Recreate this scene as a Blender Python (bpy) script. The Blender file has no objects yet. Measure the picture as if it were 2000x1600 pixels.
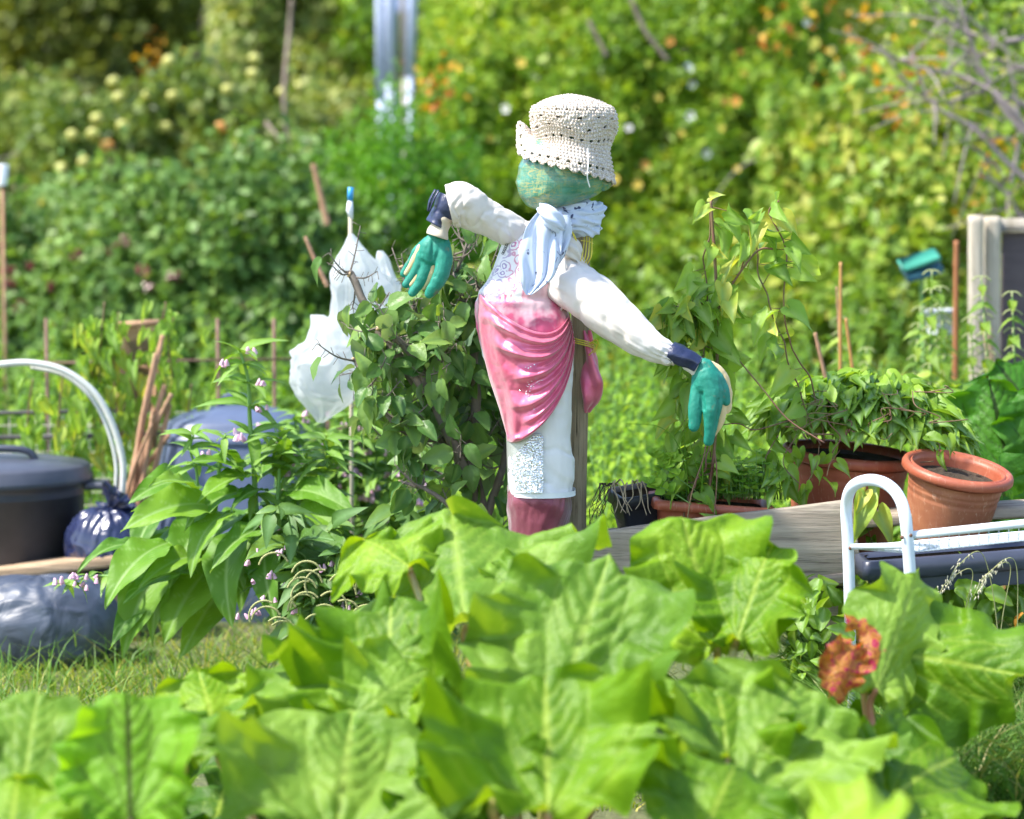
import bpy, math, random
import numpy as np
from mathutils import Vector, Matrix

RNG = np.random.default_rng(7)
random.seed(7)
PI = math.pi
F = 4722.0                       # focal length in photo pixels (85 mm on 36 mm, 2000 px wide)
CAMZ = 1.35
PITCH = math.atan(400.0 / F)
CP, SP = math.cos(PITCH), math.sin(PITCH)

def P(px, py, Y):
    """point at world depth Y seen at photo pixel px,py"""
    a = (px - 1000.0) / F; b = (800.0 - py) / F
    d = (a, CP + b * SP, -SP + b * CP)
    t = Y / d[1]
    return np.array((a * t, Y, CAMZ + d[2] * t))

def PA(arr, Y=None):
    return np.array([P(*(tuple(q) + (() if Y is None else (Y,)))) for q in arr])

scene = bpy.context.scene
COL = scene.collection
ORG = {}

# ------------------------------------------------------------------ noise
def _hash(ix, iy, iz, seed):
    h = (ix * 374761393 + iy * 668265263 + iz * 2147483647 + seed * 1274126177) & 0xFFFFFFFF
    h = ((h ^ (h >> 13)) * 1274126177) & 0xFFFFFFFF
    h = (h ^ (h >> 16)) & 0xFFFF
    return h / 65535.0

def vnoise(p, seed=0):
    p = np.asarray(p, float)
    i = np.floor(p).astype(np.int64); f = p - i
    f = f * f * (3 - 2 * f)
    r = 0
    for dx in (0, 1):
        wx = f[:, 0] if dx else 1 - f[:, 0]
        for dy in (0, 1):
            wy = f[:, 1] if dy else 1 - f[:, 1]
            for dz in (0, 1):
                wz = f[:, 2] if dz else 1 - f[:, 2]
                r = r + wx * wy * wz * _hash(i[:, 0] + dx, i[:, 1] + dy, i[:, 2] + dz, seed)
    return r * 2 - 1

def fbm(p, oct=3, seed=0):
    s = 0; a = 1.0; t = 0
    p = np.asarray(p, float)
    for k in range(oct):
        s = s + a * vnoise(p * (2 ** k) + 17.3 * k, seed + k); t += a; a *= .5
    return s / t

# ------------------------------------------------------------------ objects
def tag(o, label=None, cat=None, group=None, kind=None):
    if label: o['label'] = label
    if cat: o['category'] = cat
    if group: o['group'] = group
    if kind: o['kind'] = kind
    return o

def empty(name, loc, label=None, cat=None, group=None, kind=None):
    o = bpy.data.objects.new(name, None); COL.objects.link(o)
    o.location = loc; o.empty_display_size = .1
    ORG[o.name] = np.array(loc, float)
    return tag(o, label, cat, group, kind)

def build(name, V, Fc, mat, parent=None, smooth=True, attrs=None, mats=None, midx=None, origin=None):
    """V in world coordinates. Fc: (m,4)/(m,3) array, or list of faces."""
    V = np.asarray(V, np.float64)
    if parent is not None:
        org = ORG[parent.name]
        base = org
    else:
        org = np.array(origin if origin is not None else ((V[:, 0].min() + V[:, 0].max()) / 2, (V[:, 1].min() + V[:, 1].max()) / 2, V[:, 2].min()))
        base = org
    me = bpy.data.meshes.new(name)
    Vl = (V - base).astype(np.float32)
    if isinstance(Fc, np.ndarray):
        m, k = Fc.shape
        me.vertices.add(len(Vl)); me.vertices.foreach_set('co', Vl.ravel())
        me.loops.add(m * k); me.loops.foreach_set('vertex_index', Fc.astype(np.int32).ravel())
        me.polygons.add(m)
        me.polygons.foreach_set('loop_start', np.arange(0, m * k, k, dtype=np.int32))
        me.polygons.foreach_set('loop_total', np.full(m, k, dtype=np.int32))
        me.update(calc_edges=True)
    else:
        me.from_pydata([tuple(v) for v in Vl], [], [tuple(int(i) for i in f) for f in Fc]); me.update()
    if smooth:
        me.polygons.foreach_set('use_smooth', np.ones(len(me.polygons), dtype=bool))
    if attrs:
        for an, av in attrs.items():
            a = me.attributes.new(an, 'FLOAT', 'POINT')
            a.data.foreach_set('value', np.asarray(av, np.float32))
    if mats:
        for mm in mats: me.materials.append(mm)
        me.polygons.foreach_set('material_index', np.asarray(midx, dtype=np.int32))
    elif mat: me.materials.append(mat)
    o = bpy.data.objects.new(name, me); COL.objects.link(o)
    if parent is not None:
        o.parent = parent
    else:
        o.location = org
    ORG[o.name] = org.copy()
    return o

def place(name, me, parent, loc, rot=(0, 0, 0), sc=(1, 1, 1)):
    o = bpy.data.objects.new(name, me); COL.objects.link(o)
    l = np.array(loc, float)
    if parent is not None:
        o.parent = parent; o.location = l - ORG[parent.name]
    else: o.location = l
    o.rotation_euler = rot; o.scale = sc
    ORG[o.name] = l
    return o

def subpart(child, par):
    """both are children of one thing and share its origin: nest one under the other"""
    child.parent = par; return child

class MB:
    def __init__(s): s.V = []; s.F = []; s.n = 0; s.A = []
    def add(s, V, Fc, a=0.0):
        V = np.asarray(V, float); s.V.append(V)
        for f in Fc: s.F.append([int(i) + s.n for i in f])
        s.A.append(np.full(len(V), a) if np.isscalar(a) else np.asarray(a)); s.n += len(V); return s
    def obj(s, name, mat, parent=None, **k):
        at = k.pop('attrs', None) or {'v': np.concatenate(s.A)}
        return build(name, np.vstack(s.V), s.F, mat, parent, attrs=at, **k)

def gridfaces(nr, nc, closed=False, flip=False):
    r = np.arange(nr - 1)[:, None]; c = np.arange(nc if closed else nc - 1)[None, :]
    c2 = (c + 1) % nc
    a = r * nc + c; b = r * nc + c2; d = (r + 1) * nc + c; e = (r + 1) * nc + c2
    f = np.stack([a, b, e, d], -1).reshape(-1, 4)
    return f[:, ::-1] if flip else f

def spline(pts, n, closed=False):
    p = np.asarray(pts, float); m = len(p)
    if m == 2: 
        t = np.linspace(0, 1, n)[:, None]; return p[0] * (1 - t) + p[1] * t
    ts = np.linspace(0, m if closed else m - 1, n, endpoint=not closed)
    out = []
    for t in ts:
        i = int(min(math.floor(t), (m - 1) if closed else (m - 2))); f = t - i
        g = (lambda k: p[k % m]) if closed else (lambda k: p[max(0, min(m - 1, k))])
        p0, p1, p2, p3 = g(i - 1), g(i), g(i + 1), g(i + 2)
        if not closed:
            if i == 0: p0 = 2 * p1 - p2
            if i + 2 > m - 1: p3 = 2 * p2 - p1
        out.append(.5 * ((2 * p1) + (-p0 + p2) * f + (2 * p0 - 5 * p1 + 4 * p2 - p3) * f * f + (-p0 + 3 * p1 - 3 * p2 + p3) * f ** 3))
    return np.array(out)

def frames(C, up=(0, 0, 1), closed=False):
    n = len(C)
    T = np.gradient(C, axis=0)
    if closed: T = np.roll(C, -1, 0) - np.roll(C, 1, 0)
    T /= np.linalg.norm(T, axis=1)[:, None] + 1e-12
    u = np.cross(T[0], up)
    if np.linalg.norm(u) < 1e-3: u = np.cross(T[0], (0, 1, 0))
    u /= np.linalg.norm(u)
    U = [u]
    for i in range(1, n):
        u = U[-1] - T[i] * np.dot(U[-1], T[i]); u /= np.linalg.norm(u) + 1e-12; U.append(u)
    U = np.array(U); W = np.cross(T, U)
    return T, U, W

def tube(C, r, ns=8, caps=True, sq=1.0, disp=None, up=(0, 0, 1), closed=False):
    C = np.asarray(C, float); n = len(C)
    r = np.broadcast_to(np.asarray(r, float), (n,))
    T, U, W = frames(C, up, closed)
    ph = np.linspace(0, 2 * PI, ns, endpoint=False)
    R = r[:, None] * np.ones((1, ns))
    if disp is not None: R = R + disp(np.linspace(0, 1, n)[:, None], ph[None, :])
    V = C[:, None, :] + U[:, None, :] * (np.cos(ph)[None, :] * R)[..., None] + W[:, None, :] * (np.sin(ph)[None, :] * R * sq)[..., None]
    V = V.reshape(-1, 3)
    Fc = [list(f) for f in gridfaces(n, ns, True)]
    if closed:
        for j in range(ns): Fc.append([(n - 1) * ns + j, (n - 1) * ns + (j + 1) % ns, (j + 1) % ns, j])
    elif caps:
        k = len(V); V = np.vstack([V, C[0], C[-1]])
        for j in range(ns):
            Fc.append([(j + 1) % ns, j, k]); Fc.append([(n - 1) * ns + j, (n - 1) * ns + (j + 1) % ns, k + 1])
    return V, Fc

def box(c, s, M=None, bev=0.0):
    """bevelled box: centre c, full size s, rotation matrix M (columns axes)"""
    h = np.array(s) / 2.0; b = min(bev, h.min() * .9)
    if b <= 0:
        V = np.array([[x, y, z] for x in (-1, 1) for y in (-1, 1) for z in (-1, 1)], float) * h
        Fc = [[0, 1, 3, 2], [4, 6, 7, 5], [0, 4, 5, 1], [2, 3, 7, 6], [0, 2, 6, 4], [1, 5, 7, 3]]
    else:
        V = []; idx = {}
        for x in (-1, 1):
            for y in (-1, 1):
                for z in (-1, 1):
                    for ax in range(3):
                        v = np.array((x, y, z), float) * (h - b); v[ax] = (x, y, z)[ax] * h[ax]
                        idx[(x, y, z, ax)] = len(V); V.append(v)
        V = np.array(V); Fc = []
        def q(*k): Fc.append([idx[i] for i in k])
        for s_ in (-1, 1):
            a = [(-1, -1), (1, -1), (1, 1), (-1, 1)]
            if s_ > 0:
                q(*[(s_, y, z, 0) for y, z in a]); q(*[(x, s_, z, 1) for z, x in a]); q(*[(x, y, s_, 2) for x, y in a])
            else:
                a = a[::-1]
                q(*[(s_, y, z, 0) for y, z in a]); q(*[(x, s_, z, 1) for z, x in a]); q(*[(x, y, s_, 2) for x, y in a])
        for x in (-1, 1):
            for y in (-1, 1):
                q((x, y, -1, 0), (x, y, 1, 0), (x, y, 1, 1), (x, y, -1, 1))
        for y in (-1, 1):
            for z in (-1, 1):
                q((-1, y, z, 1), (1, y, z, 1), (1, y, z, 2), (-1, y, z, 2))
        for x in (-1, 1):
            for z in (-1, 1):
                q((x, -1, z, 0), (x, 1, z, 0), (x, 1, z, 2), (x, -1, z, 2))
        for x in (-1, 1):
            for y in (-1, 1):
                for z in (-1, 1): q((x, y, z, 0), (x, y, z, 1), (x, y, z, 2))
    if M is not None: V = V @ np.array(M).T
    return V + np.array(c), Fc

def lathe(prof, ns, c=(0, 0, 0), M=None):
    prof = np.asarray(prof, float); ph = np.linspace(0, 2 * PI, ns, endpoint=False)
    V = np.stack([prof[:, 0][:, None] * np.cos(ph), prof[:, 0][:, None] * np.sin(ph), prof[:, 1][:, None] * np.ones(ns)], -1).reshape(-1, 3)
    Fc = gridfaces(len(prof), ns, True)
    if M is not None: V = V @ np.array(M).T
    return V + np.array(c), Fc

def rotm(rx=0, ry=0, rz=0):
    from mathutils import Euler
    return np.array(Euler((rx, ry, rz)).to_matrix())

def bake(o):
    dg = bpy.context.evaluated_depsgraph_get()
    me = bpy.data.meshes.new_from_object(o.evaluated_get(dg))
    old = o.data; o.modifiers.clear(); o.data = me
    me.polygons.foreach_set('use_smooth', np.ones(len(me.polygons), dtype=bool))
    return o

def mod_remesh(o, vox, smooth=6, fac=.5):
    m = o.modifiers.new('r', 'REMESH'); m.mode = 'VOXEL'; m.voxel_size = vox; m.use_smooth_shade = True
    s = o.modifiers.new('s', 'SMOOTH'); s.iterations = smooth; s.factor = fac
    return bake(o)

def solid(o, t, off=0):
    m = o.modifiers.new('t', 'SOLIDIFY'); m.thickness = t; m.offset = off
    return o

# ------------------------------------------------------------------ materials
class NT:
    def __init__(s, name):
        s.m = bpy.data.materials.new(name); s.m.use_nodes = True; s.t = s.m.node_tree; s.t.nodes.clear()
        s.out = s.n('ShaderNodeOutputMaterial')
    def n(s, typ, **kw):
        nd = s.t.nodes.new(typ)
        for k, v in kw.items():
            if k in nd.inputs.keys() if hasattr(nd.inputs, 'keys') else False: nd.inputs[k].default_value = v
            else: setattr(nd, k, v)
        return nd
    def l(s, a, b): s.t.links.new(a, b)
    def set(s, sock, v):
        if hasattr(v, 'is_linked') or isinstance(v, bpy.types.NodeSocket): s.l(v, sock)
        else:
            if isinstance(v, (tuple, list)) and len(v) == 3 and sock.type == 'RGBA': v = tuple(v) + (1,)
            sock.default_value = v
    def co(s, kind='Object', scale=(1, 1, 1), rot=(0, 0, 0)):
        c = s.n('ShaderNodeTexCoord'); mp = s.n('ShaderNodeMapping')
        mp.inputs['Scale'].default_value = scale; mp.inputs['Rotation'].default_value = rot
        s.l(c.outputs[kind], mp.inputs['Vector']); return mp.outputs['Vector']
    def noise(s, vec, scale, detail=4, rough=.55, dist=0):
        nd = s.n('ShaderNodeTexNoise'); nd.inputs['Scale'].default_value = scale; nd.inputs['Detail'].default_value = detail
        nd.inputs['Roughness'].default_value = rough; nd.inputs['Distortion'].default_value = dist
        if vec is not None: s.l(vec, nd.inputs['Vector'])
        return nd.outputs['Fac']
    def ramp(s, fac, stops, interp='LINEAR'):
        r = s.n('ShaderNodeValToRGB'); s.l(fac, r.inputs['Fac']); cr = r.color_ramp; cr.interpolation = interp
        while len(cr.elements) < len(stops): cr.elements.new(.5)
        for e, (p, c) in zip(cr.elements, stops):
            e.position = p; e.color = tuple(c) + (1,) if len(c) == 3 else c
        return r.outputs['Color']
    def mix(s, fac, a, b, mode='MIX'):
        m = s.n('ShaderNodeMix', data_type='RGBA', blend_type=mode)
        s.set(m.inputs[0], fac); s.set(m.inputs[6], a); s.set(m.inputs[7], b); return m.outputs[2]
    def math(s, op, a, b=0.0, clamp=False):
        m = s.n('ShaderNodeMath', operation=op); m.use_clamp = clamp
        s.set(m.inputs[0], a); s.set(m.inputs[1], b); return m.outputs[0]
    def attr(s, name):
        a = s.n('ShaderNodeAttribute'); a.attribute_name = name; return a.outputs['Fac']
    def bump(s, h, strength=.3, dist=.01, normal=None):
        b = s.n('ShaderNodeBump'); b.inputs['Strength'].default_value = strength; b.inputs['Distance'].default_value = dist
        s.l(h, b.inputs['Height'])
        if normal is not None: s.l(normal, b.inputs['Normal'])
        return b.outputs['Normal']
    def bsdf(s, col, rough=.5, normal=None, **kw):
        b = s.n('ShaderNodeBsdfPrincipled'); s.set(b.inputs['Base Color'], col); s.set(b.inputs['Roughness'], rough)
        if normal is not None: s.l(normal, b.inputs['Normal'])
        for k, v in kw.items(): s.set(b.inputs[k.replace('_', ' ')], v)
        return b.outputs['BSDF']
    def done(s, sh): s.l(sh, s.out.inputs['Surface']); return s.m

def leaf_mat(name, stops, trans=.4, rough=.42, vein=None, tint=(1.35, 1.25, .45), under=None, blotch=None, bumpy=0, spec=.32, tone=(1.28, 1.06, .50)):
    N = NT(name)
    v = N.attr('v')
    stops = [(p, tuple(min(1, x * y) for x, y in zip(q, tone))) for p, q in stops]
    c = N.co('Object')
    n1 = N.noise(c, 14, 3)
    vv = N.math('ADD', v, N.math('MULTIPLY', N.math('SUBTRACT', n1, .5), .35))
    col = N.ramp(vv, stops)
    if vein is not None:
        col = N.mix(N.attr('vein'), col, vein)
    if blotch is not None:
        b = N.ramp(N.noise(c, blotch[1], 5, .7), [(blotch[2], (0, 0, 0)), (min(1, blotch[2] + .06), (1, 1, 1))])
        col = N.mix(b, col, blotch[0])
    if under is not None:
        g = N.n('ShaderNodeNewGeometry')
        col = N.mix(N.math('MULTIPLY', g.outputs['Backfacing'], .75), col, under)
    nr = None
    if bumpy: nr = N.bump(N.noise(c, bumpy, 4, .6), .5, .004)
    p = N.bsdf(col, rough, nr, Specular_IOR_Level=spec)
    t = N.n('ShaderNodeBsdfTranslucent'); N.l(N.mix(1.0, col, tint, 'MULTIPLY'), t.inputs['Color'])
    ms = N.n('ShaderNodeMixShader'); ms.inputs[0].default_value = trans
    N.l(p, ms.inputs[1]); N.l(t.outputs[0], ms.inputs[2])
    return N.done(ms.outputs[0])

def simple(name, col, rough=.5, col2=None, nscale=8, bump=0, bscale=60, bdist=.003, stretch=(1, 1, 1), **kw):
    N = NT(name); c = N.co('Object', stretch)
    cc = col
    if col2 is not None:
        cc = N.ramp(N.noise(c, nscale, 6, .6), [(.3, col), (.7, col2)])
    nr = N.bump(N.noise(c, bscale, 5, .6), bump, bdist) if bump else None
    return N.done(N.bsdf(cc, rough, nr, **kw))

def wood_mat(name, a, b, dark, stretch=(3, 40, 40), rot=(0, 0, 0), rings=True):
    N = NT(name); c = N.co('Object', stretch, rot); cf = N.co('Object', tuple(k * 4 if k > 12 else k * 2.2 for k in stretch), rot); c2 = N.co('Object')
    n1 = N.noise(c, 1.0, 5, .6, 1.0); n2 = N.noise(cf, 1.0, 4, .7, .4)
    col = N.ramp(n1, [(.3, a), (.5, tuple((x + y) / 2 for x, y in zip(a, b))), (.68, b)])
    col = N.mix(N.ramp(n2, [(.30, (.85, .85, .85)), (.48, (0, 0, 0))]), col, dark)
    crk = N.ramp(n1, [(.30, (1, 1, 1)), (.335, (0, 0, 0))])
    col = N.mix(crk, col, tuple(x * .5 for x in dark))
    col = N.mix(N.ramp(N.noise(c2, 7, 4, .7), [(.5, (0, 0, 0)), (.75, (.45, .45, .45))]), col, (.14, .15, .08))
    h = N.math('SUBTRACT', N.math('ADD', n1, N.math('MULTIPLY', n2, .5)), N.math('MULTIPLY', crk, .6))
    return N.done(N.bsdf(col, .85, N.bump(h, .7, .005)))
# ------------------------------------------------------------------ leaf templates
def leaf_template(outline, nu=3, ns=8, fold=.15, droop=.2, ser=0, serf=12, wav=0, wavf=3, lat=5):
    """half outline from base to tip -> V (k,3), F quads, vein weight"""
    O = spline(outline, ns + 1)
    s = np.linspace(0, 1, ns + 1)
    us = np.linspace(-1, 1, 2 * nu + 1)
    V = []; vein = []
    for i in range(ns + 1):
        ox, oy = O[i]
        if ser: 
            k = 1 + ser * (((s[i] * serf) % 1.0) - .5)
            ox = ox * k
        my = s[i] * .98
        for u in us:
            a = abs(u)
            x = ox * a * (1 if u > 0 else -1); y = my * (1 - a) + oy * a
            z = fold * abs(x) - droop * y * y + wav * a * a * math.sin(s[i] * wavf * 2 * PI + (0 if u > 0 else 1.7))
            V.append((x, y, z)); vein.append(max(0, 1 - a * nu * 1.0) * .9)
    V = np.array(V); n = 2 * nu + 1
    return V, gridfaces(ns + 1, n), np.array(vein)

OUT_OVATE = [(0, 0), (.2, .07), (.33, .28), (.33, .5), (.2, .8), (0, 1)]
OUT_HEART = [(0, 0), (.09, -.12), (.27, -.19), (.35, .0), (.29, .32), (.15, .68), (0, 1)]
OUT_LANCE = [(0, 0), (.09, .06), (.17, .24), (.175, .42), (.11, .72), (0, 1)]
OUT_RHUB = [(0, 0), (.17, -.10), (.38, -.05), (.50, .14), (.55, .40), (.51, .66), (.36, .92), (0, 1)]
T_OVATE = leaf_template(OUT_OVATE, 2, 8, .35, .18, .22, 4, .03, 2)
T_HEART = leaf_template(OUT_HEART, 2, 9, .42, .22, .12, 2.3, .09, 1.6)
T_LANCE = leaf_template(OUT_LANCE, 1, 5, .3, .3)
T_NETTLE = leaf_template([(0, 0), (.2, .03), (.27, .22), (.2, .5), (.1, .8), (0, 1)], 1, 8, .3, .25, .5, 4)
T_BG = (np.array([(0, 0, 0), (.32, .35, .06), (.2, .75, .0), (0, 1, -.15), (-.2, .75, .0), (-.32, .35, .06), (0, .5, -.03)]),
        np.array([(0, 1, 2, 6), (6, 2, 3, 3), (0, 6, 4, 5), (6, 3, 4, 4)]), np.zeros(7))
T_BG = (np.array([(0, 0, 0), (.33, .4, .07), (0, 1, -.12), (-.33, .4, .07), (0, .45, -.03)]),
        np.array([(0, 1, 2, 4), (0, 4, 2, 3)]), np.zeros(5))
T_CLOVER = leaf_template([(0, 0), (.25, .3), (.42, .7), (.28, .98), (0, .92)], 1, 4, .15, .05)

def unit(a): return a / (np.linalg.norm(a, axis=-1, keepdims=True) + 1e-12)

def inst(T, pos, dr, nm, sc, var, wid=1.0, curl=None):
    """copies of template T; arrays of n"""
    tv, tf, tn = T
    n = len(pos); k = len(tv)
    y = unit(dr); x = unit(np.cross(y, nm)); z = np.cross(x, y)
    sc = np.broadcast_to(sc, (n,)); wid = np.broadcast_to(wid, (n,))
    tz = tv[None, :, 2] * np.ones((n, 1))
    if curl is not None: tz = tz - curl[:, None] * (tv[None, :, 1] ** 2)
    V = pos[:, None, :] + sc[:, None, None] * (x[:, None, :] * (tv[None, :, 0] * wid[:, None])[..., None] + y[:, None, :] * tv[None, :, 1][..., None] + z[:, None, :] * tz[..., None])
    Fc = (tf[None] + (np.arange(n) * k)[:, None, None]).reshape(-1, tf.shape[1])
    return V.reshape(-1, 3), Fc, np.repeat(var, k), np.tile(tn, n)

class Fol:
    """collects instanced leaves into one mesh"""
    def __init__(s): s.V = []; s.F = []; s.a = []; s.b = []; s.n = 0
    def add(s, *a, **k):
        V, Fc, v, ve = inst(*a, **k); s.V.append(V); s.F.append(Fc + s.n); s.a.append(v); s.b.append(ve); s.n += len(V); return s
    def obj(s, name, mat, parent=None, **k):
        return build(name, np.vstack(s.V), np.vstack(s.F), mat, parent, attrs={'v': np.concatenate(s.a), 'vein': np.concatenate(s.b)}, **k)

def rnd(n, a=0., b=1.): return RNG.uniform(a, b, n)
def rdir(n): return unit(RNG.normal(size=(n, 3)))

# ------------------------------------------------------------------ one big crinkled rhubarb blade
def seg_dist(x, y, pts):
    best = np.full(x.shape, 9.0)
    for (x0, y0), (x1, y1) in zip(pts[:-1], pts[1:]):
        dx, dy = x1 - x0, y1 - y0; L = dx * dx + dy * dy + 1e-9
        t = np.clip(((x - x0) * dx + (y - y0) * dy) / L, 0, 1)
        best = np.minimum(best, np.hypot(x - x0 - t * dx, y - y0 - t * dy))
    return best

def rhubarb_blade(name, base, tip, mat, parent, width=1.0, normal=(0, -.6, .8), cup=.25, droop=.2, ruff=.07, seed=0, quilt=.02, res=(36, 64), notch=0.0, var=.5, twist=0.0, bites=(), burnall=0.0):
    nu, ns = res
    r = np.random.default_rng(seed)
    base = np.array(base, float); tip = np.array(tip, float)
    L = np.linalg.norm(tip - base); yv = (tip - base) / L
    nn = np.array(normal, float); xv = np.cross(yv, nn); xv /= np.linalg.norm(xv); zv = np.cross(xv, yv)
    O = spline(OUT_RHUB, ns + 1); s = np.linspace(0, 1, ns + 1)
    us = np.linspace(-1, 1, 2 * nu + 1)
    A = np.abs(us)[None, :] ** .8
    ph = r.uniform(0, 6, 8)
    sg = np.where(us >= 0, 1, -1)[None, :]
    # wobbly outline, different on both sides
    def wob(side):
        return .95 + .09 * np.sin(s * 11 + ph[side]) + .06 * np.sin(s * 28 + ph[side + 2]) + .045 * np.sin(s * 47 + ph[side + 4]) + .006 * r.normal(size=len(s))
    w0, w1 = wob(0), wob(1)
    wr = np.where(us[None, :] >= 0, w0[:, None], w1[:, None])
    x = O[:, 0][:, None] * wr * A * sg * width
    y = (s * .99)[:, None] * (1 - A) + (O[:, 1][:, None] * (1 + (wr - 1) * .5)) * A
    # veins
    lat = []
    for sd in (-1, 1):
        for ang, ln in ((.42, .85), (.85, .66), (1.35, .52), (1.95, .42)):
            a = ang + r.uniform(-.08, .08); px, py = 0.0, 0.0; pts = [(0, 0)]
            for k in range(5):
                a2 = a - .09 * k; px += sd * math.sin(a2) * ln / 5 * width; py += math.cos(a2) * ln / 5; pts.append((px, py))
            lat.append(pts)
        for t0 in (.28, .42, .55, .68, .8):
            a = .8; ln = .42 * (1.05 - t0) + .06
            lat.append([(0, t0 + .02 * sd), (sd * math.sin(a) * ln * .5, t0 + .02 * sd + math.cos(a) * ln * .5), (sd * math.sin(a * .8) * ln, t0 + .02 * sd + math.cos(a * .8) * ln * 1.05)])
    d_mid = np.abs(x) + np.where(y < 0, -y, 0)
    d_lat = np.full(x.shape, 9.0)
    for p in lat: d_lat = np.minimum(d_lat, seg_dist(x, y, p))
    d = np.minimum(d_mid, d_lat)
    vein = np.maximum(np.exp(-(d_mid / (.016 * (1.25 - .9 * s[:, None]))) ** 2), .42 * np.exp(-(d_lat / .008) ** 2))
    q = np.stack([x.ravel() * 5, y.ravel() * 5, np.full(x.size, seed * 3.7)], 1)
    nlow = fbm(q * .5, 2, seed).reshape(x.shape); nq = fbm(q * 2.4, 2, seed + 5).reshape(x.shape)
    sgn_ = np.where(x >= 0, 1.0, -1.0)
    bul = 1 - np.exp(-d / .045)
    th = np.arctan2(np.abs(x), y + .12); rad = np.hypot(x, y + .12)
    z = quilt * 1.0 * bul * (1 + 1.0 * nq) + .05 * nlow + .06 * rad * np.cos(th * 6.5 + .4 * sgn_ + .5 * nlow) 
    z += cup * np.abs(x) ** 1.5 - droop * y * y * np.sign(y)
    au = np.abs(us)[None, :]
    sp = np.where(us[None, :] >= 0, s[:, None], -s[:, None])
    ruf = np.sin(sp * 13 + ph[0]) + .85 * np.sin(sp * 31 + ph[1]) + .4 * np.sin(sp * 59 + ph[3])
    z += 1.7 * ruff * au ** 2.3 * ruf * (.5 + .5 * np.sin(PI * np.clip(s, .04, .98)))[:, None]
    z += twist * x * y + .006 * fbm(q * 5.5, 2, seed + 31).reshape(x.shape)
    V = base + L * (x.ravel()[:, None] * xv + y.ravel()[:, None] * yv + z.ravel()[:, None] * zv)
    Fc = gridfaces(ns + 1, 2 * nu + 1)
    bt = np.full(x.size, burnall)
    for (bx, by, br) in bites:                     # holes eaten into the blade, and the brown rim round them
        dd = np.hypot(x.ravel() - bx, y.ravel() - by) * (1 + .25 * vnoise(q * 5, seed + 9))
        bt = np.maximum(bt, np.clip(2.8 - dd / (br * 1.15), 0, 1))
        keep = dd[Fc].min(1) > br
        Fc = Fc[keep]
    vv = np.clip(var + .28 * nlow.ravel() + .12 * nq.ravel(), 0, 1)
    return build(name, V, Fc, mat, parent, attrs={'v': vv, 'vein': vein.ravel(), 'burn': bt})
# =================================================================== SCARECROW
YS = 5.88
def px(n): return n / 803.0            # photo pixels -> metres at the scarecrow

# ---- cloth materials
def cotton(name, base, tint2, scale=900, rough=.85, bmp=.25, sheen=.2):
    N = NT(name); c = N.co('Object')
    col = N.mix(N.ramp(N.noise(c, 7, 4, .6), [(.4, (0, 0, 0)), (.75, (1, 1, 1))]), base, tint2)
    h = N.math('ADD', N.noise(c, scale, 2), N.math('MULTIPLY', N.noise(c, 35, 3), 1.5))
    return N.done(N.bsdf(col, rough, N.bump(h, bmp, .0015), Sheen_Weight=sheen))
M_sleeve = cotton('cream_cotton', (.74, .69, .66), (.66, .57, .49))
M_white = cotton('white_jersey', (.80, .82, .84), (.74, .76, .74))
def torso_mat():
    N = NT('printed_blouse'); c = N.co('Object')
    d = N.noise(c, 26, 2)
    vec = N.n('ShaderNodeVectorMath', operation='ADD')
    N.l(c, vec.inputs[0])
    sc = N.n('ShaderNodeVectorMath', operation='SCALE'); sc.inputs['Scale'].default_value = .012
    nz = N.n('ShaderNodeTexNoise'); nz.inputs['Scale'].default_value = 60; N.l(c, nz.inputs['Vector'])
    N.l(nz.outputs['Color'], sc.inputs[0]); N.l(sc.outputs[0], vec.inputs[1])
    vo = N.n('ShaderNodeTexVoronoi'); vo.inputs['Scale'].default_value = 40; N.l(vec.outputs[0], vo.inputs['Vector'])
    ring = N.ramp(vo.outputs['Distance'], [(.16, (0, 0, 0)), (.2, (1, 1, 1)), (.27, (1, 1, 1)), (.31, (0, 0, 0)), (.44, (0, 0, 0)), (.48, (.8, .8, .8)), (.55, (.8, .8, .8)), (.6, (0, 0, 0))])
    pr = N.math('MULTIPLY', ring, N.ramp(N.math('ADD', N.attr('print'), N.math('MULTIPLY', d, .2)), [(.3, (0, 0, 0)), (.62, (1, 1, 1))]))
    white = (.80, .78, .78)
    base = N.mix(N.attr('dye'), white, N.mix(N.ramp(N.noise(c, 16, 3, .6), [(.42, (0, 0, 0)), (.6, (1, 1, 1))]), (.62, .10, .21), (.78, .50, .55)))
    ink = N.mix(N.attr('inkside'), (.34, .27, .46), (.60, .16, .28))
    col = N.mix(pr, base, ink)
    return N.done(N.bsdf(col, .6, N.bump(N.noise(c, 60, 4), .25, .003), Sheen_Weight=.2))
M_torso = torso_mat()
def satin(name, col, col2, rough=.3, metal=.35):
    N = NT(name); c = N.co('Object')
    cc = N.mix(N.ramp(N.noise(c, 9, 4, .6), [(.35, (0, 0, 0)), (.7, (1, 1, 1))]), col, col2)
    st = N.co('Object', (900, 900, 60)); h = N.math('ADD', N.noise(st, 1, 2), N.math('MULTIPLY', N.noise(c, 40, 4, .6), 2.0))
    return N.done(N.bsdf(cc, rough, N.bump(h, .22, .003), Metallic=metal, Sheen_Weight=.5, Specular_IOR_Level=.8))
M_pink = satin('pink_satin', (.68, .08, .19), (.76, .20, .31), .34, .4)
M_maroon = satin('maroon_satin', (.17, .018, .045), (.24, .035, .07), .34, .3)

SC = empty('scarecrow', P(1060, 1480, YS) * np.array((1, 1, 0)), 'scarecrow with outstretched arms in a crocheted hat, green gloves and pink satin drape', 'scarecrow')

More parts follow.
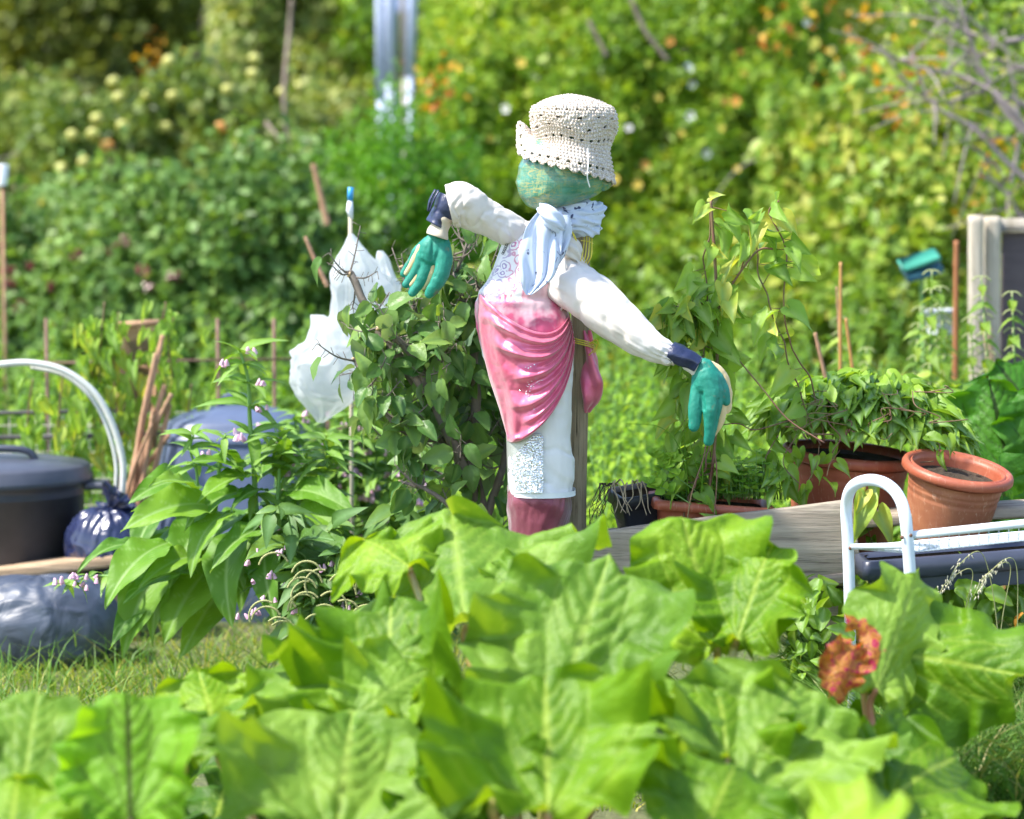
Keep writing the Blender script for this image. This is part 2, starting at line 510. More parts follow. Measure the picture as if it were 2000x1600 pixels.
# ---- torso
TS = [(1012, 1098, 432, .045), (995, 1100, 450, .06), (984, 1099, 468, .07), (972, 1096, 500, .08), (955, 1094, 540, .095), (934, 1092, 575, .105),
      (931, 1112, 620, .108), (938, 1119, 670, .105), (955, 1119, 740, .098), (975, 1117, 800, .092), (989, 1118, 850, .088), (991, 1123, 900, .088), (991, 1127, 930, .088), (997, 1123, 966, .086)]
TSA = np.array(TS, float)
def torso_row(py):
    return [np.interp(py, TSA[:, 2], TSA[:, k]) for k in (0, 1, 3)]
def torso_y(x, py, grow=1.0):
    l, r, d = torso_row(py); cx = (l + r) / 2; rx = (r - l) / 2 * grow
    t = np.clip(np.abs((x - cx) / rx), 0, .985)
    return YS - d * (1 - t ** 2.4) ** (1 / 2.4)
def loftpx(rows, nr, ns, YC, disp=None, power=2.4):
    R = np.array(rows, float)
    t = np.linspace(R[0, 2], R[-1, 2], nr)
    ph = np.linspace(0, 2 * PI, ns, endpoint=False)
    out = []
    Rs = spline(R, 200); Rs = Rs[np.argsort(Rs[:, 2])]
    for py in t:
        l, r, d = [np.interp(py, Rs[:, 2], Rs[:, k]) for k in (0, 1, 3)]
        c_ = np.cos(ph); s_ = np.sin(ph)
        e = 2.0 / power
        xx = (l + r) / 2 + (r - l) / 2 * np.sign(c_) * np.abs(c_) ** e
        yy = YC - d * np.sign(s_) * np.abs(s_) ** e
        for a, b in zip(xx, yy):
            q = P(a, py, YC); out.append((q[0], b, q[2]))
    V = np.array(out)
    G = V.reshape(nr, ns, 3)
    cen = G.mean(1, keepdims=True)
    nrm = unit((G - cen) * np.array((1, 1, 0)))
    if disp is not None:
        TT, PP = np.meshgrid(t, ph, indexing='ij')
        G = G + nrm * disp(TT, PP, G)[..., None]
    return G.reshape(-1, 3), gridfaces(nr, ns, True), t, ph

def sstep(a, b, x):
    k = np.clip((x - a) / (b - a), 0, 1); return k * k * (3 - 2 * k)

def tdisp(T, PH, G):
    q = G.reshape(-1, 3)
    n = fbm(q * np.array((22, 22, 9)), 3, 3).reshape(T.shape) * .006 - .004 * np.abs(vnoise(q * np.array((14, 14, 30)) + 3, 77)).reshape(T.shape)
    # vertical pleats under the gathered empire line, gone again further down
    pl = sstep(1.9, 2.3, PH) * np.sin(PH * 34 + 1.5 * np.sin(T * .03)) * .0035 * sstep(560, 585, T) * (1 - sstep(640, 760, T))
    d2 = -.004 * np.exp(-((T - 580) / 7) ** 2)
    n2 = (fbm(q * np.array((8, 8, 14)), 2, 8).reshape(T.shape) * .007 - .005 * np.exp(-(np.abs(vnoise(q * np.array((7, 7, 22)) + q[:, :1] * 8, 19)) / .2) ** 2).reshape(T.shape)) * sstep(830, 900, T)
    return n + pl + d2 + n2
V, Fc, tt, ph = loftpx(TS, 170, 220, YS, tdisp)
# dye and print placed on the cloth by their place on the garment (x, z)
def unproj(V):
    rx = V[:, 0]; ry = V[:, 1]; rz = V[:, 2] - CAMZ
    dep = ry * CP - rz * SP; up = ry * SP + rz * CP
    return 1000 + F * rx / dep, 800 - F * up / dep
ux, uy = unproj(V)
def inpoly(x, y, poly):
    r = np.zeros(len(x), bool); n = len(poly)
    for i in range(n):
        x0, y0 = poly[i]; x1, y1 = poly[(i + 1) % n]
        c = ((y0 > y) != (y1 > y)) & (x < (x1 - x0) * (y - y0) / (y1 - y0 + 1e-9) + x0); r ^= c
    return r
front = V[:, 1] < YS + .02
dye = (inpoly(ux, uy, [(1072, 440), (1106, 440), (1120, 640), (1050, 650), (1018, 600), (1022, 560), (1058, 540)]) & front) | ((uy > 577) & (uy < 680) & ((ux < 1000) | ~front) & (np.sin(np.arctan2(V[:, 1] - YS, V[:, 0] - P(1020, 600, YS)[0]) * 46 + uy * .05) > -.1))
dye = dye | ((uy > 588) & (uy < 664) & front); dye = dye.astype(float)
prn = (inpoly(ux, uy, [(1005, 455), (1045, 455), (1030, 560), (1015, 590), (985, 600), (938, 578), (950, 545), (985, 500)]) & front).astype(float)
ink = sstep(985, 1000, ux + (uy - 520) * .25)
build('blouse', V, Fc, M_torso, SC, attrs={'dye': dye, 'print': prn, 'inkside': ink})

# lace button trim on the blouse
mb = MB()
for k in range(13):
    t = k / 12.0; ppx = 1000 - 18 * t; ppy = 455 + 40 * t
    c = P(ppx, ppy, torso_y(ppx, ppy) - .004)
    th = np.linspace(0, 2 * PI, 9)[:-1]
    C = np.stack([c[0] + .0032 * np.cos(th), np.full(8, c[1]), c[2] + .002 * np.sin(th)], -1)
    mb.add(*tube(C, .0008, 5, closed=True))
mb.obj('button_loops', simple('dark_thread', (.03, .04, .04), .6), SC)

# ---- skirt leg
LS = [(992, 1112, 950, .075), (991, 1111, 1000, .075), (993, 1103, 1050, .072), (1000, 1096, 1120, .07), (1012, 1090, 1250, .065), (1022, 1085, 1400, .06), (1026, 1083, 1462, .06)]
def ldisp(T, PH, G):
    q = G.reshape(-1, 3)
    n = fbm(q * np.array((30, 30, 7)) + T.reshape(-1, 1) * .01, 3, 21).reshape(T.shape)
    cr = np.exp(-((T - 985 - 12 * np.sin(PH * 2 + 1)) / 16) ** 2) * .004
    return n * .009 + cr
V, Fc, tt, ph = loftpx(LS, 120, 120, YS, ldisp)
build('trouser_leg', V, Fc, M_maroon, SC)

# ---- white hem: open bottom edge band + sequin panel
V, Fc, tt, ph = loftpx([(995, 1124.5, 955, .0885), (997, 1124, 965.5, .0875)], 5, 200, YS, lambda T, PH, G: fbm(G.reshape(-1, 3) * np.array((8, 8, 14)), 2, 8).reshape(T.shape) * .005 + .0006 + .0004 * np.sin(T * 1.2))
build('hem', V, Fc, M_white, SC)
pos = []
for i in range(34):
    for j in range(25):
        a = 990 + (j + (i % 2) * .5) * 2.85 + RNG.normal() * .3; b = 852 + i * 3.3 + RNG.normal() * .3
        if b < 900 - (a - 1010) * .9 and a < 1012 and b < 868: continue
        if a < 992 + .06 * (b - 850) or b < 905 - (a - 990) * 1.05: continue
        pos.append((a, b))
for i in range(60):
    t = i / 59.0; pos.append((998 + 58 * t, 961 + RNG.normal() * .5))
for i in range(70):                      # loose sequins sewn on the pink drape
    pos.append((1040 + RNG.normal() * 8 + 9 * math.sin(i), 745 + RNG.normal() * 24))
npn = len(pos) - 70
mb = MB()
th = np.linspace(0, 2 * PI, 8)[:-1]
M_seq = simple('silver_sequins', (.85, .86, .84), .18, Metallic=.9)
for k, (a, b) in enumerate(pos):
    if k == npn: mb.obj('sequins', M_seq, SC, smooth=False); mb = MB()
    yy = torso_y(a, b) - (.0065 if k < npn else .0285)
    c = P(a, b, yy); nrm = unit(np.array((RNG.normal() * .28 - .15, -1, RNG.normal() * .28 + .35)))
    x = unit(np.cross(nrm, (0, 0, 1))); z = np.cross(x, nrm); r = .0019 if k < npn else .0013
    ring = c + r * (np.cos(th)[:, None] * x + np.sin(th)[:, None] * z)
    inner = c + nrm * .0003 + .3 * r * (np.cos(th)[:, None] * x + np.sin(th)[:, None] * z)
    mb.add(np.vstack([ring, inner]), [[i, (i + 1) % 7, 7 + (i + 1) % 7, 7 + i] for i in range(7)])
mb.obj('loose_sequins', M_seq, SC, smooth=False)
# grey-white sequin backing cloth
def sheet(rows, nu, nv, disp=None, Yoff=0):
    """rows: (l,r,py,Yl,Yr)"""
    R = spline(np.array(rows, float), nv); u = np.linspace(0, 1, nu)
    X = R[:, 0:1] * (1 - u) + R[:, 1:2] * u; Yp = R[:, 3:4] * (1 - u) + R[:, 4:5] * u; py = R[:, 2:3] * np.ones((1, nu))
    G = np.array([[P(X[i, j], py[i, j], Yp[i, j]) for j in range(nu)] for i in range(nv)])
    if disp is not None: G[..., 1] += disp(u[None, :], np.linspace(0, 1, nv)[:, None], G)
    return G.reshape(-1, 3), gridfaces(nv, nu)
G = []
for b in np.linspace(846, 962, 30):
    for a in np.linspace(989 + .03 * (b - 850), 1057, 26):
        G.append(P(a, b, torso_y(a, b) - .0035))
solid(build('sequin_panel', np.array(G), gridfaces(30, 26), simple('sequin_net', (.55, .56, .53), .35, Metallic=.5, bump=.6, bscale=700, bdist=.002), SC), .0015)

# ---- pink satin drape: catenary folds hung between the left seam and the post side
nv, nu = 190, 150
FOLDS = [(.02, .0, .0, .035, .010, -.3, 1.3), (.10, .05, .1, .05, .020, .0, 1.3), (.19, -.04, .2, .04, .013, .35, 1.3), (.27, .06, .1, .06, .021, .05, 1.3), (.38, .03, -.1, .035, .010, .45, .95),
         (.46, -.03, .15, .07, .018, .15, 1.3), (.60, .08, .1, .05, .011, .30, 1.3), (.72, .0, -.1, .07, .014, .05, 1.2), (.86, .04, .0, .05, .012, .2, 1.3), (.97, 0, 0, .03, .008, -.3, 1.3)]
vv = np.linspace(0, 1, nv); uu = np.linspace(0, 1, nu)
B0 = np.array([[(936, 573), (975, 612), (1078, 700), (1112, 612)], [(991, 862), (1012, 884), (1120, 812), (1122, 668)]], float)
G = np.zeros((nv, nu, 3))
for i, v in enumerate(vv):
    w = v ** .9
    Pq = B0[0] * (1 - w) + B0[1] * w
    # left seam follows the outline of the body
    Ly = 573 + (862 - 573) * w; Pq[0] = (torso_row(Ly)[0] + .5, Ly)
    Pq[1][0] += 14 * math.sin(PI * v)
    b = ((1 - uu) ** 3)[:, None] * Pq[0] + (3 * (1 - uu) ** 2 * uu)[:, None] * Pq[1] + (3 * (1 - uu) * uu ** 2)[:, None] * Pq[2] + (uu ** 3)[:, None] * Pq[3]
    # a few uneven folds that gather at the right and fade out toward the left
    hgt = np.zeros(nu)
    for (c0, sl, cv, w_, a_, ua, ub) in FOLDS:
        cc = c0 + sl * (uu - .5) + cv * (uu - .5) ** 2
        d_ = (v - cc) / w_
        prof = np.where(d_ < 0, np.exp(-(d_ * 1.0) ** 2), np.exp(-(d_ * 2.3) ** 2))
        hgt += a_ * prof * sstep(ua, ua + .3, uu) * (1 - sstep(ub - .12, ub, uu))
    hgt += .006 * np.sin(uu * 34 + 2.5 * v + 1.2 * np.sin(v * 7)) * (1 - sstep(.12, .42, uu)) * (.4 + .6 * v) * sstep(0, .05, uu)
    amp = hgt; f = 1
    bell = .022 * np.sin(PI * uu) * (.35 + .65 * v)
    for j in range(nu):
        yy = torso_y(b[j, 0], b[j, 1], 1.03) - .007 - bell[j] - amp[j]
        G[i, j] = P(b[j, 0], b[j, 1], yy)
q = G.reshape(-1, 3)
G[..., 1] += .007 * fbm(q * np.array((11, 11, 16)), 2, 31).reshape(nv, nu) - .004 * np.abs(vnoise(q * np.array((24, 24, 38)), 36)).reshape(nv, nu) + .0022 * fbm(q * np.array((60, 60, 40)), 2, 35).reshape(nv, nu)
for j in range(nu):                    # rolled hem
    G[-5:, j, 1] += np.array((-.001, -.002, -.001, .004, .012))
solid(build('satin_drape', G.reshape(-1, 3), gridfaces(nv, nu), M_pink, SC), .0015, 1)
# tail of the drape behind the post
V, Fc, tt, ph = loftpx([(1140, 1150, 645, .01), (1140, 1158, 680, .02), (1138, 1170, 715, .03), (1138, 1175, 750, .035), (1138, 1168, 780, .03), (1138, 1155, 796, .015), (1142, 1148, 806, .004)],
                       60, 60, YS + .1, lambda T, PH, G: .006 * np.sin(PH * 3 + T * .05) + .004 * fbm(G.reshape(-1, 3) * 25, 2, 5).reshape(T.shape))
build('drape_tail', V, Fc, M_pink, SC)

# ---- sleeves
def sleeve(name, pts, rad, seed, gather_end, mat=M_sleeve, sq=1.0, fold=.006, n=120, ns=96):
    C = spline(pts, n); r = np.interp(np.linspace(0, 1, n), np.linspace(0, 1, len(rad)), rad)
    r = spline(np.array([[a, 0] for a in rad], float), n)[:, 0]
    def d(t, ph):
        T = t * np.ones_like(ph); PH = ph * np.ones_like(t)
        q = np.stack([np.cos(PH).ravel() * 1.6, np.sin(PH).ravel() * 1.6, T.ravel() * 3.2], 1)
        base = fbm(q, 3, seed).reshape(T.shape) * fold
        lon = np.abs(vnoise(np.stack([np.cos(PH).ravel() * 3.2, np.sin(PH).ravel() * 3.2, T.ravel() * 1.5], 1), seed + 3)).reshape(T.shape)
        g = 0
        for (c0, w) in gather_end: g = g + np.exp(-((T - c0) / w) ** 2)
        ring = np.sin(T * 60 + 2.2 * np.sin(PH * 2 + seed)) * .0016
        w1 = np.abs(vnoise(np.stack([np.cos(PH).ravel() * 1.5 + T.ravel() * 6, np.sin(PH).ravel() * 1.5 - T.ravel() * 3, T.ravel() * 9], 1), seed + 6)).reshape(T.shape)
        w1 = np.exp(-(w1 / .25) ** 2)
        return base - lon * .013 * g - .004 * w1 + ring * (.2 + g * .5)
    V, Fc = tube(C, r, ns, caps=False, sq=sq, disp=d)
    return solid(build(name, V, Fc, mat, SC), .002, -1)

sleeve('sleeve', PA([(1035, 480, YS + .01), (1012, 459, YS - .01), (985, 443, YS - .03), (950, 424, YS - .045), (920, 408, YS - .06), (898, 398, YS - .065), (878, 402, YS - .065)]),
       [px(50), px(43), px(40), px(42), px(46), px(52), px(50)], 4, [(.0, .22)], sq=.85)
sleeve('sleeve', PA([(1080, 500, YS), (1103, 545, YS - .03), (1138, 572, YS - .06), (1180, 603, YS - .09), (1225, 642, YS - .12), (1268, 672, YS - .14), (1303, 691, YS - .15), (1322, 697, YS - .155)]),
       [px(48), px(56), px(55), px(52), px(44), px(35), px(26), px(17)], 9, [(.12, .12), (.97, .14)], sq=.9, fold=.007)
# armhole seam
C = []
for a in np.linspace(0, 2 * PI, 60, endpoint=False):
    C.append(P(1090 + 14 * math.cos(a), 545 + 68 * math.sin(a), YS - .035 - .055 * math.cos(a)))
mb = MB(); mb.add(*tube(np.array(C), .0032, 6, closed=True, disp=lambda t, ph: .0012 * np.sin(t * 400 + ph))); mb.obj('armhole_seam', M_sleeve, SC)
# puckered shoulder fabric pulled up by the twine
V, Fc = tube(spline(PA([(1092, 470, YS - .06), (1108, 482, YS - .055), (1124, 500, YS - .05), (1138, 524, YS - .045)]), 40), [px(9 + 13 * math.sin(PI * min(1, i / 30))) for i in range(40)], 40, disp=lambda t, ph: .004 * np.sin(ph * 7 + 6 * t))
build('shoulder_gather', V, Fc, M_sleeve, SC)

# ---- wrists: tape, cuffs
M_tape = simple('navy_tape', (.012, .016, .05), .32, (.02, .03, .09), 20, bump=.5, bscale=90, bdist=.004, Specular_IOR_Level=.7)
V, Fc = tube(spline(PA([(882, 388, YS - .06), (872, 408, YS - .062), (860, 428, YS - .06), (853, 441, YS - .06)]), 30), np.interp(np.linspace(0, 1, 30), [0, .15, .4, .45, 1], [px(37), px(37), px(34), px(31), px(30)]), 40, sq=.75,
             disp=lambda t, ph: .0007 * np.sin(t * 17 + ph * 1.0) + .0012 * np.sin(ph * 5 + t * 3))
build('wrist_tape', V, Fc, M_tape, SC)
mb = MB(); 
for k, (w, o) in enumerate(((13, 0), (9, 6))):
    Vb, Fb = tube(spline(PA([(856 - o, 372 - o * .3, YS - .08), (845 - o, 392, YS - .085), (838 - o * .4, 412, YS - .08)]), 10), px(w) * .5, 10, sq=.35); mb.add(Vb, Fb)
mb.obj('tape_end', M_tape, SC)
V, Fc = tube(spline(PA([(1310, 686, YS - .152), (1328, 694, YS - .157), (1345, 702, YS - .16), (1362, 712, YS - .16)]), 30), np.interp(np.linspace(0, 1, 30), [0, .3, 1], [px(24), px(25), px(21)]), 40, sq=.8,
             disp=lambda t, ph: .0008 * np.sin(t * 13 + ph) + .0012 * np.sin(ph * 6 + t * 4))
build('wrist_tape', V, Fc, M_tape, SC)
M_cuff = cotton('cream_knit', (.62, .54, .42), (.5, .42, .3), 700)
M_tan = cotton('tan_glove_back', (.70, .52, .25), (.62, .5, .3), 700, bmp=.3)
V, Fc = tube(spline(PA([(868, 418, YS - .06), (862, 432, YS - .062), (858, 446, YS - .064), (853, 462, YS - .064)]), 24), [px(28 + 2.5 * math.sin(i * .35)) for i in range(24)], 60, sq=.7,
             disp=lambda t, ph: .0009 * np.sin(ph * 30) + .0015 * np.sin(t * 12 + ph))
build('glove_cuff', V, Fc, M_cuff, SC)

def capsule(mbx, pts, rad, sqy=1.0, ns=14, n=14):
    C = spline(pts, n); r = np.interp(np.linspace(0, 1, n), np.linspace(0, 1, len(rad)), rad)
    # rounded ends
    d0 = unit(C[0] - C[1]); d1 = unit(C[-1] - C[-2])
    ex0 = [C[0] + d0 * r[0] * math.sin(a) for a in (1.45, 1.1, .6)]; er0 = [r[0] * math.cos(a) for a in (1.45, 1.1, .6)]
    ex1 = [C[-1] + d1 * r[-1] * math.sin(a) for a in (.6, 1.1, 1.45)]; er1 = [r[-1] * math.cos(a) for a in (.6, 1.1, 1.45)]
    C = np.vstack([ex0, C, ex1]); r = np.concatenate([er0, r, er1])
    V, Fc = tube(C, r, ns, up=(0, 1, 0))
    if sqy != 1.0:
        cy = np.repeat(C[:, 1], ns); cy = np.concatenate([cy, [C[0, 1], C[-1, 1]]]); V[:, 1] = cy + (V[:, 1] - cy) * sqy
    mbx.add(V, Fc)

def glove_mat():
    N = NT('green_rubber_glove'); c = N.co('Object')
    col = N.mix(N.ramp(N.noise(c, 45, 5, .7), [(.45, (0, 0, 0)), (.7, (1, 1, 1))]), (.006, .20, .14), (.02, .28, .20))
    col = N.mix(N.ramp(N.noise(c, 26, 3, .6), [(.62, (0, 0, 0)), (.72, (.75, .75, .75))]), col, (.16, .15, .08))
    h = N.math('ADD', N.noise(c, 800, 2), N.math('MULTIPLY', N.noise(c, 70, 4), 2))
    return N.done(N.bsdf(col, .55, N.bump(h, .4, .0015)))
M_glove = glove_mat()
def fold_glove(o, creases, amp=.0025):
    co = np.empty(len(o.data.vertices) * 3, np.float32); o.data.vertices.foreach_get('co', co); co = co.reshape(-1, 3).astype(float)
    w = co + ORG[o.name]
    n = fbm(w * 38, 3, 12) * amp
    d = np.zeros(len(w))
    for (a, b, wd, am) in creases:
        a = np.array(a); b = np.array(b); ab = b - a; t = np.clip(((w - a) @ ab) / (ab @ ab), 0, 1)
        q = a + t[:, None] * ab; dd = np.linalg.norm((w - q) * np.array((1, .3, 1)), axis=1); d += am * np.exp(-(dd / wd) ** 2)
    nv_ = np.empty(len(w) * 3, np.float32); o.data.vertices.foreach_get('normal', nv_); nv_ = nv_.reshape(-1, 3)
    co = co + nv_ * (n - d)[:, None]
    o.data.vertices.foreach_set('co', co.astype(np.float32).ravel()); o.data.update()

# left glove hangs with four fingers
YG = YS - .06
def fingers(mb, spec, Y, sqy=.9, dy=0):
    for pts, rad in spec:
        capsule(mb, PA([(a, b, Y + c + dy) for a, b, c in pts]), [px(r) for r in rad], sqy)
mb = MB()
fingers(mb, [([(864, 476, -.006), (868, 505, -.012), (862, 535, -.014), (850, 558, -.012), (838, 574, -.006)], (15, 17, 15, 13, 10)),
             ([(850, 474, 0), (838, 500, 0), (832, 528, .002), (820, 553, .004), (806, 571, .008)], (15, 15, 13, 11, 9)),
             ([(843, 474, .004), (826, 500, .006), (818, 520, .008), (806, 540, .012), (793, 555, .014)], (14, 14, 12, 10, 9)),
             ([(838, 474, .01), (818, 490, .014), (808, 506, .018), (797, 522, .022), (789, 535, .024)], (13, 12, 10, 9, 8)),
             ([(850, 478, 0), (846, 486, 0), (842, 496, 0)], (24, 26, 25))], YG, .8)
o = mb.obj('glove', M_glove, SC); mod_remesh(o, .0022, 4)
fold_glove(o, [(P(845, 470, YG - .03), P(842, 530, YG - .03), .004, .004), (P(850, 540, YG - .03), P(838, 545, YG - .03), .003, .002)])
mb = MB()
fingers(mb, [([(850, 500, 0), (844, 530, .0), (834, 548, .004), (826, 562, .006)], (9, 9, 8, 5)),
             ([(834, 500, .006), (826, 520, .006), (815, 540, .008), (803, 556, .01)], (9, 9, 8, 5)),
             ([(822, 485, .008), (812, 505, .012), (803, 520, .016), (793, 534, .018)], (9, 9, 7, 5))], YG, .8, dy=-.001)
o = mb.obj('glove_back', M_tan, SC); mod_remesh(o, .0022, 3)
# right glove reaches down and half closed
YR = YS - .16
mb = MB()
fingers(mb, [([(1366, 728, 0), (1362, 770, -.004), (1358, 800, -.008), (1356, 832, -.01)], (14, 15, 14, 11.5)),
             ([(1380, 735, -.012), (1392, 770, -.016), (1390, 805, -.02), (1388, 835, -.016), (1384, 862, -.008)], (22, 22, 17, 13, 9.5)),
             ([(1398, 740, -.004), (1412, 765, -.008), (1419, 785, -.01)], (17, 13, 8)),
             ([(1375, 722, -.004), (1384, 745, -.006), (1392, 775, -.004)], (22, 30, 26))], YR, .75)
o = mb.obj('glove', M_glove, SC); mod_remesh(o, .0022, 4)
fold_glove(o, [(P(1370, 770, YR - .03), P(1374, 800, YR - .03), .004, .006), (P(1404, 780, YR - .03), P(1398, 850, YR - .03), .003, .004)])
mb = MB()
fingers(mb, [([(1352, 708, .004), (1364, 716, .004), (1372, 722, .006)], (17, 17, 16)),
             ([(1380, 722, .014), (1402, 738, .014), (1414, 765, .012), (1416, 795, .006)], (20, 20, 17, 14)),
             ([(1404, 790, -.004), (1404, 815, -.004), (1398, 835, -.002), (1393, 848, 0)], (14, 13, 10, 6))], YR, .8, dy=.004)
o = mb.obj('glove_back', M_tan, SC); mod_remesh(o, .0022, 4); fold_glove(o, [])
mb = MB(); fingers(mb, [([(1346, 705, .0), (1356, 712, .0), (1366, 722, .002)], (20, 20, 18))], YR, .8)
o = mb.obj('glove_cuff', cotton('white_knit', (.74, .70, .66), (.62, .58, .5), 700), SC); mod_remesh(o, .0022, 3); fold_glove(o, [])

# ---- head: green plastic sack stuffed with straw
def head_mat():
    N = NT('straw_filled_sack'); c = N.co('Object', (1, 1, 1), (0, .5, 0))
    cs = N.co('Object', (26, 26, 150), (.3, .9, .2)); cs2 = N.co('Object', (120, 40, 30), (.2, -.6, .5))
    s1 = N.ramp(N.noise(cs, 1, 3, .6, 2.2), [(.5, (0, 0, 0)), (.58, (1, 1, 1))]); s2 = N.ramp(N.noise(cs2, 1, 3, .6, 2.2), [(.52, (0, 0, 0)), (.6, (1, 1, 1))])
    m = N.ramp(N.noise(N.co('Object'), 13, 3, .6), [(.35, (0, 0, 0)), (.6, (1, 1, 1))])
    col = N.mix(N.ramp(N.noise(N.co('Object'), 18, 4, .6), [(.35, (0, 0, 0)), (.65, (1, 1, 1))]), (.03, .22, .15), (.13, .36, .26))
    col = N.mix(N.math('MULTIPLY', N.math('MULTIPLY', s1, m), .8), col, (.50, .40, .12)); col = N.mix(N.math('MULTIPLY', N.math('MULTIPLY', s2, m), .7), col, (.35, .42, .14))
    nr = N.bump(N.noise(N.co('Object', (1, 1, 1)), 45, 5, .65, .8), .45, .006)
    b = N.bsdf(col, .28, nr, Specular_IOR_Level=.6, Coat_Weight=.5, Coat_Roughness=.15)
    t = N.n('ShaderNodeBsdfTranslucent'); N.l(N.mix(1.0, col, (1, 1.3, 1.1), 'MULTIPLY'), t.inputs['Color'])
    ms = N.n('ShaderNodeMixShader'); ms.inputs[0].default_value = .2; N.l(b, ms.inputs[1]); N.l(t.outputs[0], ms.inputs[2])
    return N.done(ms.outputs[0])
HS = [(1065, 1140, 262, .05), (1042, 1168, 275, .07), (1028, 1180, 298, .088), (1017, 1188, 318, .097), (1011, 1189, 345, .10), (1010, 1184, 362, .10), (1015, 1166, 380, .095), (1024, 1138, 395, .078), (1034, 1098, 405, .055), (1050, 1078, 411, .02)]
def hdisp(T, PH, G):
    q = G.reshape(-1, 3)
    rid = np.abs(vnoise(q * np.array((18, 18, 26)) + 4, 41)).reshape(T.shape)
    rid2 = np.abs(vnoise(q * np.array((55, 55, 40)), 43)).reshape(T.shape)
    return fbm(q * 14, 2, 40).reshape(T.shape) * .006 - .006 * rid + .002 * rid2
V, Fc, tt, ph = loftpx(HS, 130, 180, YS - .02, hdisp)
M_head = head_mat(); build('head', V, Fc, M_head, SC)
# knotted corner of the sack at the right
V, Fc = tube(spline(PA([(1168, 352, YS - .06), (1180, 360, YS - .05), (1186, 352, YS - .04), (1184, 342, YS - .04)]), 16), [px(13 - 6 * i / 15) for i in range(16)], 20, disp=lambda t, ph: .003 * np.sin(ph * 4 + t * 5))
build('sack_corner', V, Fc, M_head, SC)

# ---- crocheted hat
def crochet():
    N = NT('crochet_cotton'); c = N.co('Object')
    vo = N.n('ShaderNodeTexVoronoi'); vo.inputs['Scale'].default_value = 210; N.l(c, vo.inputs['Vector'])
    col = N.mix(N.ramp(vo.outputs['Distance'], [(.1, (0, 0, 0)), (.9, (1, 1, 1))]), (.86, .81, .74), (.52, .41, .31))  # darker cell edges paint shade between the yarns into the colour
    col = N.mix(N.ramp(N.noise(c, 10, 3), [(.35, (0, 0, 0)), (.7, (.5, .5, .5))]), col, (.60, .47, .36))
    h = N.math('SUBTRACT', 1.0, vo.outputs['Distance'])
    return N.done(N.bsdf(col, .95, N.bump(h, .9, .004), Sheen_Weight=.2))
M_cro = crochet()
HT = np.array([(1113, 186, 2, 0), (1114, 188, 18, 0), (1115, 193, 40, 0), (1117, 202, 62, .0), (1119, 214, 77, .02), (1120, 232, 82, .03), (1120, 252, 80, .04), (1119, 268, 76, .08), (1118, 282, 73, .12), (1116, 292, 76, .15), (1112, 304, 83, .19), (1108, 316, 90, .22), (1106, 327, 96, .25)])
nr_, ns_ = 150, 420
R = spline(HT, nr_)
# arc-length resample
dl = np.r_[0, np.cumsum(np.hypot(np.diff(R[:, 1]), np.diff(R[:, 2])))]; L_ = dl[-1]
R = np.array([[np.interp(t, dl, R[:, k]) for k in range(4)] for t in np.linspace(0, L_, nr_)])
ph = np.linspace(0, 2 * PI, ns_, endpoint=False)
tl = np.linspace(0, 1, nr_)
G = np.zeros((nr_, ns_, 3))
thL = PI + .45
for i in range(nr_):
    cx, cy, rx, tilt = R[i]; t = tl[i]
    br = sstep(.68, 1.0, t)
    flap = np.exp(-(((ph - thL + PI) % (2 * PI) - PI) / .55) ** 2)
    flap2 = np.exp(-(((ph + .35 + PI) % (2 * PI) - PI) / .35) ** 2)
    # low, soft folds of the crown wall
    fo = 1 + .03 * np.sin(ph * 3 + 1.0 + t * 3) * sstep(.2, .5, t) + .05 * br * np.sin(ph * 5 + .5) + .03 * np.sin(ph * 2 - 1.2) * sstep(.3, .7, t)
    rr = px(rx) * fo
    X = rr * np.cos(ph); Yd = -rr * (1.0 + .12 * br) * np.sin(ph)
    z = -px(cy - 186) * np.ones(ns_)
    z = z - X * tilt * (1.0)
    # slump of the crown: one deep fold round the front above the brim
    z += px(5) * np.sin(ph * 4 + t * 9) * np.exp(-((t - .62) / .12) ** 2)
    z += flap * br * px(68); X = X - flap * br * px(6)
    z -= flap2 * br * px(8); X = X - flap2 * br * px(6)
    z -= br * px(7) * np.abs(np.sin(ph * 14)) * (t > .93) * sstep(.93, 1, t)
    top = P(cx, 186, YS - .02)
    G[i, :, 0] = top[0] + X; G[i, :, 1] = YS - .02 + Yd; G[i, :, 2] = top[2] + z
# stitches: bobbles in rows along the whole hat, brick-staggered, fans on the wall
cen = G.mean(1, keepdims=True) - np.array((0, 0, .03)); nrm = unit(G - cen)
rows = tl[:, None] * 30; stag = np.floor(rows) % 2
per = np.maximum(8, np.round(np.interp(np.floor(rows[:, 0]) / 30, tl, R[:, 2]) * 1.05))[:, None]
st = np.abs(np.sin(ph[None, :] * per / 2 + stag * PI / 2)) * np.abs(np.sin(rows * PI)) ** .6
fan = np.abs(np.sin(ph[None, :] * 12 + np.sin(rows * PI / 3) * 2))
G = G + nrm * (st * .0055 + fan * .0035 * ((tl[:, None] > .35) & (tl[:, None] < .62)) + .004 * fbm(G.reshape(-1, 3) * 28, 2, 6).reshape(nr_, ns_))[..., None]
Fh = gridfaces(nr_, ns_, True)
fi = Fh[:, 0] // ns_; fj = Fh[:, 0] % ns_
hole = np.zeros(len(Fh), bool)
for (t0, t1, cnt, w, off) in ((.40, .425, 26, .34, 0), (.675, .70, 26, .38, .5), (.90, .94, 28, .36, .2), (.485, .505, 13, .2, .1), (.575, .60, 13, .22, .6)):
    a = (fi / nr_ > t0) & (fi / nr_ < t1); c_ = ((fj / ns_ * cnt + off) % 1.0) < w
    hole |= a & c_
solid(build('hat', G.reshape(-1, 3), Fh[~hole], M_cro, SC), .004, -1)
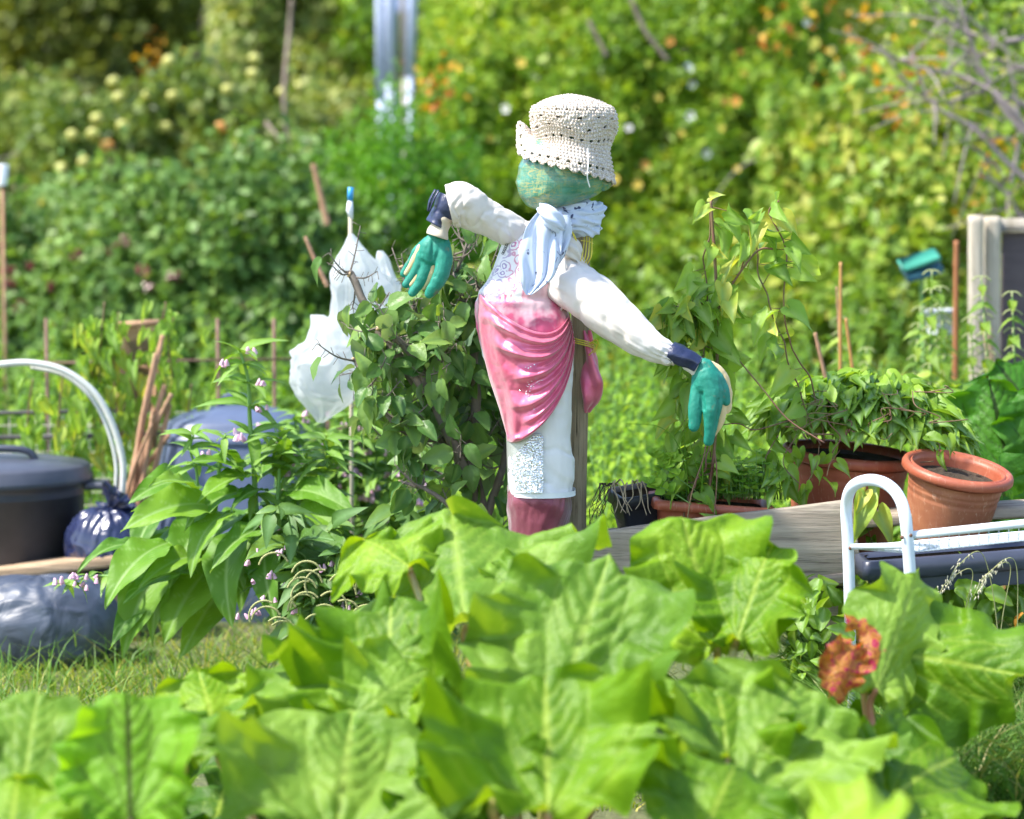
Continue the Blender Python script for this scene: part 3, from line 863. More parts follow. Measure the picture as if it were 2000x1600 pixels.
C = spline(PA([(1148, 290, YS - .13), (1149, 320, YS - .15), (1147, 345, YS - .155), (1152, 366, YS - .15)]), 24)
mb = MB(); mb.add(*tube(C, .0014, 6)); mb.obj('loose_thread', simple('white_thread', (.8, .8, .76), .8), SC)

# ---- scarf
def scarf_mat():
    N = NT('printed_scarf'); c = N.co('Object', (1, 1, .6), (0, .6, 0))
    m = N.ramp(N.noise(c, 42, 2, .5, 1.6), [(.655, (0, 0, 0)), (.675, (1, 1, 1))]); m2 = N.ramp(N.noise(c, 9, 2), [(.5, (0, 0, 0)), (.55, (1, 1, 1))])
    col = N.mix(N.math('MULTIPLY', m, m2), (.68, .75, .90), (.05, .07, .16))
    b = N.bsdf(col, .5, N.bump(N.noise(c, 60, 4), .2, .003), Sheen_Weight=.3)
    t = N.n('ShaderNodeBsdfTranslucent'); N.l(col, t.inputs['Color'])
    ms = N.n('ShaderNodeMixShader'); ms.inputs[0].default_value = .2; N.l(b, ms.inputs[1]); N.l(t.outputs[0], ms.inputs[2]); return N.done(ms.outputs[0])
M_scarf = scarf_mat()
mb = MB()
for k, (cx, cy, rx, ry, ti, rr) in enumerate(((1122, 402, 44, 38, -.15, 15), (1121, 418, 47, 42, .10, 17), (1118, 434, 46, 44, .22, 17), (1122, 447, 40, 40, .02, 14))):
    th = np.linspace(0, 2 * PI, 120, endpoint=False)
    c0 = P(cx, cy, YS + .0)
    C = np.stack([c0[0] + px(rx) * np.cos(th), YS - px(ry) * np.sin(th), c0[2] + px(rx) * np.cos(th) * ti + .004 * np.sin(th * 3 + k)], -1)
    mb.add(*tube(C, px(rr), 48, closed=True, up=(0, 0, 1), disp=lambda t, ph, k=k: -.0055 * np.abs(np.sin(ph * 3 + 5 * np.sin(t * 2 * PI + k) + k)) + .003 * np.sin(t * 31 + ph * 2)))
mb.obj('scarf', M_scarf, SC)
# hanging tails
def pleat(seed, n, amp):
    def f(u, v, G):
        U = u * np.ones_like(v); W = v * np.ones_like(u)
        q = np.stack([U.ravel() * n * .62 + .5 * np.sin(W.ravel() * 3 + seed), W.ravel() * 1.5, 0 * U.ravel() + seed], 1)
        r = 1 - 2 * np.abs(vnoise(q, seed)); r2 = vnoise(q * np.array((2.1, 2.0, 1)) + 9, seed + 2)
        return (amp * (1.1 * r.reshape(U.shape) + .45 * r2.reshape(U.shape))) * (.4 + .6 * np.sin(PI * np.clip(W * .9 + .1, 0, 1)))
    return f
V, Fc = sheet([(1052, 1098, 412, YS - .11, YS - .1), (1030, 1100, 440, YS - .135, YS - .12), (1020, 1098, 470, YS - .145, YS - .13), (1014, 1094, 505, YS - .15, YS - .135), (1016, 1082, 540, YS - .15, YS - .14), (1020, 1058, 562, YS - .15, YS - .145), (1028, 1038, 576, YS - .15, YS - .15)], 80, 90, pleat(2, 6, .012))
solid(build('scarf_tail', V, Fc, M_scarf, SC), .0012)
V, Fc = sheet([(1078, 1112, 420, YS - .12, YS - .1), (1078, 1118, 445, YS - .13, YS - .105), (1072, 1112, 475, YS - .125, YS - .11), (1070, 1100, 505, YS - .12, YS - .11), (1062, 1078, 535, YS - .12, YS - .12)], 60, 70, pleat(5, 5, .01))
solid(build('scarf_tail', V, Fc, M_scarf, SC), .0012)
V, Fc = tube(spline(PA([(1058, 405, YS - .1), (1070, 418, YS - .125), (1084, 432, YS - .125), (1096, 448, YS - .11)]), 30), [px(8 + 9 * math.sin(PI * i / 29)) for i in range(30)], 48, disp=lambda t, ph: .004 * np.sin(ph * 5 + t * 7))
build('scarf_knot', V, Fc, M_scarf, SC)

# =================================================================== POST
M_post = wood_mat('weathered_post', (.28, .21, .13), (.43, .34, .23), (.10, .07, .04), (55, 55, 3), rings=False)
def plank(c, size, R, seed, bev=.004, nx=40, warp=.004, name='board', mat=None, parent=None, ns=16):
    """rough-sawn board, long axis x"""
    lx, ly, lz = size
    prof = []
    for (a, b) in ((-1, -1), (1, -1), (1, 1), (-1, 1)):
        for k in range(ns // 4):
            t = k / (ns // 4.0)
            n_ = [(-1, -1), (1, -1), (1, 1), (-1, 1)]; j = n_.index((a, b)); e = n_[(j + 1) % 4]
            prof.append((a + (e[0] - a) * t, b + (e[1] - b) * t))
    prof = np.array(prof); xs = np.linspace(-.5, .5, nx) * lx
    G = np.zeros((nx, len(prof), 3)); G[..., 0] = xs[:, None]; G[..., 1] = prof[:, 0] * ly / 2; G[..., 2] = prof[:, 1] * lz / 2
    cr = (np.abs(prof[:, 0]) > .99) & (np.abs(prof[:, 1]) > .99); G[:, cr, 1] *= 1 - bev / ly; G[:, cr, 2] *= 1 - bev / lz
    q = G.reshape(-1, 3)
    n1 = fbm(q * np.array((4, 30, 30)) + seed, 3, seed).reshape(nx, -1)
    G[..., 1] += n1 * warp * .6; G[..., 2] += n1 * warp + warp * np.sin(xs[:, None] * 5 + seed)
    G[0, :, 0] += .002; G[-1, :, 0] -= .002
    V = np.vstack([G.reshape(-1, 3), [(xs[0], 0, 0), (xs[-1], 0, 0)]]); k = nx * len(prof); m = len(prof)
    Fc = [list(f) for f in gridfaces(nx, m, True)]
    for j in range(m): Fc.append([(j + 1) % m, j, k]); Fc.append([(nx - 1) * m + j, (nx - 1) * m + (j + 1) % m, k + 1])
    V = V @ np.array(R).T + np.array(c)
    return build(name, V, Fc, mat, parent)
PO = empty('wooden_post', P(1125, 1460, YS + .12) * np.array((1, 1, 0)), 'weathered square wooden post standing upright behind the scarecrow', 'post')
t_, b_ = P(1133, 447, YS + .115), P(1124, 1462, YS + .115); b_[2] = -.15
ax = unit(t_ - b_); X = np.cross((0, 1, 0), ax); X = unit(X); Yx = np.cross(ax, X)
plank((t_ + b_) / 2, (np.linalg.norm(t_ - b_), .052, .046), np.stack([ax, Yx, X], 1), 5, .008, 90, .002, 'post_shaft', M_post, PO, 24)
t2, b2 = P(1108, 700, YS + .1), P(1104, 1460, YS + .1); b2[2] = -.1; ax = unit(t2 - b2); X = unit(np.cross((0, 1, 0), ax)); Yx = np.cross(ax, X)
plank((t2 + b2) / 2, (np.linalg.norm(t2 - b2), .03, .026), np.stack([ax, Yx, X], 1), 8, .006, 60, .0015, 'back_stake', M_post, PO, 16)
M_twine = simple('yellow_twine', (.62, .50, .03), .5, (.75, .62, .08), 60)
def twine(parent, pts, r=.0016, n=60):
    mb = MB(); mb.add(*tube(spline(PA(pts), n), r, 6, disp=lambda t, ph: .0004 * np.sin(t * 300 + ph * 2))); return mb
mb = MB()
for k in range(3):
    o_ = k * 4
    mb.add(*tube(spline(PA([(1118, 660 + o_, YS + .08), (1125, 662 + o_, YS + .04), (1148, 668 + o_, YS + .05), (1160, 672 + o_, YS + .1), (1150, 668 + o_, YS + .17), (1120, 660 + o_, YS + .17)]), 60), .0016, 6))
mb.add(*tube(spline(PA([(1150, 672, YS + .06), (1164, 664, YS + .05), (1168, 672, YS + .05), (1158, 686, YS + .05), (1150, 694, YS + .06)]), 40), .0017, 6))
mb.add(*tube(spline(PA([(1156, 668, YS + .06), (1166, 676, YS + .05), (1160, 690, YS + .05)]), 30), .0016, 6))
mb.obj('twine_tie', M_twine, PO)
mb = MB()
for k in range(4):
    a = 1140 + 5 * k
    mb.add(*tube(spline(PA([(a, 448, YS - .02), (a + 1, 470, YS + .03 * 0 - .03), (a - 3 + k, 500, YS - .06), (a - 8, 515, YS - .05)]), 30), .0015, 6))
mb.obj('neck_twine', M_twine, SC); mb = MB()
mb.add(*tube(spline(PA([(1112, 444, YS - .05), (1122, 462, YS - .07), (1128, 480, YS - .06)]), 30), .0026, 6))
mb.add(*tube(spline(PA([(1135, 470, YS + .08), (1150, 472, YS + .06), (1158, 476, YS + .1)]), 30), .0015, 6))
mb.obj('neck_twine', M_twine, SC)
# cross-stick that carries the arms, seen only where the sleeves leave it
M_stick = simple('cross_stick', (.14, .10, .06), .8, bump=.4)
mb = MB(); mb.add(*tube(spline(PA([(885, 400, YS - .06), (960, 432, YS - .04), (1050, 500, YS), (1138, 572, YS - .05), (1225, 642, YS - .11), (1318, 695, YS - .15)]), 40), .012, 10)); mb.obj('cross_stick', M_stick, SC)
# =================================================================== RAISED BENCH OF BOARDS, POTS
M_board = wood_mat('grey_weathered_board', (.25, .20, .15), (.43, .36, .28), (.08, .06, .045), (2.2, 16, 26))
YB = 5.86
PLB = empty('plank_planter', P(1400, 1460, 6.1) * np.array((1, 1, 0)), 'raised planter of split grey weathered boards right of the post, carrying the pots', 'planter')
def board_px(p0, p1, h, th, Y, seed, name, mat=M_board, parent=PLB, warp=.003, nx=60, bev=.006):
    a, b = P(*p0, Y), P(*p1, Y); ax = unit(b - a); X = unit(np.cross((0, 1, 0), ax)); up = X if X[2] > 0 else -X
    Yx = np.cross(up, ax)
    c = (a + b) / 2 - up * h / 2 + np.array((0, th / 2, 0))
    return plank(c, (np.linalg.norm(b - a), th, h), np.stack([ax, Yx, up], 1), seed, bev, nx, warp, name, mat, parent, 24)
board_px((1142, 1046), (1424, 1004), .165, .032, YB, 3, 'board')
board_px((1427, 1004), (1668, 974), .185, .032, YB, 11, 'board')
board_px((1545, 1133), (1668, 1119), .03, .05, YB - .01, 13, 'lower_batten')
# bench deck the pots stand on: rises to the right like the front boards
for k in range(3):
    a, b = P(1150, 1052, YB + .12 + .16 * k), P(2150, 1052 - 70 + 0, YB + .12 + .16 * k)
    ax = unit(b - a); up = unit(np.cross(ax, (0, 1, 0))); up = up if up[2] > 0 else -up
    plank((a + b) / 2, (np.linalg.norm(b - a), .15, .03), np.stack([ax, np.cross(up, ax), up], 1), 20 + k, .004, 60, .002, 'deck_board', M_board, PLB, 16)
for qx in (1165, 1640, 2080):
    for yy in (YB + .06, YB + .44):
        t = P(qx, 1075 - (qx - 1150) * .07 + 18, yy); c = t * np.array((1, 1, .5)); mbx = MB()
        mbx.add(*box(c + np.array((0, 0, -.02)), (.06, .05, t[2] + .0), None, .004)); mbx.obj('bench_leg', M_board, PLB, smooth=False)

def pot_tex(name, a, b, c3, rough=.6, spots=True):
    N = NT(name); c = N.co('Object')
    col = N.mix(N.ramp(N.noise(c, 10, 5, .65), [(.35, (0, 0, 0)), (.68, (1, 1, 1))]), a, b)
    sc = N.ramp(N.noise(N.co('Object', (60, 60, 12)), 1, 5, .75, 2), [(.56, (0, 0, 0)), (.70, (1, 1, 1))])
    col = N.mix(N.math('MULTIPLY', sc, .6), col, c3)
    return N.done(N.bsdf(col, rough, N.bump(N.noise(c, 120, 4), .15, .002)))
M_terra = pot_tex('terracotta_plastic', (.30, .065, .03), (.40, .12, .06), (.55, .32, .22), .5)
M_terra2 = pot_tex('aged_terracotta_plastic', (.38, .15, .07), (.27, .085, .04), (.60, .40, .28), .62)
M_soil = simple('potting_soil', (.035, .022, .012), .95, (.07, .05, .03), 40, bump=.8, bscale=80, bdist=.01)

def round_pot(root, c, M, R, H, taper, mat, rimh=.02, rimw=.012, lines=(), soil=None):
    """c = centre of the rim plane; pot hangs down along -M[:,2]"""
    r1 = R * taper
    prof = []
    def outer(z): return (R - .006) + (r1 - R) * (-z / H)
    p = [(R - .012, -.012), (R - .008, -.002), (R + 0.0, .002), (R + rimw * .7, -.002), (R + rimw, -rimh * .35), (R + rimw, -rimh * .75), (R + rimw * .5, -rimh), (outer(-rimh) + .001, -rimh - .003)]
    zs = list(np.linspace(-rimh - .012, -H + .004, 40))
    body = [(outer(-rimh - .005), -rimh - .006)]
    for z in zs:
        r = outer(z)
        for l in lines:
            r -= .0022 * math.exp(-((z + l) / .0022) ** 2)
        body.append((r, z))
    V, Fc = lathe(body + [(r1 - .004, -H), (r1 * .9, -H + .004), (0.002, -H + .004)], 96, c, M); build('pot_body', V, Fc, mat, root)
    V, Fc = lathe(p, 96, c, M); build('rim', V, Fc, M_terra, root)
    inn = [(R - .010, -.004)] + [(R - .014 + (r1 - R) * k / 10, -H * .97 * k / 10) for k in range(11)] + [(.002, -H * .97)]
    V, Fc = lathe(inn, 96, c, M); build('pot_inside', V, Fc[:, ::-1], M_terra, root)
    if soil is not None:
        rr = R - .015 + (r1 - R) * soil / H
        gr = [(rr * k / 12, -soil + .01 * math.sin(k * 1.7) * (1 - k / 12)) for k in range(12, 0, -1)] + [(.001, -soil)]
        V, Fc = lathe(gr, 48, c, M); build('soil', V, Fc, M_soil, root)

# tilted round pot in front
Rt = rotm(math.radians(11), math.radians(8.5), 0)
POTA = empty('plant_pot', P(1860, 1040, 5.92), 'round terracotta pot with a thick rolled rim, tilted and nearly empty, above the white rack', 'plant pot')
cA = P(1872, 911, 5.92)
round_pot(POTA, cA, Rt, .128, .185, .80, M_terra2, .024, .010, (.035, .041, .055, .068, .074), soil=.035)
# large pot behind
Rt2 = rotm(math.radians(3), math.radians(5), 0)
POTB = empty('plant_pot', P(1665, 1060, 6.22), 'largest terracotta pot, its rim half covered by trailing bindweed', 'plant pot')
cB = P(1660, 880, 6.22)
round_pot(POTB, cB, Rt2, .165, .25, .78, M_terra, .026, .010, (.06, .066), soil=.02)
# terracotta trough
def trough(root, c, M, L, W, H, mat, lip=.014, lh=.022, taper=.86, name='trough_body', t=.004):
    prof = [(1, 0, lip), (1, -.3 * lh, lip + .002), (1, -lh, lip + .001), (1, -lh - .002, 0)]
    def ring(k, z, e=0, n=10, r=.02):
        a, b = L / 2 * k + e, W / 2 * k + e; r = min(r, b * .9); out = []
        for (sx, sy, a0) in ((1, 1, 0), (-1, 1, 90), (-1, -1, 180), (1, -1, 270)):
            for q in range(n):
                an = math.radians(a0 + 90 * q / (n - 1)); out.append((sx * (a - r) + r * math.cos(an), sy * (b - r) + r * math.sin(an), z))
        return out
    rings = [ring(1, -.012, -.004 - t), ring(1, 0, -t), ring(1, .001, lip * .4), ring(1, -.002, lip), ring(1, -lh, lip + .002), ring(1, -lh - .001, .001), ring(1, -lh - .004, 0)]
    for k in range(1, 12): rings.append(ring(1 + (taper - 1) * k / 11, -lh - (H - lh) * k / 11, 0))
    rings.append(ring(taper, -H - .001, -.01)); rings.append(ring(.02, -H - .001))
    V = np.array(rings).reshape(-1, 3); n = 40; Fc = gridfaces(len(rings), n, True)
    V = V @ np.array(M).T + c
    build(name, V, Fc, mat, root)
    V = np.array([ring(.99, -.004, -t), ring(.97, -.04, -t), ring(.4, -.03), ring(.02, -.03)]).reshape(-1, 3) @ np.array(M).T + c
    build('soil', V, gridfaces(4, n, True), M_soil, root)
TR = empty('trough_planter', P(1390, 1030, 6.0), 'shallow terracotta trough behind the grey boards, overgrown with clover and grass', 'planter')
Rtr = rotm(math.radians(2), math.radians(4.6), math.radians(3))
trough(TR, P(1390, 976, 6.0), Rtr, .275, .15, .13, M_terra)
BP = empty('plant_pot', P(1245, 1045, 6.02), 'square black plastic pot with dried roots hanging over its edge, beside the post', 'plant pot')
M_blackpl = simple('black_plastic', (.012, .013, .017), .45, (.03, .032, .04), 12, bump=.15, bscale=60)
Rbp = rotm(math.radians(5), math.radians(-8), math.radians(14))
trough(BP, P(1250, 956, 6.04), Rbp, .13, .13, .13, M_blackpl, .005, .03, .84, 'pot_body')
# dried roots
M_root = simple('dry_root', (.50, .40, .27), .9, (.32, .24, .15), 40); M_root2 = simple('dark_root', (.06, .04, .03), .9)
mb = MB(); mb2 = MB()
for k in range(9):
    a = 1195 + RNG.uniform(0, 55); b = 945 + RNG.uniform(-4, 6)
    pts = [(a, b, 5.98)]; x, y = a, b
    dx = RNG.uniform(-4, 9)
    for j in range(5):
        x += dx + RNG.normal() * 5; y += RNG.uniform(10, 20) if j else -6; pts.append((x, min(y, 1026), 5.93 - j * .004))
    mb.add(*tube(spline(PA(pts), 26), np.linspace(.0022, .0009, 26), 5))
for k in range(16):
    a = 1186 + RNG.uniform(-8, 20); b = 950
    pts = [(a, b, 5.98), (a - 8 + RNG.normal() * 5, b - 6, 5.95)]; x, y = a - 14, b
    for j in range(5): x += RNG.normal() * 7 - 3; y += RNG.uniform(12, 22); pts.append((max(1152, x), min(y, 1040), 5.93))
    mb2.add(*tube(spline(PA(pts), 24), np.linspace(.0012, .0006, 24), 4))
mb.obj('dried_roots', M_root, BP); mb2.obj('root_hairs', M_root2, BP)

# =================================================================== WHITE RACK
RK = empty('wire_rack', P(1790, 1580, 5.55) * np.array((1, 1, 0)), 'white metal rack with a rounded hoop end and wire mesh shelves, at the right', 'rack')
def enamel():
    N = NT('white_enamel'); c = N.co('Object')
    col = N.mix(N.ramp(N.noise(c, 18, 4), [(.4, (0, 0, 0)), (.7, (1, 1, 1))]), (.66, .73, .82), (.74, .79, .84))
    ru = N.ramp(N.noise(c, 38, 6, .75), [(.67, (0, 0, 0)), (.71, (1, 1, 1))])
    col = N.mix(ru, col, (.16, .06, .03))
    return N.done(N.bsdf(col, .32, N.bump(N.noise(c, 50, 5), .15, .002)))
M_en = enamel()
Yn, Yf = 5.42, 5.66
mb = MB()
HP = [(1663, 1640, Yf), (1661, 1400, Yf), (1660, 1200, Yf), (1656, 1060, Yf), (1653, 990, Yf - .01), (1664, 952, Yf - .05), (1694, 938, Yf - .09), (1728, 944, Yf - .14), (1754, 968, Yf - .2), (1768, 1010, Yn), (1776, 1100, Yn), (1786, 1260, Yn), (1797, 1430, Yn), (1806, 1640, Yn)]
V, Fc = tube(spline(PA(HP), 160), .0138, 20); mb.add(V, Fc); mb.obj('hoop_leg', M_en, RK)
mb = MB(); mb.add(*tube(PA([(1660, 1068, Yf), (1772, 1066, Yn)]), .0075, 10)); mb.obj('cross_bar', M_en, RK)
XE = 2350
rn = [P(1776, 1046, Yn), P(XE, 1046 - (XE - 1776) * .105, Yn)]
mb = MB(); mb.add(*tube(np.array(rn), .0095, 12)); mb.obj('top_rail', M_en, RK)
mb = MB(); mb.add(*tube(np.array([P(1660, 1070, Yf), P(XE, 1070 - (XE - 1660) * .088, Yf)]), .004, 10)); mb.obj('back_rail', M_en, RK)
def mesh_shelf(name, pn, pf, qn, qf, nx, ny, r=.0010, drop=.045):
    """wires: from left edge (pn near, pf far) to right edge (qn,qf)"""
    mb = MB()
    for i in range(nx):
        t = i / (nx - 1.0); a = pn * (1 - t) + qn * t; b = pf * (1 - t) + qf * t
        mb.add(*tube(np.array([a + np.array((0, 0, drop)), a, b]), r, 5)) if drop and i % 2 == 0 else mb.add(*tube(np.array([a, b]), r, 5))
    for j in range(ny):
        t = j / (ny - 1.0); a = pn * (1 - t) + pf * t; b = qn * (1 - t) + qf * t
        mb.add(*tube(np.array([a, b]) + np.array((0, 0, r * 1.6)), r * (1.6 if j in (0, ny - 1) else 1), 5))
    return mb.obj(name, M_en, RK)
dz = np.array((0, 0, -.040))
mesh_shelf('mesh_shelf', rn[0] + dz, P(1662, 1072, Yf), rn[1] + dz, P(XE, 1072 - (XE - 1660) * .088, Yf), 60, 9)
l0, l1 = P(1797, 1300, Yn), P(1663, 1290, Yf)
dl_ = rn[1] - rn[0]
mesh_shelf('mesh_shelf', l0, l1, l0 + dl_, l1 + dl_, 66, 16, drop=0)
mb = MB(); mb.add(*tube(np.array([l0 + np.array((0, 0, .02)), l0 + dl_ + np.array((0, 0, .02))]), .0095, 12)); mb.obj('lower_rail', M_en, RK)
M_rust = simple('rusty_screw', (.16, .07, .035), .6, bump=.4)
for (a, b, y) in ((1661, 1071, Yf), (1762, 1050, Yn), (1779, 1046, Yn)):
    c = P(a, b, y - .0155); mb = MB(); V, Fc = lathe([(.0045, .002), (.004, -.001), (.0015, -.002), (.0003, -.002)], 14, c, rotm(math.radians(-90), 0, 0)); mb.add(V, Fc); mb.obj('screw', M_rust, RK)
# far end legs, out to the right of the frame
mb = MB(); mb.add(*tube(np.array([rn[1] + np.array((0, 0, .1)), rn[1] * np.array((1, 1, 0))]), .0155, 12)); mb.add(*tube(np.array([P(XE, 950, Yf), P(XE, 1600, Yf) * np.array((1, 1, 0))]), .0155, 12)); mb.obj('far_leg', M_en, RK)

# dark trough slung behind the rack
M_dkp = simple('slate_plastic', (.035, .042, .07), .35, (.06, .07, .11), 6, bump=.1, bscale=50)
DT = empty('trough_planter', P(1860, 1150, 5.76), 'long dark slate plastic trough under the white mesh shelf', 'planter')
trough(DT, P(2010, 1063, 5.77), rotm(0, math.radians(-4.5), 0), .80, .13, .085, M_dkp, .012, .045, .94)

# small black pots and dead leaves low under the rack
BK = empty('plant_pot', P(1740, 1450, 5.75) * np.array((1, 1, 0)), 'small black pot standing on the ground under the white rack', 'plant pot')
trough(BK, np.array((P(1745, 1450, 5.78)[0], 5.78, .16)), np.eye(3), .13, .13, .15, M_blackpl, .004, .02, .8, 'pot_body')
# =================================================================== LEFT: BINS, BAGS, TIMBER
M_bin = simple('black_bin_plastic', (.045, .05, .07), .42, (.075, .082, .11), 8, bump=.15, bscale=40)
YBN = 7.6
c = P(4, 1100, YBN); BN = empty('dustbin', (c[0], YBN, 0), 'round black plastic dustbin with a domed lid and moulded handles, at the left edge', 'bin')
zl = P(0, 935, YBN)[2]
prof = [(.215, 0), (.222, .01), (.262, zl - .03), (.268, zl - .015), (.276, zl - .012), (.276, zl + .004), (.262, zl + .006), (.25, .05), (.001, .04)]
V, Fc = lathe([(r, z) for r, z in prof], 96, (c[0], YBN, 0)); build('bin_body', V, Fc, M_bin, BN)
lid = [(.2, zl + .0), (.284, zl - .008), (.29, zl - .004), (.29, zl + .012), (.283, zl + .02), (.281, zl + .042), (.270, zl + .05), (.20, zl + .062), (.1, zl + .068), (.001, zl + .07)]
V, Fc = lathe(lid, 96, (c[0], YBN, 0)); build('lid', V, Fc, M_bin, BN)
hz = zl + .068
mb = MB(); mb.add(*tube(spline([(c[0] - .115, YBN - .02, hz - .02), (c[0] - .09, YBN - .02, hz + .022), (c[0], YBN - .02, hz + .03), (c[0] + .09, YBN - .02, hz + .022), (c[0] + .125, YBN - .02, hz - .02)], 40), .016, 12, sq=.7)); mb.obj('lid_handle', M_bin, BN)
mb = MB()
for s in (1, -1):
    mb = MB(); mb.add(*box((c[0] + s * .305, YBN, zl - .018), (.07, .12, .022), None, .006)); mb.add(*box((c[0] + s * .335, YBN, zl - .03), (.012, .12, .035), None, .004)); mb.obj('side_handle', M_bin, BN, smooth=False)


# compost bin
YCB = 8.0
M_cmp = simple('blue_grey_plastic', (.075, .10, .17), .42, (.10, .13, .21), 6, bump=.1, bscale=30)
c = P(460, 1000, YCB); CB = empty('compost_bin', (c[0], YCB, 0), 'blue-grey plastic compost bin, wider at the base, with an overhanging lid', 'compost bin')
def poly_loft(rings, root, name, mat):
    """rings: (half, z, roundness)"""
    n = 64; th = np.linspace(0, 2 * PI, n, endpoint=False) + PI / 8
    out = []
    for h, z, p in rings:
        e = 2.0 / p; out.append(np.stack([c[0] + h * np.sign(np.cos(th)) * np.abs(np.cos(th)) ** e, YCB + h * np.sign(np.sin(th)) * np.abs(np.sin(th)) ** e, np.full(n, z)], -1))
    return build(name, np.array(out).reshape(-1, 3), gridfaces(len(out), n, True), mat, root)
zt = P(0, 858, YCB)[2]
poly_loft([(.34, 0, 3), (.335, .05, 3), (.30, zt * .45, 3), (.298, zt * .46, 3), (.31, zt * .47, 3), (.305, zt * .5, 3), (.235, zt, 3)], CB, 'bin_body', M_cmp)
poly_loft([(.20, zt + .0, 3), (.235, zt - .004, 3), (.24, zt + .0, 3), (.238, zt + .022, 3), (.222, zt + .03, 3), (.216, zt + .06, 3), (.205, zt + .072, 2.8), (.14, zt + .10, 2.4), (.05, zt + .112, 2), (.001, zt + .113, 2)], CB, 'lid', M_cmp)
mb = MB(); mb.add(*tube(spline([(c[0] - .05, YCB, zt + .1), (c[0] - .03, YCB, zt + .14), (c[0] + .03, YCB, zt + .14), (c[0] + .05, YCB, zt + .1)], 20), .011, 10)); mb.obj('lid_handle', M_cmp, CB)

# bin bags
def bag_mat(name, a, b, r=.28):
    N = NT(name); c = N.co('Object')
    col = N.mix(N.ramp(N.noise(c, 9, 4), [(.35, (0, 0, 0)), (.7, (1, 1, 1))]), a, b)
    return N.done(N.bsdf(col, r, N.bump(N.noise(N.co('Object', (1, 1, 1)), 9, 3, .45, 1.0), .4, .025), Specular_IOR_Level=.8))
M_bag = bag_mat('blue_black_polythene', (.028, .038, .065), (.06, .078, .115), .48); M_bag2 = bag_mat('navy_polythene', (.010, .014, .05), (.03, .04, .10), .25)
def bag(root, c, sx, sy, sz, mat, seed, name='sack', neck=None, nr=120, ns=160, crum=.03):
    t = np.linspace(0, 1, nr)[:, None]; ph = np.linspace(0, 2 * PI, ns, endpoint=False)[None, :]
    el = -PI / 2 + PI * t
    r = np.cos(el) ** .62; z = np.where(t < .5, np.sin(el) * .9, np.sin(el))
    d = np.stack([r * np.cos(ph), r * np.sin(ph), z * np.ones_like(ph)], -1)
    q = d.reshape(-1, 3)
    rid = 1 - np.abs(vnoise(q * np.array((1.5, 1.5, 2.0)) + fbm(q * 1.3, 2, seed + 2)[:, None] * .9, seed)) * 2.2
    rid2 = np.abs(vnoise(q * np.array((3.4, 3.4, 2.6)) + rid[:, None] * .7, seed + 4))
    rad = np.arctan2(q[:, 1], q[:, 0]); pl = np.sin(rad * 17 + 3 * rid2) * sstep(.15, .9, q[:, 2]) 
    s_ = 1 + crum * 1.5 * rid - crum * 1.6 * rid2 + .5 * crum * pl + .06 * fbm(q * 1.3, 2, seed + 7)
    V = q * s_[:, None] * np.array((sx, sy, sz)); V[:, 2] = np.maximum(V[:, 2], -sz * .62)
    V = V + np.array(c) + np.array((0, 0, sz * .62))
    build(name, V, gridfaces(nr, ns, True), mat, root)
    if neck is not None:
        ang = np.linspace(0, 2 * PI, 60, endpoint=False)
        tn = np.array(c) + np.array((0, 0, sz * 1.55)); C = np.array([tn + np.array(neck) * k for k in np.linspace(0, 1, 20)])
        V, Fc = tube(C, np.interp(np.linspace(0, 1, 20), [0, .3, 1], [.05, .014, .06]), 60, caps=False, disp=lambda t, p: .012 * np.sin(p * 9) * (t * 1.1 + .1)); build('neck', V, Fc, mat, root)
c = P(75, 1300, 7.05)
B1 = empty('rubbish_bag', (c[0], 7.1, 0), 'big slumped blue-black rubbish bag on the grass against the timber edge', 'rubbish bag')
bag(B1, (c[0], 7.08, 0.0), .25, .17, .158, M_bag, 3, crum=.017)
c = P(212, 1080, 7.42)
B2 = empty('rubbish_bag', (c[0], 7.42, .18), 'small dark navy rubbish bag behind the timber edge, beside the dustbin', 'rubbish bag')
bag(B2, (c[0], 7.42, .22), .135, .12, .12, M_bag2, 8, neck=(.04, 0, .05))
# timber edge of the bed
M_tim = wood_mat('brown_timber', (.36, .24, .14), (.50, .36, .23), (.18, .10, .06), (3, 30, 50))
a, b = P(-160, 1128, 7.3), P(262, 1077, 7.3)
TM = empty('timber_edging', (float((a + b)[0] / 2), 7.3, 0), 'brown timber board edging a bed behind the big rubbish bag', 'timber edging')
ax = unit(b - a); up = np.array((0, 0, 1)) - ax * ax[2]; up = unit(up)
plank((a + b) / 2 + np.array((0, .06, -.02)), (np.linalg.norm(b - a), .13, .04), np.stack([ax, np.cross(up, ax), up], 1), 4, .005, 60, .003, 'top_board', M_tim, TM, 16)
plank((a + b) / 2 + np.array((0, .06, -.17)), (np.linalg.norm(b - a) * .98, .03, .24), np.stack([ax, np.cross(up, ax), up], 1), 6, .004, 40, .003, 'side_board', M_tim, TM, 16)

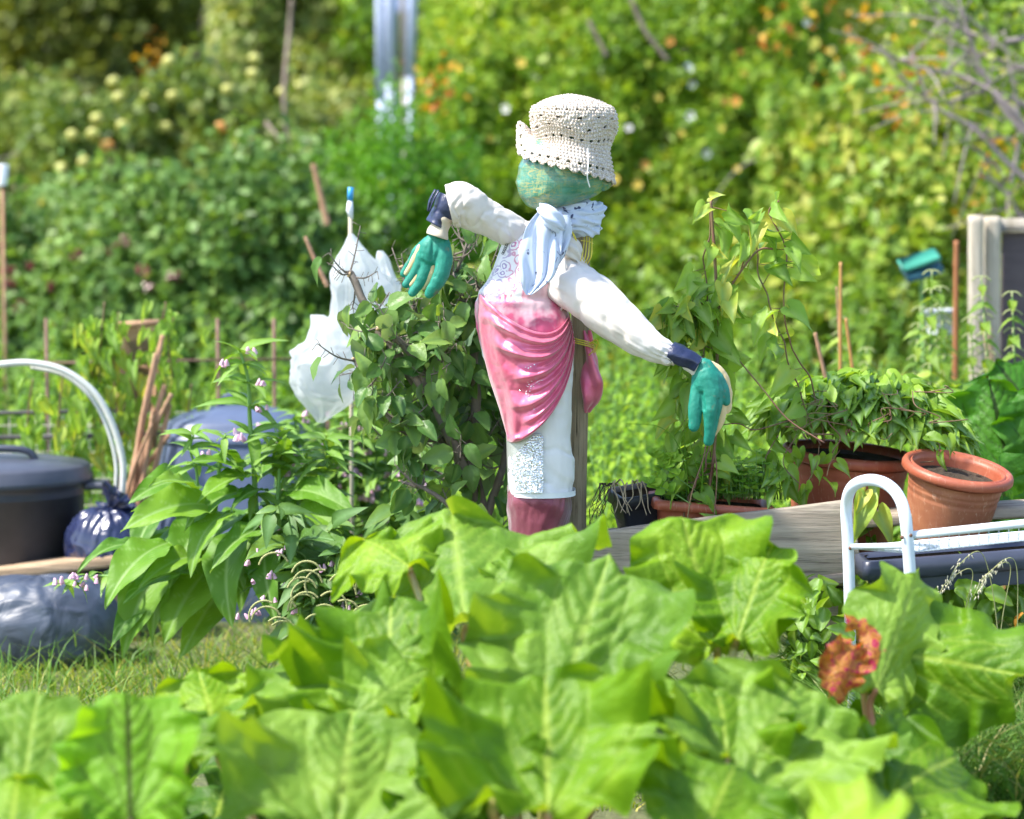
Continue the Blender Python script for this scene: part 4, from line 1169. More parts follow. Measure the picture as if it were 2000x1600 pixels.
# hose hoop
M_pipe = simple('white_pipe', (.70, .70, .66), .35, (.6, .6, .55), 8)
PH_ = empty('cloche_hoop', P(232, 980, 7.55) * np.array((1, 1, 0)), 'white plastic hoop pipe arching over the dustbin', 'hoop')
mb = MB(); mb.add(*tube(spline(PA([(-330, 1080, 7.5), (-300, 900, 7.5), (-190, 760, 7.5), (-90, 722, 7.5), (0, 712, 7.5), (60, 709, 7.5), (125, 724, 7.5), (182, 765, 7.5), (216, 820, 7.5), (238, 890, 7.5), (240, 950, 7.5), (228, 1060, 7.5)]), 120), .0105, 12)); mb.obj('outer_pipe', M_pipe, PH_)
mb = MB(); mb.add(*tube(spline(PA([(60, 717, 7.53), (125, 733, 7.53), (176, 775, 7.53), (207, 830, 7.53), (225, 895, 7.53), (226, 950, 7.53), (216, 1060, 7.53)]), 80), .006, 10)); mb.obj('inner_pipe', M_pipe, PH_)

# canes, each a thing of its own
M_cane = wood_mat('brown_cane', (.38, .20, .11), (.50, .30, .18), (.2, .09, .05), (60, 60, 6), rings=False)
def cane(p0, p1, r, label, group, mat=M_cane, bend=6, seed=0, name='garden_cane', cat='cane'):
    a, b = PA([p0, p1]); mid = (a + b) / 2 + np.array((RNG.normal() * bend / 600, 0, 0))
    C = spline([a, mid, b], 60)
    def d(t, ph): return r * .22 * np.exp(-(((t * 6) % 1 - .5) / .03) ** 2) + 0 * ph
    V, Fc = tube(C, np.linspace(r, r * .8, 60), 10, disp=d)
    return tag(build(name, V, Fc, mat), label, cat, group)
cl = [((236, 985, 7.75), (322, 752, 7.8), 'reddish cane leaning farthest left in the bundle'), ((246, 990, 7.72), (318, 655, 7.9), 'tallest brown cane standing in the bundle by the compost bin'),
      ((256, 985, 7.7), (305, 690, 7.8), 'straight mid-brown cane in the middle of the bundle'), ((262, 995, 7.75), (335, 770, 7.7), 'short brown cane in the bundle, touching the compost bin'),
      ((270, 990, 7.68), (300, 800, 7.7), 'shortest upright cane in front of the bundle'), ((240, 1000, 7.7), (296, 830, 7.66), 'thin pale cane crossing the foot of the bundle'),
      ((285, 985, 7.7), (331, 790, 7.72), 'rightmost cane of the bundle, beside the compost bin'), ((228, 985, 7.8), (330, 850, 7.7), 'lowest slanting cane at the back of the bundle')]
for k, (a, b, l) in enumerate(cl): cane(a, b, (.011, .010, .009, .010, .010, .007, .010, .009)[k], l, 'brown canes bundled beside the compost bin')

# wooden frame with panel
FRM = empty('chair_frame', P(270, 900, 8.1) * np.array((1, 1, 0)), 'old brown wooden frame with a dull panel standing in the vegetation', 'wooden frame')
M_panel = simple('brown_panel', (.24, .17, .09), .8, (.16, .12, .07), 10, bump=.3)
for (a, b, r) in (((222, 636), (318, 630), .012), ((312, 632), (296, 960), .012), ((232, 636), (236, 960), .011), ((236, 706), (302, 724), .008)):
    mb = MB(); mb.add(*tube(PA([a, b], 8.1), r, 8)); mb.obj('rail' if abs(a[1] - b[1]) < 30 else 'upright', M_cane, FRM)
V, Fc = box(P(270, 720, 8.13), (.11, .012, .28), rotm(0, math.radians(4), 0), .003); build('panel', V, Fc, M_panel, FRM, smooth=False)

# wire fence across the left
M_rw = simple('rusty_wire', (.14, .07, .045), .7, (.22, .13, .09), 20, bump=.3)
M_blk = simple('black_rail', (.02, .02, .022), .5)
WF = empty('wire_fence', P(200, 1100, 8.4) * np.array((1, 1, 0)), 'rusty wire mesh fence with dark rails behind the bins', 'fence')
for (a, b, r, m, nm) in (((-60, 712), (620, 700), .005, M_rw, 'top_wire'), ((-60, 808), (330, 800), .008, M_blk, 'dark_rail'), ((-60, 856), (330, 848), .010, M_blk, 'dark_rail'), ((300, 838), (640, 812), .006, M_rw, 'top_wire')):
    mb = MB(); mb.add(*tube(PA([a, b], 8.4), r, 6)); mb.obj(nm, m, WF)
for qx in (90, 280, 425, 535, 640):
    mb = MB(); t = P(qx, 622, 8.42); mb.add(*tube(np.array([t, t * np.array((1, 1, 0))]), .0065, 8)); mb.obj('fence_rod', M_rw, WF)
mb = MB()
for k in range(26):
    x0 = P(-60 + k * 26, 805, 8.4); mb.add(*tube(np.array([x0, x0 * np.array((1, 1, 0)) + np.array((0, 0, .1))]), .0016, 4))
for k in range(14):
    z = P(0, 805 + k * 26, 8.4)[2]; mb.add(*tube(np.array([(P(-60, 800, 8.4)[0], 8.395, z), (P(640, 800, 8.4)[0], 8.395, z)]), .0016, 4))
mb.obj('wire_mesh', simple('galvanised_wire', (.45, .42, .36), .5), WF)

# draped clear polythene bag
def poly_mat():
    N = NT('milky_polythene'); c = N.co('Object')
    nr = N.bump(N.noise(N.co('Object', (1, 1, .6)), 22, 6, .6, 1.2), .5, .02)
    b = N.bsdf((.76, .78, .79), .3, nr, Specular_IOR_Level=.7)
    t = N.n('ShaderNodeBsdfTranslucent'); t.inputs['Color'].default_value = (.80, .83, .84, 1)
    ms = N.n('ShaderNodeMixShader'); ms.inputs[0].default_value = .6; N.l(b, ms.inputs[1]); N.l(t.outputs[0], ms.inputs[2])
    tr = N.n('ShaderNodeBsdfTransparent'); m2 = N.n('ShaderNodeMixShader'); m2.inputs[0].default_value = .34; N.l(ms.outputs[0], m2.inputs[1]); N.l(tr.outputs[0], m2.inputs[2])
    return N.done(m2.outputs[0])
M_poly = poly_mat()
PB = empty('plastic_bag', P(665, 830, 6.95) * np.array((1, 1, 0)), 'milky white polythene bag draped and knotted over stakes behind the apple bush', 'plastic bag')
def drapedisp(seed, a=.012):
    def f(T, PHI, G):
        q = G.reshape(-1, 3)
        r1 = np.abs(vnoise(q * np.array((9, 9, 5)) + fbm(q * 5, 2, seed)[:, None], seed + 1)).reshape(T.shape)
        r3 = np.abs(vnoise(q * np.array((26, 26, 16)) + r1.ravel()[:, None] * 2, seed + 5)).reshape(T.shape)
        k_ = sstep(0, 60, T - T.min()) * (.25 + .75 * sstep(0, 40, T.max() - T))
        return k_ * (fbm(q * 7, 2, seed).reshape(T.shape) * a * 2.2 - a * 2.6 * r1 - a * 1.1 * r3 + .004 * np.sin(PHI * 9 + T * .02))
    return f
for i, rows in enumerate(([(682, 690, 457, .006), (672, 704, 472, .02), (655, 724, 500, .05), (641, 745, 535, .07), (638, 765, 565, .08), (632, 765, 600, .085), (618, 745, 650, .09), (590, 725, 700, .09), (575, 715, 740, .08), (585, 700, 775, .05)],
                         [(737, 748, 490, .01), (732, 762, 508, .03), (735, 772, 540, .045), (730, 778, 575, .045), (720, 770, 610, .04), (700, 740, 650, .03)],
                         [(606, 632, 615, .01), (604, 680, 640, .05), (585, 700, 665, .07), (560, 705, 690, .09), (554, 705, 715, .10), (560, 700, 750, .09), (575, 695, 780, .07), (600, 665, 805, .04), (618, 634, 826, .008)])):
    V, Fc, _, _ = loftpx(rows, 100, 110, 6.95 + (.03, .06, -.03)[i], drapedisp(50 + i))
    build(('bag_peak', 'bag_peak', 'bag_bulge')[i], V, Fc, M_poly, PB)
# blue peg on a stake
PG = empty('marker_stake', P(684, 560, 7.1) * np.array((1, 1, 0)), 'thin stake topped with a small bright blue tape, above the polythene bag', 'stake')
mb = MB(); t = P(684, 400, 7.1); mb.add(*tube(np.array([t, t * np.array((1, 1, 0))]), .006, 8)); mb.obj('stick', simple('pale_stick', (.45, .4, .3), .7), PG)
mb = MB(); mb.add(*tube(PA([(685, 366, 7.1), (684, 392, 7.1)]), .009, 10)); mb.obj('blue_tape', simple('bright_blue', (.04, .30, .62), .4), PG)
mb = MB(); mb.add(*tube(PA([(684, 392, 7.1), (683, 410, 7.1), (686, 428, 7.1)]), [.008, .011, .006], 10)); mb.obj('white_tape', simple('white_tape', (.7, .72, .75), .4), PG)
# =================================================================== RHUBARB (foreground)
def rhub_mat(name, lo, mid, hi, vein, trans=.38, burn=True, vf=.9):
    N = NT(name); c = N.co('Object')
    vv = N.math('ADD', N.attr('v'), N.math('MULTIPLY', N.math('SUBTRACT', N.noise(c, 18, 4), .5), .4))
    col = N.ramp(vv, [(.15, lo), (.5, mid), (.85, hi)])
    fine = N.noise(c, 160, 3)
    col = N.mix(N.math('MULTIPLY', N.attr('vein'), vf, True), col, vein)
    if burn:
        bn = N.math('MULTIPLY', N.attr('burn'), N.math('ADD', .45, N.noise(c, 30, 4)))
        col = N.mix(N.ramp(bn, [(.3, (0, 0, 0)), (.55, (1, 1, 1))]), col, N.ramp(N.noise(c, 55, 3), [(.4, (.30, .07, .03)), (.52, (.50, .22, .03)), (.62, (.42, .03, .08))]))
        col = N.mix(N.ramp(N.noise(c, 33, 6, .8), [(.735, (0, 0, 0)), (.76, (1, 1, 1))]), col, (.32, .12, .03))
    nr = N.bump(N.math('ADD', N.noise(c, 85, 4, .6), N.math('MULTIPLY', fine, .4)), .55, .006)
    b = N.bsdf(col, .42, nr, Specular_IOR_Level=.32)
    t = N.n('ShaderNodeBsdfTranslucent'); N.l(N.mix(1.0, col, (1.7, 1.4, .25), 'MULTIPLY'), t.inputs['Color'])
    ms = N.n('ShaderNodeMixShader'); ms.inputs[0].default_value = trans; N.l(b, ms.inputs[1]); N.l(t.outputs[0], ms.inputs[2])
    return N.done(ms.outputs[0])
M_rh = rhub_mat('rhubarb_leaf', (.055, .15, .004), (.145, .29, .010), (.27, .43, .022), (.38, .51, .07))
M_rhb = rhub_mat('rhubarb_leaf_bluish', (.055, .145, .011), (.13, .265, .025), (.25, .41, .055), (.34, .49, .09), .4)
M_rhd = rhub_mat('rhubarb_leaf_backlit', (.16, .34, .02), (.20, .42, .03), (.26, .48, .05), (.07, .11, .015), .5, True, 1.8)  # backlight painted into the colour: bright blade, veins dark against it
M_stalk = simple('rhubarb_stalk', (.38, .36, .12), .35, (.40, .10, .08), 6)
def rhub_plant(cx, Y, label):
    c = P(cx, 1700, Y); return empty('rhubarb_plant', (c[0], Y, 0), label, 'rhubarb', 'rhubarb clumps in the foreground')
def rleaf(root, b, t, mat=M_rh, width=1.0, normal=(0, -.7, .7), stalk=True, **k):
    """b, t = (px, py, Y) of blade base and tip"""
    B, T = P(*b), P(*t); normal = (normal[0], normal[1], normal[2] * .62)
    lf = rhubarb_blade('leaf', B, T, mat, root, width, normal, **k)
    if not stalk: return
    cr = ORG[root.name]; mid = (B + cr) / 2 + .12 * (B - T) * np.array((1, 1, 0)) + np.array((0, .05, -.02))
    C = spline([cr + np.array((RNG.normal() * .04, RNG.normal() * .04, -.02)), mid, B - (T - B) * .1 + np.array((0, .02, -.03)), B], 30)
    V, Fc = tube(C, np.linspace(.013, .007, 30), 10, sq=.75); subpart(build('stalk', V, Fc, M_stalk, root), lf)
R1 = rhub_plant(130, 4.15, 'leftmost rhubarb clump in the foreground, one leaf glowing with dark veins')
R2 = rhub_plant(640, 4.1, 'rhubarb clump left of centre, with a curled hollow leaf above a broad pleated leaf')
R3 = rhub_plant(1060, 4.45, 'tall central rhubarb clump right in front of the scarecrow')
R4 = rhub_plant(1460, 4.3, 'rhubarb clump in front of the plank planter, with pointed lobed leaves')
R5 = rhub_plant(1800, 4.6, 'rhubarb clump in front of the white rack, one leaf scorched red and brown')
rleaf(R3, (910, 1220, 4.7), (880, 992, 5.0), M_rhb, 1.5, (-.15, -.75, .6), cup=-.3, droop=.1, ruff=.10, seed=11, quilt=.035, var=.6)
rleaf(R3, (800, 1110, 4.85), (700, 1030, 4.95), M_rh, 1.4, (0, -.5, .85), cup=-.2, droop=.3, ruff=.09, seed=12, var=.6)
rleaf(R3, (960, 1150, 4.8), (1040, 1105, 4.8), M_rhb, 1.2, (.1, -.7, .7), cup=-.2, droop=.2, ruff=.09, seed=13, var=.6)
rleaf(R3, (1080, 1420, 4.35), (1190, 1088, 4.55), M_rhb, 1.02, (-.12, -.86, .5), cup=.30, droop=.05, ruff=.085, seed=14, quilt=.045, var=.62)
rleaf(R3, (1070, 1590, 3.95), (1065, 1345, 4.15), M_rh, 1.45, (0, -.9, .45), cup=.55, droop=-.1, ruff=.13, seed=16, quilt=.03, var=.45)
rleaf(R3, (960, 1560, 4.0), (880, 1420, 4.1), M_rh, 1.3, (.2, -.85, .5), cup=.3, droop=.1, ruff=.11, seed=18, var=.4)
rleaf(R4, (1400, 1265, 4.75), (1330, 1010, 4.85), M_rh, 1.15, (.1, -.9, .35), cup=.2, droop=.05, ruff=.10, seed=21, quilt=.03, var=.5)
rleaf(R4, (1440, 1250, 4.7), (1505, 1055, 4.8), M_rh, 1.0, (-.35, -.75, .5), cup=.2, droop=.15, ruff=.11, seed=22, var=.45)
rleaf(R4, (1450, 1560, 4.15), (1560, 1320, 4.35), M_rhb, 1.25, (-.1, -.8, .6), cup=.3, droop=.1, ruff=.09, seed=25, quilt=.04, var=.6)
rleaf(R4, (1420, 1480, 4.2), (1400, 1290, 4.35), M_rh, 1.2, (.1, -.8, .5), cup=.2, droop=.15, ruff=.12, seed=26, var=.5)
rleaf(R4, (1370, 1640, 3.9), (1440, 1480, 4.0), M_rh, 1.5, (0, -.7, .7), cup=.2, droop=.2, ruff=.1, seed=27, var=.35)
rleaf(R5, (1712, 1345, 4.72), (1798, 1105, 4.85), M_rhb, .66, (.35, -.75, .6), cup=-.25, droop=.1, ruff=.05, seed=31, quilt=.02, var=.75, bites=((-.26, .24, .075),))
rleaf(R5, (1715, 1275, 4.85), (1998, 1310, 4.7), M_rh, .86, (-.15, -.85, .6), cup=-.30, droop=.22, ruff=.05, seed=32, quilt=.025, var=.35)
rleaf(R5, (1668, 1262, 4.66), (1628, 1356, 4.6), M_rh, .8, (.2, -.9, .4), stalk=False, cup=-.25, droop=.2, ruff=.08, seed=33, burnall=.62)
rleaf(R5, (1740, 1560, 4.3), (1890, 1450, 4.45), M_rh, 1.25, (-.1, -.7, .7), cup=.2, droop=.25, ruff=.09, seed=34, var=.35)
rleaf(R5, (1600, 1500, 4.3), (1610, 1370, 4.5), M_rhb, 1.1, (.1, -.7, .7), cup=.2, droop=.2, ruff=.1, seed=35, var=.5)
rleaf(R5, (1560, 1680, 3.5), (1740, 1600, 3.4), M_rh, 1.3, (0, -.5, .9), cup=-.2, droop=.3, ruff=.06, seed=36, var=.8)
rleaf(R5, (1690, 1640, 4.1), (1760, 1530, 4.2), M_rhb, 1.2, (0, -.6, .8), cup=.1, droop=.3, ruff=.1, seed=37, var=.5)
rleaf(R2, (760, 1420, 4.4), (540, 1240, 4.6), M_rhb, 1.0, (.1, -.6, .8), cup=.2, droop=.3, ruff=.12, seed=41, var=.6)
rleaf(R2, (740, 1430, 4.4), (780, 1190, 4.6), M_rh, 1.1, (-.3, -.7, .6), cup=.5, droop=-.1, ruff=.16, seed=42, var=.45)
rleaf(R2, (690, 1400, 4.35), (835, 1290, 4.4), M_rhb, 1.1, (.2, -.5, .85), cup=.2, droop=.3, ruff=.15, seed=43, var=.7)
rleaf(R2, (690, 1350, 4.55), (690, 1200, 4.7), M_rhb, 1.5, (0, -.6, .8), cup=.3, droop=.2, ruff=.16, seed=44, var=.6)
rleaf(R2, (655, 1640, 4.0), (690, 1385, 4.25), M_rhb, 1.35, (.1, -.82, .6), cup=.35, droop=.1, ruff=.07, seed=45, quilt=.05, var=.68)
rleaf(R2, (860, 1660, 4.0), (850, 1500, 4.1), M_rh, 1.2, (0, -.8, .6), cup=.2, droop=.2, ruff=.1, seed=47, var=.25)
rleaf(R2, (430, 1460, 4.5), (385, 1288, 4.6), M_rh, 1.2, (0, -.5, .85), cup=.1, droop=.35, ruff=.13, seed=48, var=.6)
rleaf(R1, (255, 1600, 3.92), (250, 1350, 4.02), M_rhd, 1.0, (.1, -.95, .2), cup=.3, droop=0, ruff=.09, seed=51, quilt=.03, var=.5)
rleaf(R1, (40, 1570, 4.0), (75, 1345, 4.2), M_rhb, .8, (.1, -.8, .6), cup=.3, droop=.1, ruff=.08, seed=52, var=.65)
rleaf(R1, (160, 1680, 3.9), (200, 1545, 4.0), M_rh, 1.6, (0, -.6, .8), cup=.1, droop=.3, ruff=.1, seed=53, var=.6)
rleaf(R1, (20, 1660, 3.85), (30, 1500, 3.95), M_rh, 1.5, (0, -.6, .8), cup=.2, droop=.3, ruff=.1, seed=54, var=.5)
rleaf(R1, (350, 1480, 4.3), (340, 1360, 4.4), M_rh, 1.3, (.2, -.6, .8), cup=.2, droop=.3, ruff=.12, seed=55, var=.45)
# lower leaves filling each clump, coloured darker to paint in its inner shade
k = 60
for root, spots in ((R1, [(330, 1600, 4.3), (420, 1560, 4.4)]), (R2, [(560, 1520, 4.5), (760, 1560, 4.3), (480, 1400, 4.8)]),
                    (R3, [(900, 1380, 4.7), (1250, 1350, 4.7), (1000, 1480, 4.5)]), (R4, [(1350, 1420, 4.6), (1500, 1440, 4.6), (1480, 1620, 4.1)]),
                    (R5, [(1730, 1450, 4.8), (1620, 1600, 4.3)])):
    for (a, b, y) in spots:
        an = RNG.uniform(-1, 1); k += 1
        rleaf(root, (a - 40 * an, b + 100, y + .15), (a + 110 * an, b - 40, y + .25), (M_rh, M_rhb)[k % 2], 1.25, (-.2 * an, -.6, .8), cup=.15, droop=.25, ruff=.11, seed=k, var=.12, res=(22, 40))

# behind the pots, right: huge upright leaves
R6 = empty('rhubarb_plant', P(1960, 1300, 6.9) * np.array((1, 1, 0)), 'rhubarb with large glossy upright leaves behind the terracotta pots at the right edge', 'rhubarb')
M_rh6 = rhub_mat('rhubarb_leaf_deep', (.035, .14, .010), (.06, .20, .015), (.11, .28, .03), (.03, .06, .012), .38, False, 1.8)  # dark vein colour paints in the look of light coming through the leaf
rleaf(R6, (1975, 930, 6.6), (1930, 745, 6.7), M_rh6, 1.15, (-.1, -.95, .3), cup=.25, droop=0, ruff=.06, seed=71, quilt=.03, var=.45)
rleaf(R6, (2070, 920, 6.6), (2040, 745, 6.6), M_rh6, 1.1, (-.2, -.95, .3), cup=.2, droop=.1, ruff=.06, seed=72, var=.5)
rleaf(R6, (1950, 860, 6.9), (1870, 740, 7.0), M_rhb, 1.2, (0, -.6, .8), cup=-.2, droop=.3, ruff=.08, seed=73, var=.5)
rleaf(R6, (1980, 1010, 6.5), (1960, 940, 6.4), M_rh6, 1.5, (0, -.7, .7), cup=.1, droop=.3, ruff=.06, seed=74, var=.5)
rleaf(R6, (2030, 840, 7.2), (1950, 690, 7.3), M_rh6, 1.3, (0, -.7, .6), cup=.1, droop=.3, ruff=.08, seed=75, var=.4)
rleaf(R6, (1960, 1080, 6.4), (2020, 990, 6.4), M_rh6, 1.3, (0, -.7, .7), cup=.1, droop=.3, ruff=.06, seed=76, var=.4)

# =================================================================== APPLE BUSH
YA = 6.18
M_bark = simple('apple_bark', (.20, .16, .13), .85, (.12, .11, .09), 25, bump=.5, bscale=60, bdist=.004)
M_cut = simple('pruned_end', (.55, .38, .22), .8)
M_apple = leaf_mat('apple_leaf', [(.05, (.06, .15, .035)), (.45, (.12, .24, .06)), (.8, (.20, .34, .09)), (1, (.25, .38, .08))], .36, .36, vein=(.16, .28, .08), under=(.20, .29, .20), blotch=((.30, .17, .06), 24, .70), bumpy=70, tone=(1, 1, .95))
AB = empty('apple_bush', P(950, 1300, YA) * np.array((1, 1, 0)), 'hard-pruned young apple bush with dark leaves between the plastic bag and the scarecrow', 'bush')
BR = [([(965, 1480, .0), (962, 1150, .0), (945, 1020, 0), (920, 900, 0), (900, 790, .02), (880, 720, .02), (868, 680, .05)], 16, 9),
      ([(940, 1000, 0), (890, 880, -.05), (845, 780, -.06), (810, 700, -.08), (770, 660, -.1), (738, 640, -.12)], 13, 5.5),
      ([(835, 770, -.06), (800, 720, -.05), (745, 660, -.02), (715, 600, 0), (688, 540, .02), (682, 535, .02)], 11, 7),
      ([(880, 870, 0), (850, 760, .08), (815, 640, .1), (800, 560, .12), (785, 520, .12)], 9, 5),
      ([(925, 900, 0), (930, 780, -.03), (925, 690, -.05), (935, 600, -.03), (935, 538, -.02)], 11, 7),
      ([(905, 800, .02), (885, 740, -.06), (862, 700, -.1), (855, 690, -.1)], 9, 7),
      ([(860, 800, 0), (800, 740, .05), (750, 690, .1), (732, 686, .1)], 7, 5),
      ([(950, 1010, 0), (985, 900, .03), (1000, 800, .1), (990, 720, .1)], 9, 4),
      ([(930, 960, 0), (860, 930, .1), (780, 880, .15), (740, 800, .15)], 8, 4),
      ([(955, 1080, 0), (900, 1010, -.1), (840, 960, -.12), (780, 940, -.1)], 7, 3),
      ([(870, 860, 0), (800, 850, -.08), (740, 790, -.1), (690, 700, -.08)], 7, 3),
      ([(850, 650, .1), (870, 580, .08), (905, 500, .05), (912, 470, .05)], 5, 2.5),
      ([(930, 640, -.03), (900, 560, 0), (870, 530, 0)], 5, 3)]
tips = []; mb = MB(); mc = MB()
for pts, r0, r1 in BR:
    C = spline(PA([(a, b, YA + c) for a, b, c in pts]), 50)
    rr = np.linspace(r0, r1, 50) / 780
    mb.add(*tube(C, rr, 12, disp=lambda t, ph: .0012 * np.sin(t * 40) * np.sin(ph + t * 9)))
    e = unit(C[-1] - C[-2]); mc.add(*tube(np.array([C[-1] - e * .004, C[-1] + e * .0025]), rr[-1] * 1.02, 12))
    for j in range(8, 50): tips.append((C[j], rr[j]))
mb.obj('trunk', M_bark, AB); mc.obj('pruned_ends', M_cut, AB)
pos = []; dr = []; mt = MB()
for k in range(170):                       # leafy side shoots
    p, r = tips[RNG.integers(len(tips))]
    d = unit(RNG.normal(size=3) * np.array((1, .9, .5)) + np.array((0, -.1, .25))); Ls = RNG.uniform(.05, .16)
    C = spline([p, p + d * Ls * .5, p + d * Ls + np.array((0, 0, .02))], 10); mt.add(*tube(C, np.linspace(.003, .0014, 10), 5))
    for j in range(2, 10):
        a = j * 2.4 + k; side = unit(np.cross(d, (math.cos(a), math.sin(a), .3)))
        q = unit(side + d * .5 + np.array((0, 0, -.25))); pe = C[j] + q * .022
        mt.add(*tube(np.array([C[j], pe]), .0009, 4)); pos.append(pe); dr.append(unit(q + np.array((0, 0, -.45))))
mt.obj('twigs', M_bark, AB)
pos = np.array(pos); dr = np.array(dr); n = len(pos)
nm = unit(rdir(n) * .75 + np.array((-.1, -.45, .75)))
ux, uy = unproj(pos)
ok = ~((uy < 560) & (ux > 775) & (ux < 850)) & (uy < 1080) & (RNG.random(n) < np.where(ux < 700, .3, .6) * np.where(uy < 570, .6, 1)) & ((uy > 590) | (ux < 640) | (ux > 785) | (RNG.random(n) < .12))
Fol().add(T_OVATE, pos[ok], dr[ok], nm[ok], rnd(ok.sum(), .05, .082), rnd(ok.sum()) ** 1.2, rnd(ok.sum(), .85, 1.1), rnd(ok.sum(), -.1, .5)).obj('crown', M_apple, AB)

# =================================================================== COMFREY
M_com = leaf_mat('comfrey_leaf', [(.05, (.06, .19, .03)), (.5, (.10, .27, .04)), (.95, (.17, .36, .07))], .35, .5, vein=(.26, .42, .12), bumpy=45)
M_comst = simple('comfrey_stem', (.18, .34, .08), .6)
M_bell = simple('pink_bell', (.62, .26, .45), .5, (.75, .55, .65), 60)
def comfrey_leaf(root, b, t, width, sag, seed, normal=(0, -.6, .8), fold=.28, mat=M_com, nm='leaf'):
    B, T = P(*b), P(*t); L = np.linalg.norm(T - B); yv = (T - B) / L; xv = unit(np.cross(yv, np.array(normal, float))); zv = np.cross(xv, yv)
    O = spline(OUT_LANCE, 41); s = np.linspace(0, 1, 41); us = np.linspace(-1, 1, 17); A = np.abs(us)[None]; sg = np.sign(us)[None]
    x = O[:, :1] * A * sg * width; y = s[:, None] * (1 - A) + O[:, 1:] * A
    z = fold * np.abs(x) + sag * (4 * y * (1 - y)) + .02 * A ** 2 * np.sin(s[:, None] * 22 + seed + 2 * sg) + .006 * np.abs(np.sin((y * 26 - A * 5))) * A
    V = B + L * (x.ravel()[:, None] * xv + y.ravel()[:, None] * yv + z.ravel()[:, None] * zv)
    vein = np.maximum(np.exp(-(x / .012) ** 2), .5 * (np.abs(np.sin(y * 13 - A * 2.5)) < .12)).ravel()
    r = np.random.default_rng(seed)
    build(nm, V, gridfaces(41, 17), mat, root, attrs={'v': np.full(V.shape[0], r.uniform(.1, .9)), 'vein': vein})
CF = empty('comfrey_plant', P(430, 1300, 6.5) * np.array((1, 1, 0)), 'big comfrey clump with long drooping leaves beside the rubbish bags', 'comfrey', 'comfrey plants')
YC = 6.5
LC = [((480, 930), (365, 905), .8, .08), ((500, 950), (610, 900), .8, .1), ((470, 920), (410, 870), .7, .06), ((520, 960), (450, 1000), .8, .1), ((540, 940), (560, 850), .7, .05), ((455, 1000), (372, 1130), 1.0, .15), ((500, 1010), (470, 1200), 1.0, .15), ((350, 1020), (255, 1000), 1.1, .1), ((520, 980), (600, 1050), 1.0, .15), ((400, 1090), (270, 1150), 1.0, .12), ((380, 960), (290, 950), 1.0, .1), ((470, 940), (400, 925), .9, .1), ((330, 1030), (300, 1180), 1.1, .15), ((420, 990), (235, 1040), 1.2, 0.12), ((400, 1010), (300, 1265), 1.1, 0.14), ((360, 1060), (240, 1290), 1.1, 0.16), ((330, 1060), (205, 1190), 1.3, 0.12), ((420, 1100), (320, 1260), 1.5, 0.1), ((470, 1030), (455, 1230), 1.2, 0.14), ((540, 1030), (410, 1120), 1.0, 0.12), ((480, 960), (360, 1040), 1.3, 0.1), ((500, 930), (385, 985), 1.1, 0.08), ((560, 960), (700, 1010), 1.0, 0.1), ((570, 1000), (690, 1060), 1.0, 0.12), ((390, 950), (250, 985), 1.3, 0.14), ((520, 1050), (540, 1220), 1.0, 0.12), ((450, 1070), (480, 1160), 1.3, 0.1), ((600, 1000), (640, 1100), 1.0, 0.1), ((380, 1000), (420, 1150), 1.2, 0.1), ((300, 1080), (150, 1120), 0.8, 0.15), ((380, 1120), (240, 1180), 1.2, 0.1), ((450, 1130), (350, 1290), 1.1, 0.12), ((350, 1130), (215, 1270), 1.0, 0.14), ((480, 1000), (560, 1130), 1.1, 0.1), ((330, 990), (262, 1100), 1.2, 0.12), ((500, 1000), (400, 1080), 1.3, 0.1), ((420, 1000), (330, 1150), 1.3, 0.12), ((560, 1050), (620, 1190), 1.0, 0.1)]
for i, (b, t, w, sg) in enumerate(LC):
    y = YC + RNG.uniform(-.15, .12); comfrey_leaf(CF, b + (y + .05,), t + (y - .12,), w * 1.02, sg * 1.3, i, (RNG.uniform(-.4, .3), -.55, .8))
def _bell_mesh(n):
    m = MB()
    for k in range(n):
        V, Fc = lathe([(.0005, 0), (.003, -.002), (.0048, -.007), (.006, -.013), (.0066, -.016)], 8, RNG.normal(size=3) * .010, rotm(RNG.normal() * .4, RNG.normal() * .4, 0)); m.add(V, Fc)
    me = bpy.data.meshes.new('bell_cluster'); me.from_pydata([tuple(v) for v in np.vstack(m.V)], [], m.F); me.update(); me.materials.append(M_bell); return me
BELLM = [_bell_mesh(k) for k in (2, 3, 4, 3)]
def bells(root, c, r=.006, n=4, spread=.02):
    place('flower_cluster', BELLM[RNG.integers(4)], root, c, (0, 0, RNG.uniform(0, 6)), (r / .006 * RNG.uniform(.85, 1.2),) * 3)
def stalk_plant(root, pts, r, whorls, Yb, leaf=.085, bl=True, up=.3, seed=0, wid=.9):
    C = spline(PA(pts), 50); mbx = MB(); mbx.add(*tube(C, np.linspace(r, r * .45, 50), 8)); mbx.obj('stem', M_comst, root)
    pos = []; dr = []
    mbb = MB()
    for w in whorls:
        i = int(w * 49)
        for k in range(5):
            a = k * 2.5 + w * 9; d = unit(np.array((math.cos(a), math.sin(a) * .8, up + .3 * RNG.normal()))); pos.append(C[i]); dr.append(d)
        if bl and w > .3: bells(root, C[i] + np.array((RNG.choice((-.04, .04)), -.03, .01)), n=3)
    pos = np.array(pos); dr = np.array(dr); n = len(pos)
    Fol().add(T_LANCE, pos, dr, unit(rdir(n) * .3 + np.array((0, -.3, 1))), leaf * rnd(n, .7, 1.3), rnd(n, .4, 1), wid, rnd(n, 0, .5)).obj('stem_leaves', M_com, root)
stalk_plant(CF, [(500, 1000, YC), (495, 900, YC), (488, 820, YC), (484, 740, YC), (470, 690, YC)], .008, (.1, .25, .42, .58, .72, .88, 1), YC, .10)
